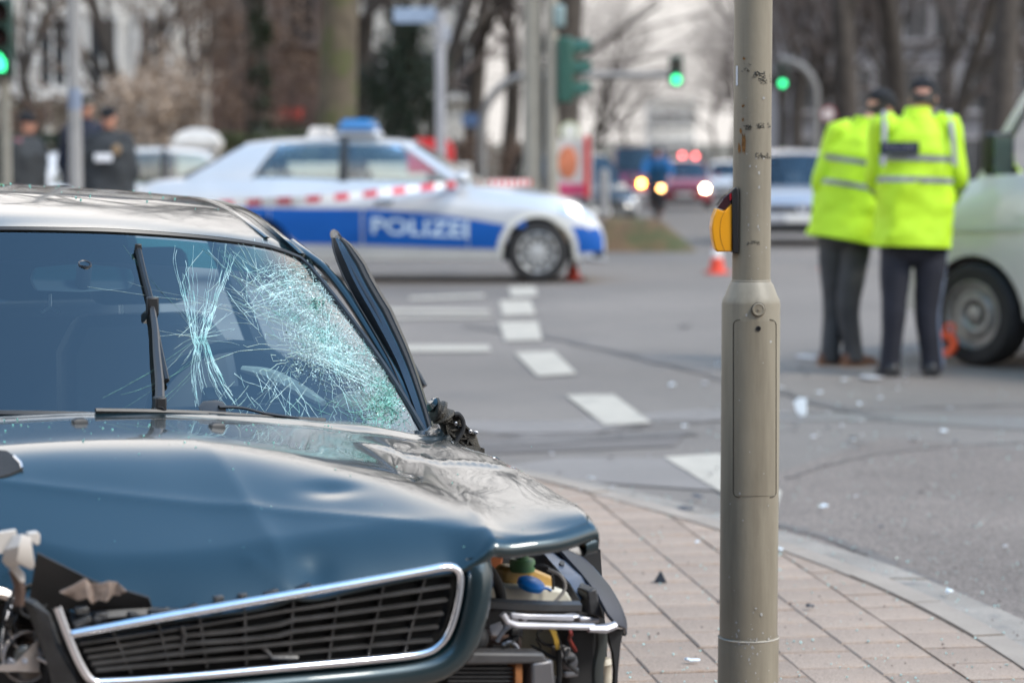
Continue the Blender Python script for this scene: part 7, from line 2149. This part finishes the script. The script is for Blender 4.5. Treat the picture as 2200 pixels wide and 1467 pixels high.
# scratches, pen marks and rust on the upper tube (flat marks on the paint)
rg = random.Random(9)
def mark_strip(pts, r, w):
    """thin flat stroke following pixels on the tube"""
    a = [pole_pt(x, y - w, r) for x, y in pts]; b = [pole_pt(x, y + w, r) for x, y in pts]
    return [a, b]
pm = MB()
def scribble(x0, y0, x1, y1, n, w=.7):
    for _ in range(n):
        x, y = rg.uniform(x0, x1), rg.uniform(y0, y1); pts = [(x, y)]
        for k in range(rg.randint(1, 4)):
            x = min(x1, max(x0, x + rg.gauss(0, 5))); y = min(y1, max(y0, y + rg.gauss(0, 4))); pts.append((x, y))
        q = [pole_pt(a, b, RU + .0002) for a, b in pts]
        pm.tube(q, .00045 * rg.uniform(.6, 1.7), 4)
scribble(1617, 152, 1645, 166, 16); scribble(1630, 168, 1648, 182, 14); scribble(1653, 150, 1660, 178, 5); scribble(1592, 146, 1610, 154, 4); scribble(1588, 137, 1618, 140, 3)
scribble(1626, 265, 1642, 276, 14); scribble(1650, 262, 1656, 274, 4); scribble(1598, 268, 1616, 279, 7); scribble(1624, 329, 1655, 341, 16); scribble(1604, 518, 1632, 526, 9, .5)
o = pm.build('pen_marks', mat('pen_ink', (.035, .035, .03), .7), pole, smooth=False); o['kind'] = 'stuff'
rm = MB()
for x, y0, y1, w in ((1598, 222, 232, 2), (1591, 275, 292, 2.2), (1598, 285, 335, 3.2), (1589, 305, 332, 2.0), (1596, 252, 262, 1.2), (1598, 125, 129, 2)):
    for k in range(5):
        xx = x + rg.gauss(0, 1.2); a, b = y0 + rg.uniform(0, 6), y1 - rg.uniform(0, 8)
        ww = w * rg.uniform(.4, 1)
        rm.add([pole_pt(xx - ww * .3, a, RU + .0003 + k * .00005), pole_pt(xx + ww, lerp(a, b, .4), RU + .0003 + k * .00005), pole_pt(xx + ww * .2, b, RU + .0003 + k * .00005), pole_pt(xx - ww, lerp(a, b, .6), RU + .0003 + k * .00005)], [(0, 1, 2, 3)])
o = rm.build('rust_streaks', mat('rust_streak', (.24, .11, .03), .9, var=.4, scale=80), pole, smooth=False); o['kind'] = 'stuff'
sm = MB()
for _ in range(90):
    f = rg.random()
    if f < .4: x, y, r = rg.gauss(1620, 16), rg.gauss(1400, 30), RL + .0038
    elif f < .6: x, y, r = rg.gauss(1600, 14), rg.gauss(1380, 12), RL + .0039
    elif f < .8: x, y, r = rg.uniform(1560, 1660), rg.uniform(650, 1340), RL + .0015
    else: x, y, r = rg.uniform(1585, 1650), rg.uniform(180, 600), RU + .0003
    if y < 1372 and r > RL + .003: r = RL + .0003 if y < 1364 else r
    n = rg.randint(3, 6); s_ = rg.choice([1.0, 1.6, 2.6]); 
    pts = [pole_pt(x + s_ * math.cos(2 * PI * k / n) * rg.uniform(.5, 1.4), y + s_ * 1.3 * math.sin(2 * PI * k / n) * rg.uniform(.5, 1.6), r) for k in range(n)]
    sm.add(pts, [tuple(range(n))[::-1]])
o = sm.build('paint_chips', mat('paint_chip', (.36, .35, .33), .7, var=.3, scale=60), pole, smooth=False); o['kind'] = 'stuff'
MB().slab([[pole_pt(1581.5 + a, y, RU + .001) + V((-.001 * k, -.0008 * k, 0)) for k, a in enumerate((3.5, 2.2, 1.2))] for y in (142, 150, 160, 172, 184)], .0004).build('torn_sticker', mat('paper_white', (.78, .78, .80), .7), pole)

# ------------------------------------------------------------------ barrier tape
tape = thing('barrier_tape', 'red and white barrier tape stretched in front of the police saloon', 'tape', (0, 0, 0))
tpts = [(170, 470, 24.0), (300, 452, 24.6), (515, 437, 25.2), (577, 433, 25.25), (640, 430, 25.3), (702, 426, 25.4), (764, 420, 25.5), (825, 413, 25.5), (888, 406, 25.6), (950, 399, 25.7), (1015, 395, 26.2), (1080, 393, 27.4), (1142, 392, 28.8)]
tw = cr([P(*p) for p in tpts], 8)
hh = .034
M_TW = mat('tape_white', (.80, .80, .80), .45, var=.03); M_TR = mat('tape_red', (.62, .018, .04), .45, var=.05)
segs = []
acc = 0; cur = [tw[0]]
cum = [0]
for a, b in zip(tw, tw[1:]): cum.append(cum[-1] + (b - a).length)
def tpos(s):
    for i in range(len(cum) - 1):
        if cum[i + 1] >= s: return tw[i].lerp(tw[i + 1], (s - cum[i]) / (cum[i + 1] - cum[i]))
    return tw[-1]
n_ = int(cum[-1] / .152)
for k in range(n_):
    rows = []
    for q in range(4):
        s_ = (k + q / 3) * .152; p = tpos(s_); t_ = .02 * math.sin(s_ * 2.1)
        rows.append([p + V((0, t_, hh)), p + V((0, -t_, -hh))])
    MB().slab(rows, .0015).build('red_stripe' if k % 2 else 'white_stripe', M_TR if k % 2 else M_TW, tape, smooth=False)

# ------------------------------------------------------------------ traffic cones
M_CONE = mat('cone_red', (.68, .055, .022), .5, var=.08); M_CONEW = mat('cone_white', (.78, .76, .74), .5)
def cone(px, py, h, label):
    g = G(px, py); t = thing('traffic_cone', label, 'cone', g, .3, 'red cones round the crash')
    b = h * .30
    MB().box((0, 0, .015), (b * 1.9, b * 1.9, .03)).build('base', M_CONE, t, bevel=.008)
    fr = lambda z: lerp(b * .78, .018, z / h)
    MB().lathe([(fr(.03), .03), (fr(h * .45), h * .45)], 18, cap=False).build('cone_body', M_CONE, t)
    MB().lathe([(fr(h * .45) + .002, h * .45), (fr(h * .70) + .002, h * .70)], 18, cap=False).build('white_band', M_CONEW, t)
    MB().lathe([(fr(h * .70), h * .70), (fr(h) , h), (.012, h - .01)], 18, cap=False).build('tip', M_CONE, t)
cone(1540, 588, .42, 'red and white cone beside the post, below the push button')
cone(1231, 602, .34, 'red cone just beyond the front wheel of the police saloon')
cone(1782, 580, .36, 'red cone behind the legs of the leaning person')

# ------------------------------------------------------------------ orange measuring reel leaning on the van wheel
rg0 = G(2022, 788)
reel = thing('measuring_reel', 'orange tape reel with open centre leaning against the van wheel', 'tape reel', rg0)
Mr = Matrix.Translation((0.03, .02, .150)) @ Matrix.Rotation(math.radians(12), 4, 'Y') @ Matrix.Rotation(math.radians(-38), 4, 'Z') @ Matrix.Rotation(PI / 2, 4, 'X')
M_REEL = mat('reel_orange', (.80, .085, .012), .45, var=.1)
MB().lathe([(.085, -.02), (.085, .02), (.065, .024), (.040, .018), (.036, .010), (.036, -.010), (.040, -.018), (.065, -.024), (.085, -.02)], 26, Mr, cap=False).build('rim', M_REEL, reel)
MB().lathe([(.020, -.022), (.020, .022), (.0001, .022)], 14, Mr).build('hub', M_BLACK, reel)
for k in range(3): MB().bar(Mr @ V((.018 * math.cos(k * 2.1), .018 * math.sin(k * 2.1), 0)), Mr @ V((.042 * math.cos(k * 2.1), .042 * math.sin(k * 2.1), 0)), .012, .012).build('spoke', M_REEL, reel)
MB().tube(cr([Mr @ V(p) for p in ((-.03, .085, 0), (-.02, .13, 0), (.03, .13, 0), (.04, .085, 0))], 4), .011, 8).build('handle', M_REEL, reel)
MB().tube(cr([Mr @ V((-.06, -.075, 0)), Mr @ V((-.10, -.11, 0)), V((-.085, -.03, .012))], 4), .012, 8).build('grip', M_REEL, reel)

# ------------------------------------------------------------------ debris
def shard(label, px, py, w, h, m, z=0.0, stand=.0, seed=0, cat='debris', name='plastic_shard'):
    r_ = random.Random(seed); g = G(px, py, z)
    t = MB(); n = 7; c = []
    pts = []
    for k in range(n):
        a = 2 * PI * k / n; rr = r_.uniform(.55, 1.1)
        pts.append(V((math.cos(a) * w / 2 * rr, math.sin(a) * h / 2 * rr * (1 - stand), (math.sin(a) * .5 + .5) * h * stand + r_.uniform(0, .012) * (1 - stand) + .004)))
    t.prism(pts, V((0, .006 + .02 * stand, .006 * (1 - stand))))
    o = t.build(name, m, None, smooth=False, bevel=.0015)
    o.location = g; tag(o, label, cat)
    return o
M_SHW = mat('shard_white', (.74, .80, .84), .4, var=.1); M_SHD = mat('shard_dark', (.030, .032, .040), .4, var=.2); M_SHG = mat('shard_grey', (.42, .42, .43), .4, var=.2)
shard('white curved plastic shard standing on the asphalt right of the post', 1721, 897, .095, .115, M_SHW, stand=.9, seed=1)
# small dark pyramid-like splinter
g = G(1418, 1250, PZ)
o = MB().loft([[g + V((x, y, z)) for x, y, z in q] for q in (((-.022, -.012, .001), (.022, -.016, .001), (.02, .02, .001), (-.018, .018, .001)), ((.0, .0, .036), (.004, -.001, .036), (.004, .003, .036), (.0, .003, .036)))]).build('plastic_shard', M_SHD, None, smooth=False)
tag(o, 'dark pointed splinter on the paving between car and post', 'debris')
for a in ((('pale curled strip lying on the paving at the foot of the post', 1487, 1427, .045, .018, M_SHW, PZ)), ('small dark chip on the paving right of the post', 1740, 1310, .03, .02, M_SHD, PZ), ('dark rubber scrap beside the gutter left of the post', 1475, 1098, .10, .05, M_SHD, .03),
          ('dark scrap in the gutter near the white road stripe', 1500, 1072, .06, .04, M_SHD, 0.012), ('dark lump on the road beyond the dashes', 1470, 703, .11, .16, M_SHD, 0), ('small pale fragment on the road left of the post', 1445, 830, .055, .08, M_SHW, 0), ('pale fragment beside the post on the road', 1516, 828, .05, .07, M_SHG, 0),
          ('greyish metal scrap left of the brown shoes', 1735, 770, .22, .25, M_SHG, 0), ('silvery scrap between the two pairs of shoes', 1868, 815, .20, .22, M_SHG, 0), ('pale torn scrap under the van behind its wheel', 2180, 765, .22, .30, M_SHG, 0), ('tiny white chip on the asphalt near the right edge', 2028, 930, .05, .05, M_SHW, .01),
          ('white chip in the gutter near the right corner', 2040, 1278, .032, .028, M_SHW, .03), ('dark scrap on the road by the red reel', 1832, 945, .06, .05, M_SHD, .01), ('whitish flake on the dark tar right of the post', 1772, 1092, .045, .03, M_SHW, .014)):
    lab, x, y, w, h, m, z = a
    shard(lab, x, y, w, h, m, z, seed=int(x))
# glass crumbs over paving, gutter and road
gc = MB(); rg = random.Random(77)
for k in range(800):
    if k < 520: x, y, z = rg.uniform(1180, 2200), rg.uniform(1040, 1467), PZ + .001
    else: x, y, z = rg.uniform(1500, 2200), rg.uniform(830, 1300), .014
    g = G(x, y, z)
    ins_, dd = inside(V((g.x, g.y, 0)))
    if ins_ and z < PZ: g.z = PZ + .001
    if not ins_:
        g.z = .034 if dd < .30 else .014
    s_ = rg.choice([.0008, .0012, .0018, .0026]) * (1 if y > 1000 else 1.4)
    gc.box((g.x, g.y, g.z + s_ * .6), (s_ * 2, s_ * 1.6, s_ * 1.4), Matrix.Rotation(rg.uniform(0, 3), 3, (rg.random(), rg.random(), 1)))
o = gc.build('glass_crumbs', mat('pale_glass_crumb', (.45, .66, .62), .2, var=.35, scale=30), None, smooth=False); o['kind'] = 'stuff'
sc2_ = MB()
for k in range(220):
    x, y = rg.uniform(1150, 2200), rg.uniform(900, 1467); g = G(x, y, .016)
    ins_, dd = inside(V((g.x, g.y, 0))); g.z = (PZ + .001) if ins_ else (.034 if dd < .3 else .014)
    s_ = rg.choice([.0012, .002, .003])
    sc2_.box((g.x, g.y, g.z + s_ * .4), (s_ * 2, s_ * 1.4, s_), Matrix.Rotation(rg.uniform(0, 3), 3, (rg.random(), rg.random(), 1)))
o = sc2_.build('gravel', mat('grit', (.16, .12, .10), .9, var=.5, scale=30), None, smooth=False); o['kind'] = 'stuff'

# scattered splinters on the road near the officers and along the gutter
dbm = MB(); rg = random.Random(41)
for k in range(90):
    if k < 50: x, y = rg.gauss(1800, 150), rg.uniform(760, 960)
    else: x, y = rg.uniform(1060, 2200), rg.uniform(880, 1200)
    g = G(x, y, .016); ins_, dd = inside(V((g.x, g.y, 0)))
    if ins_: g.z = PZ + .001
    elif dd < .3: g.z = .034
    s_ = rg.choice([.008, .012, .02]) * (1.3 if k < 50 else .8); n = rg.randint(3, 5)
    dbm.prism([g + V((math.cos(2 * PI * q / n) * s_ * rg.uniform(.5, 1.3), math.sin(2 * PI * q / n) * s_ * rg.uniform(.5, 1.3), rg.uniform(0, s_ * .6))) for q in range(n)], V((0, 0, .003)), mi=rg.choice((0, 0, 1, 2)))
o = dbm.build('splinters', [M_SHD, M_SHG, M_SHW], None, smooth=False); o['kind'] = 'stuff'
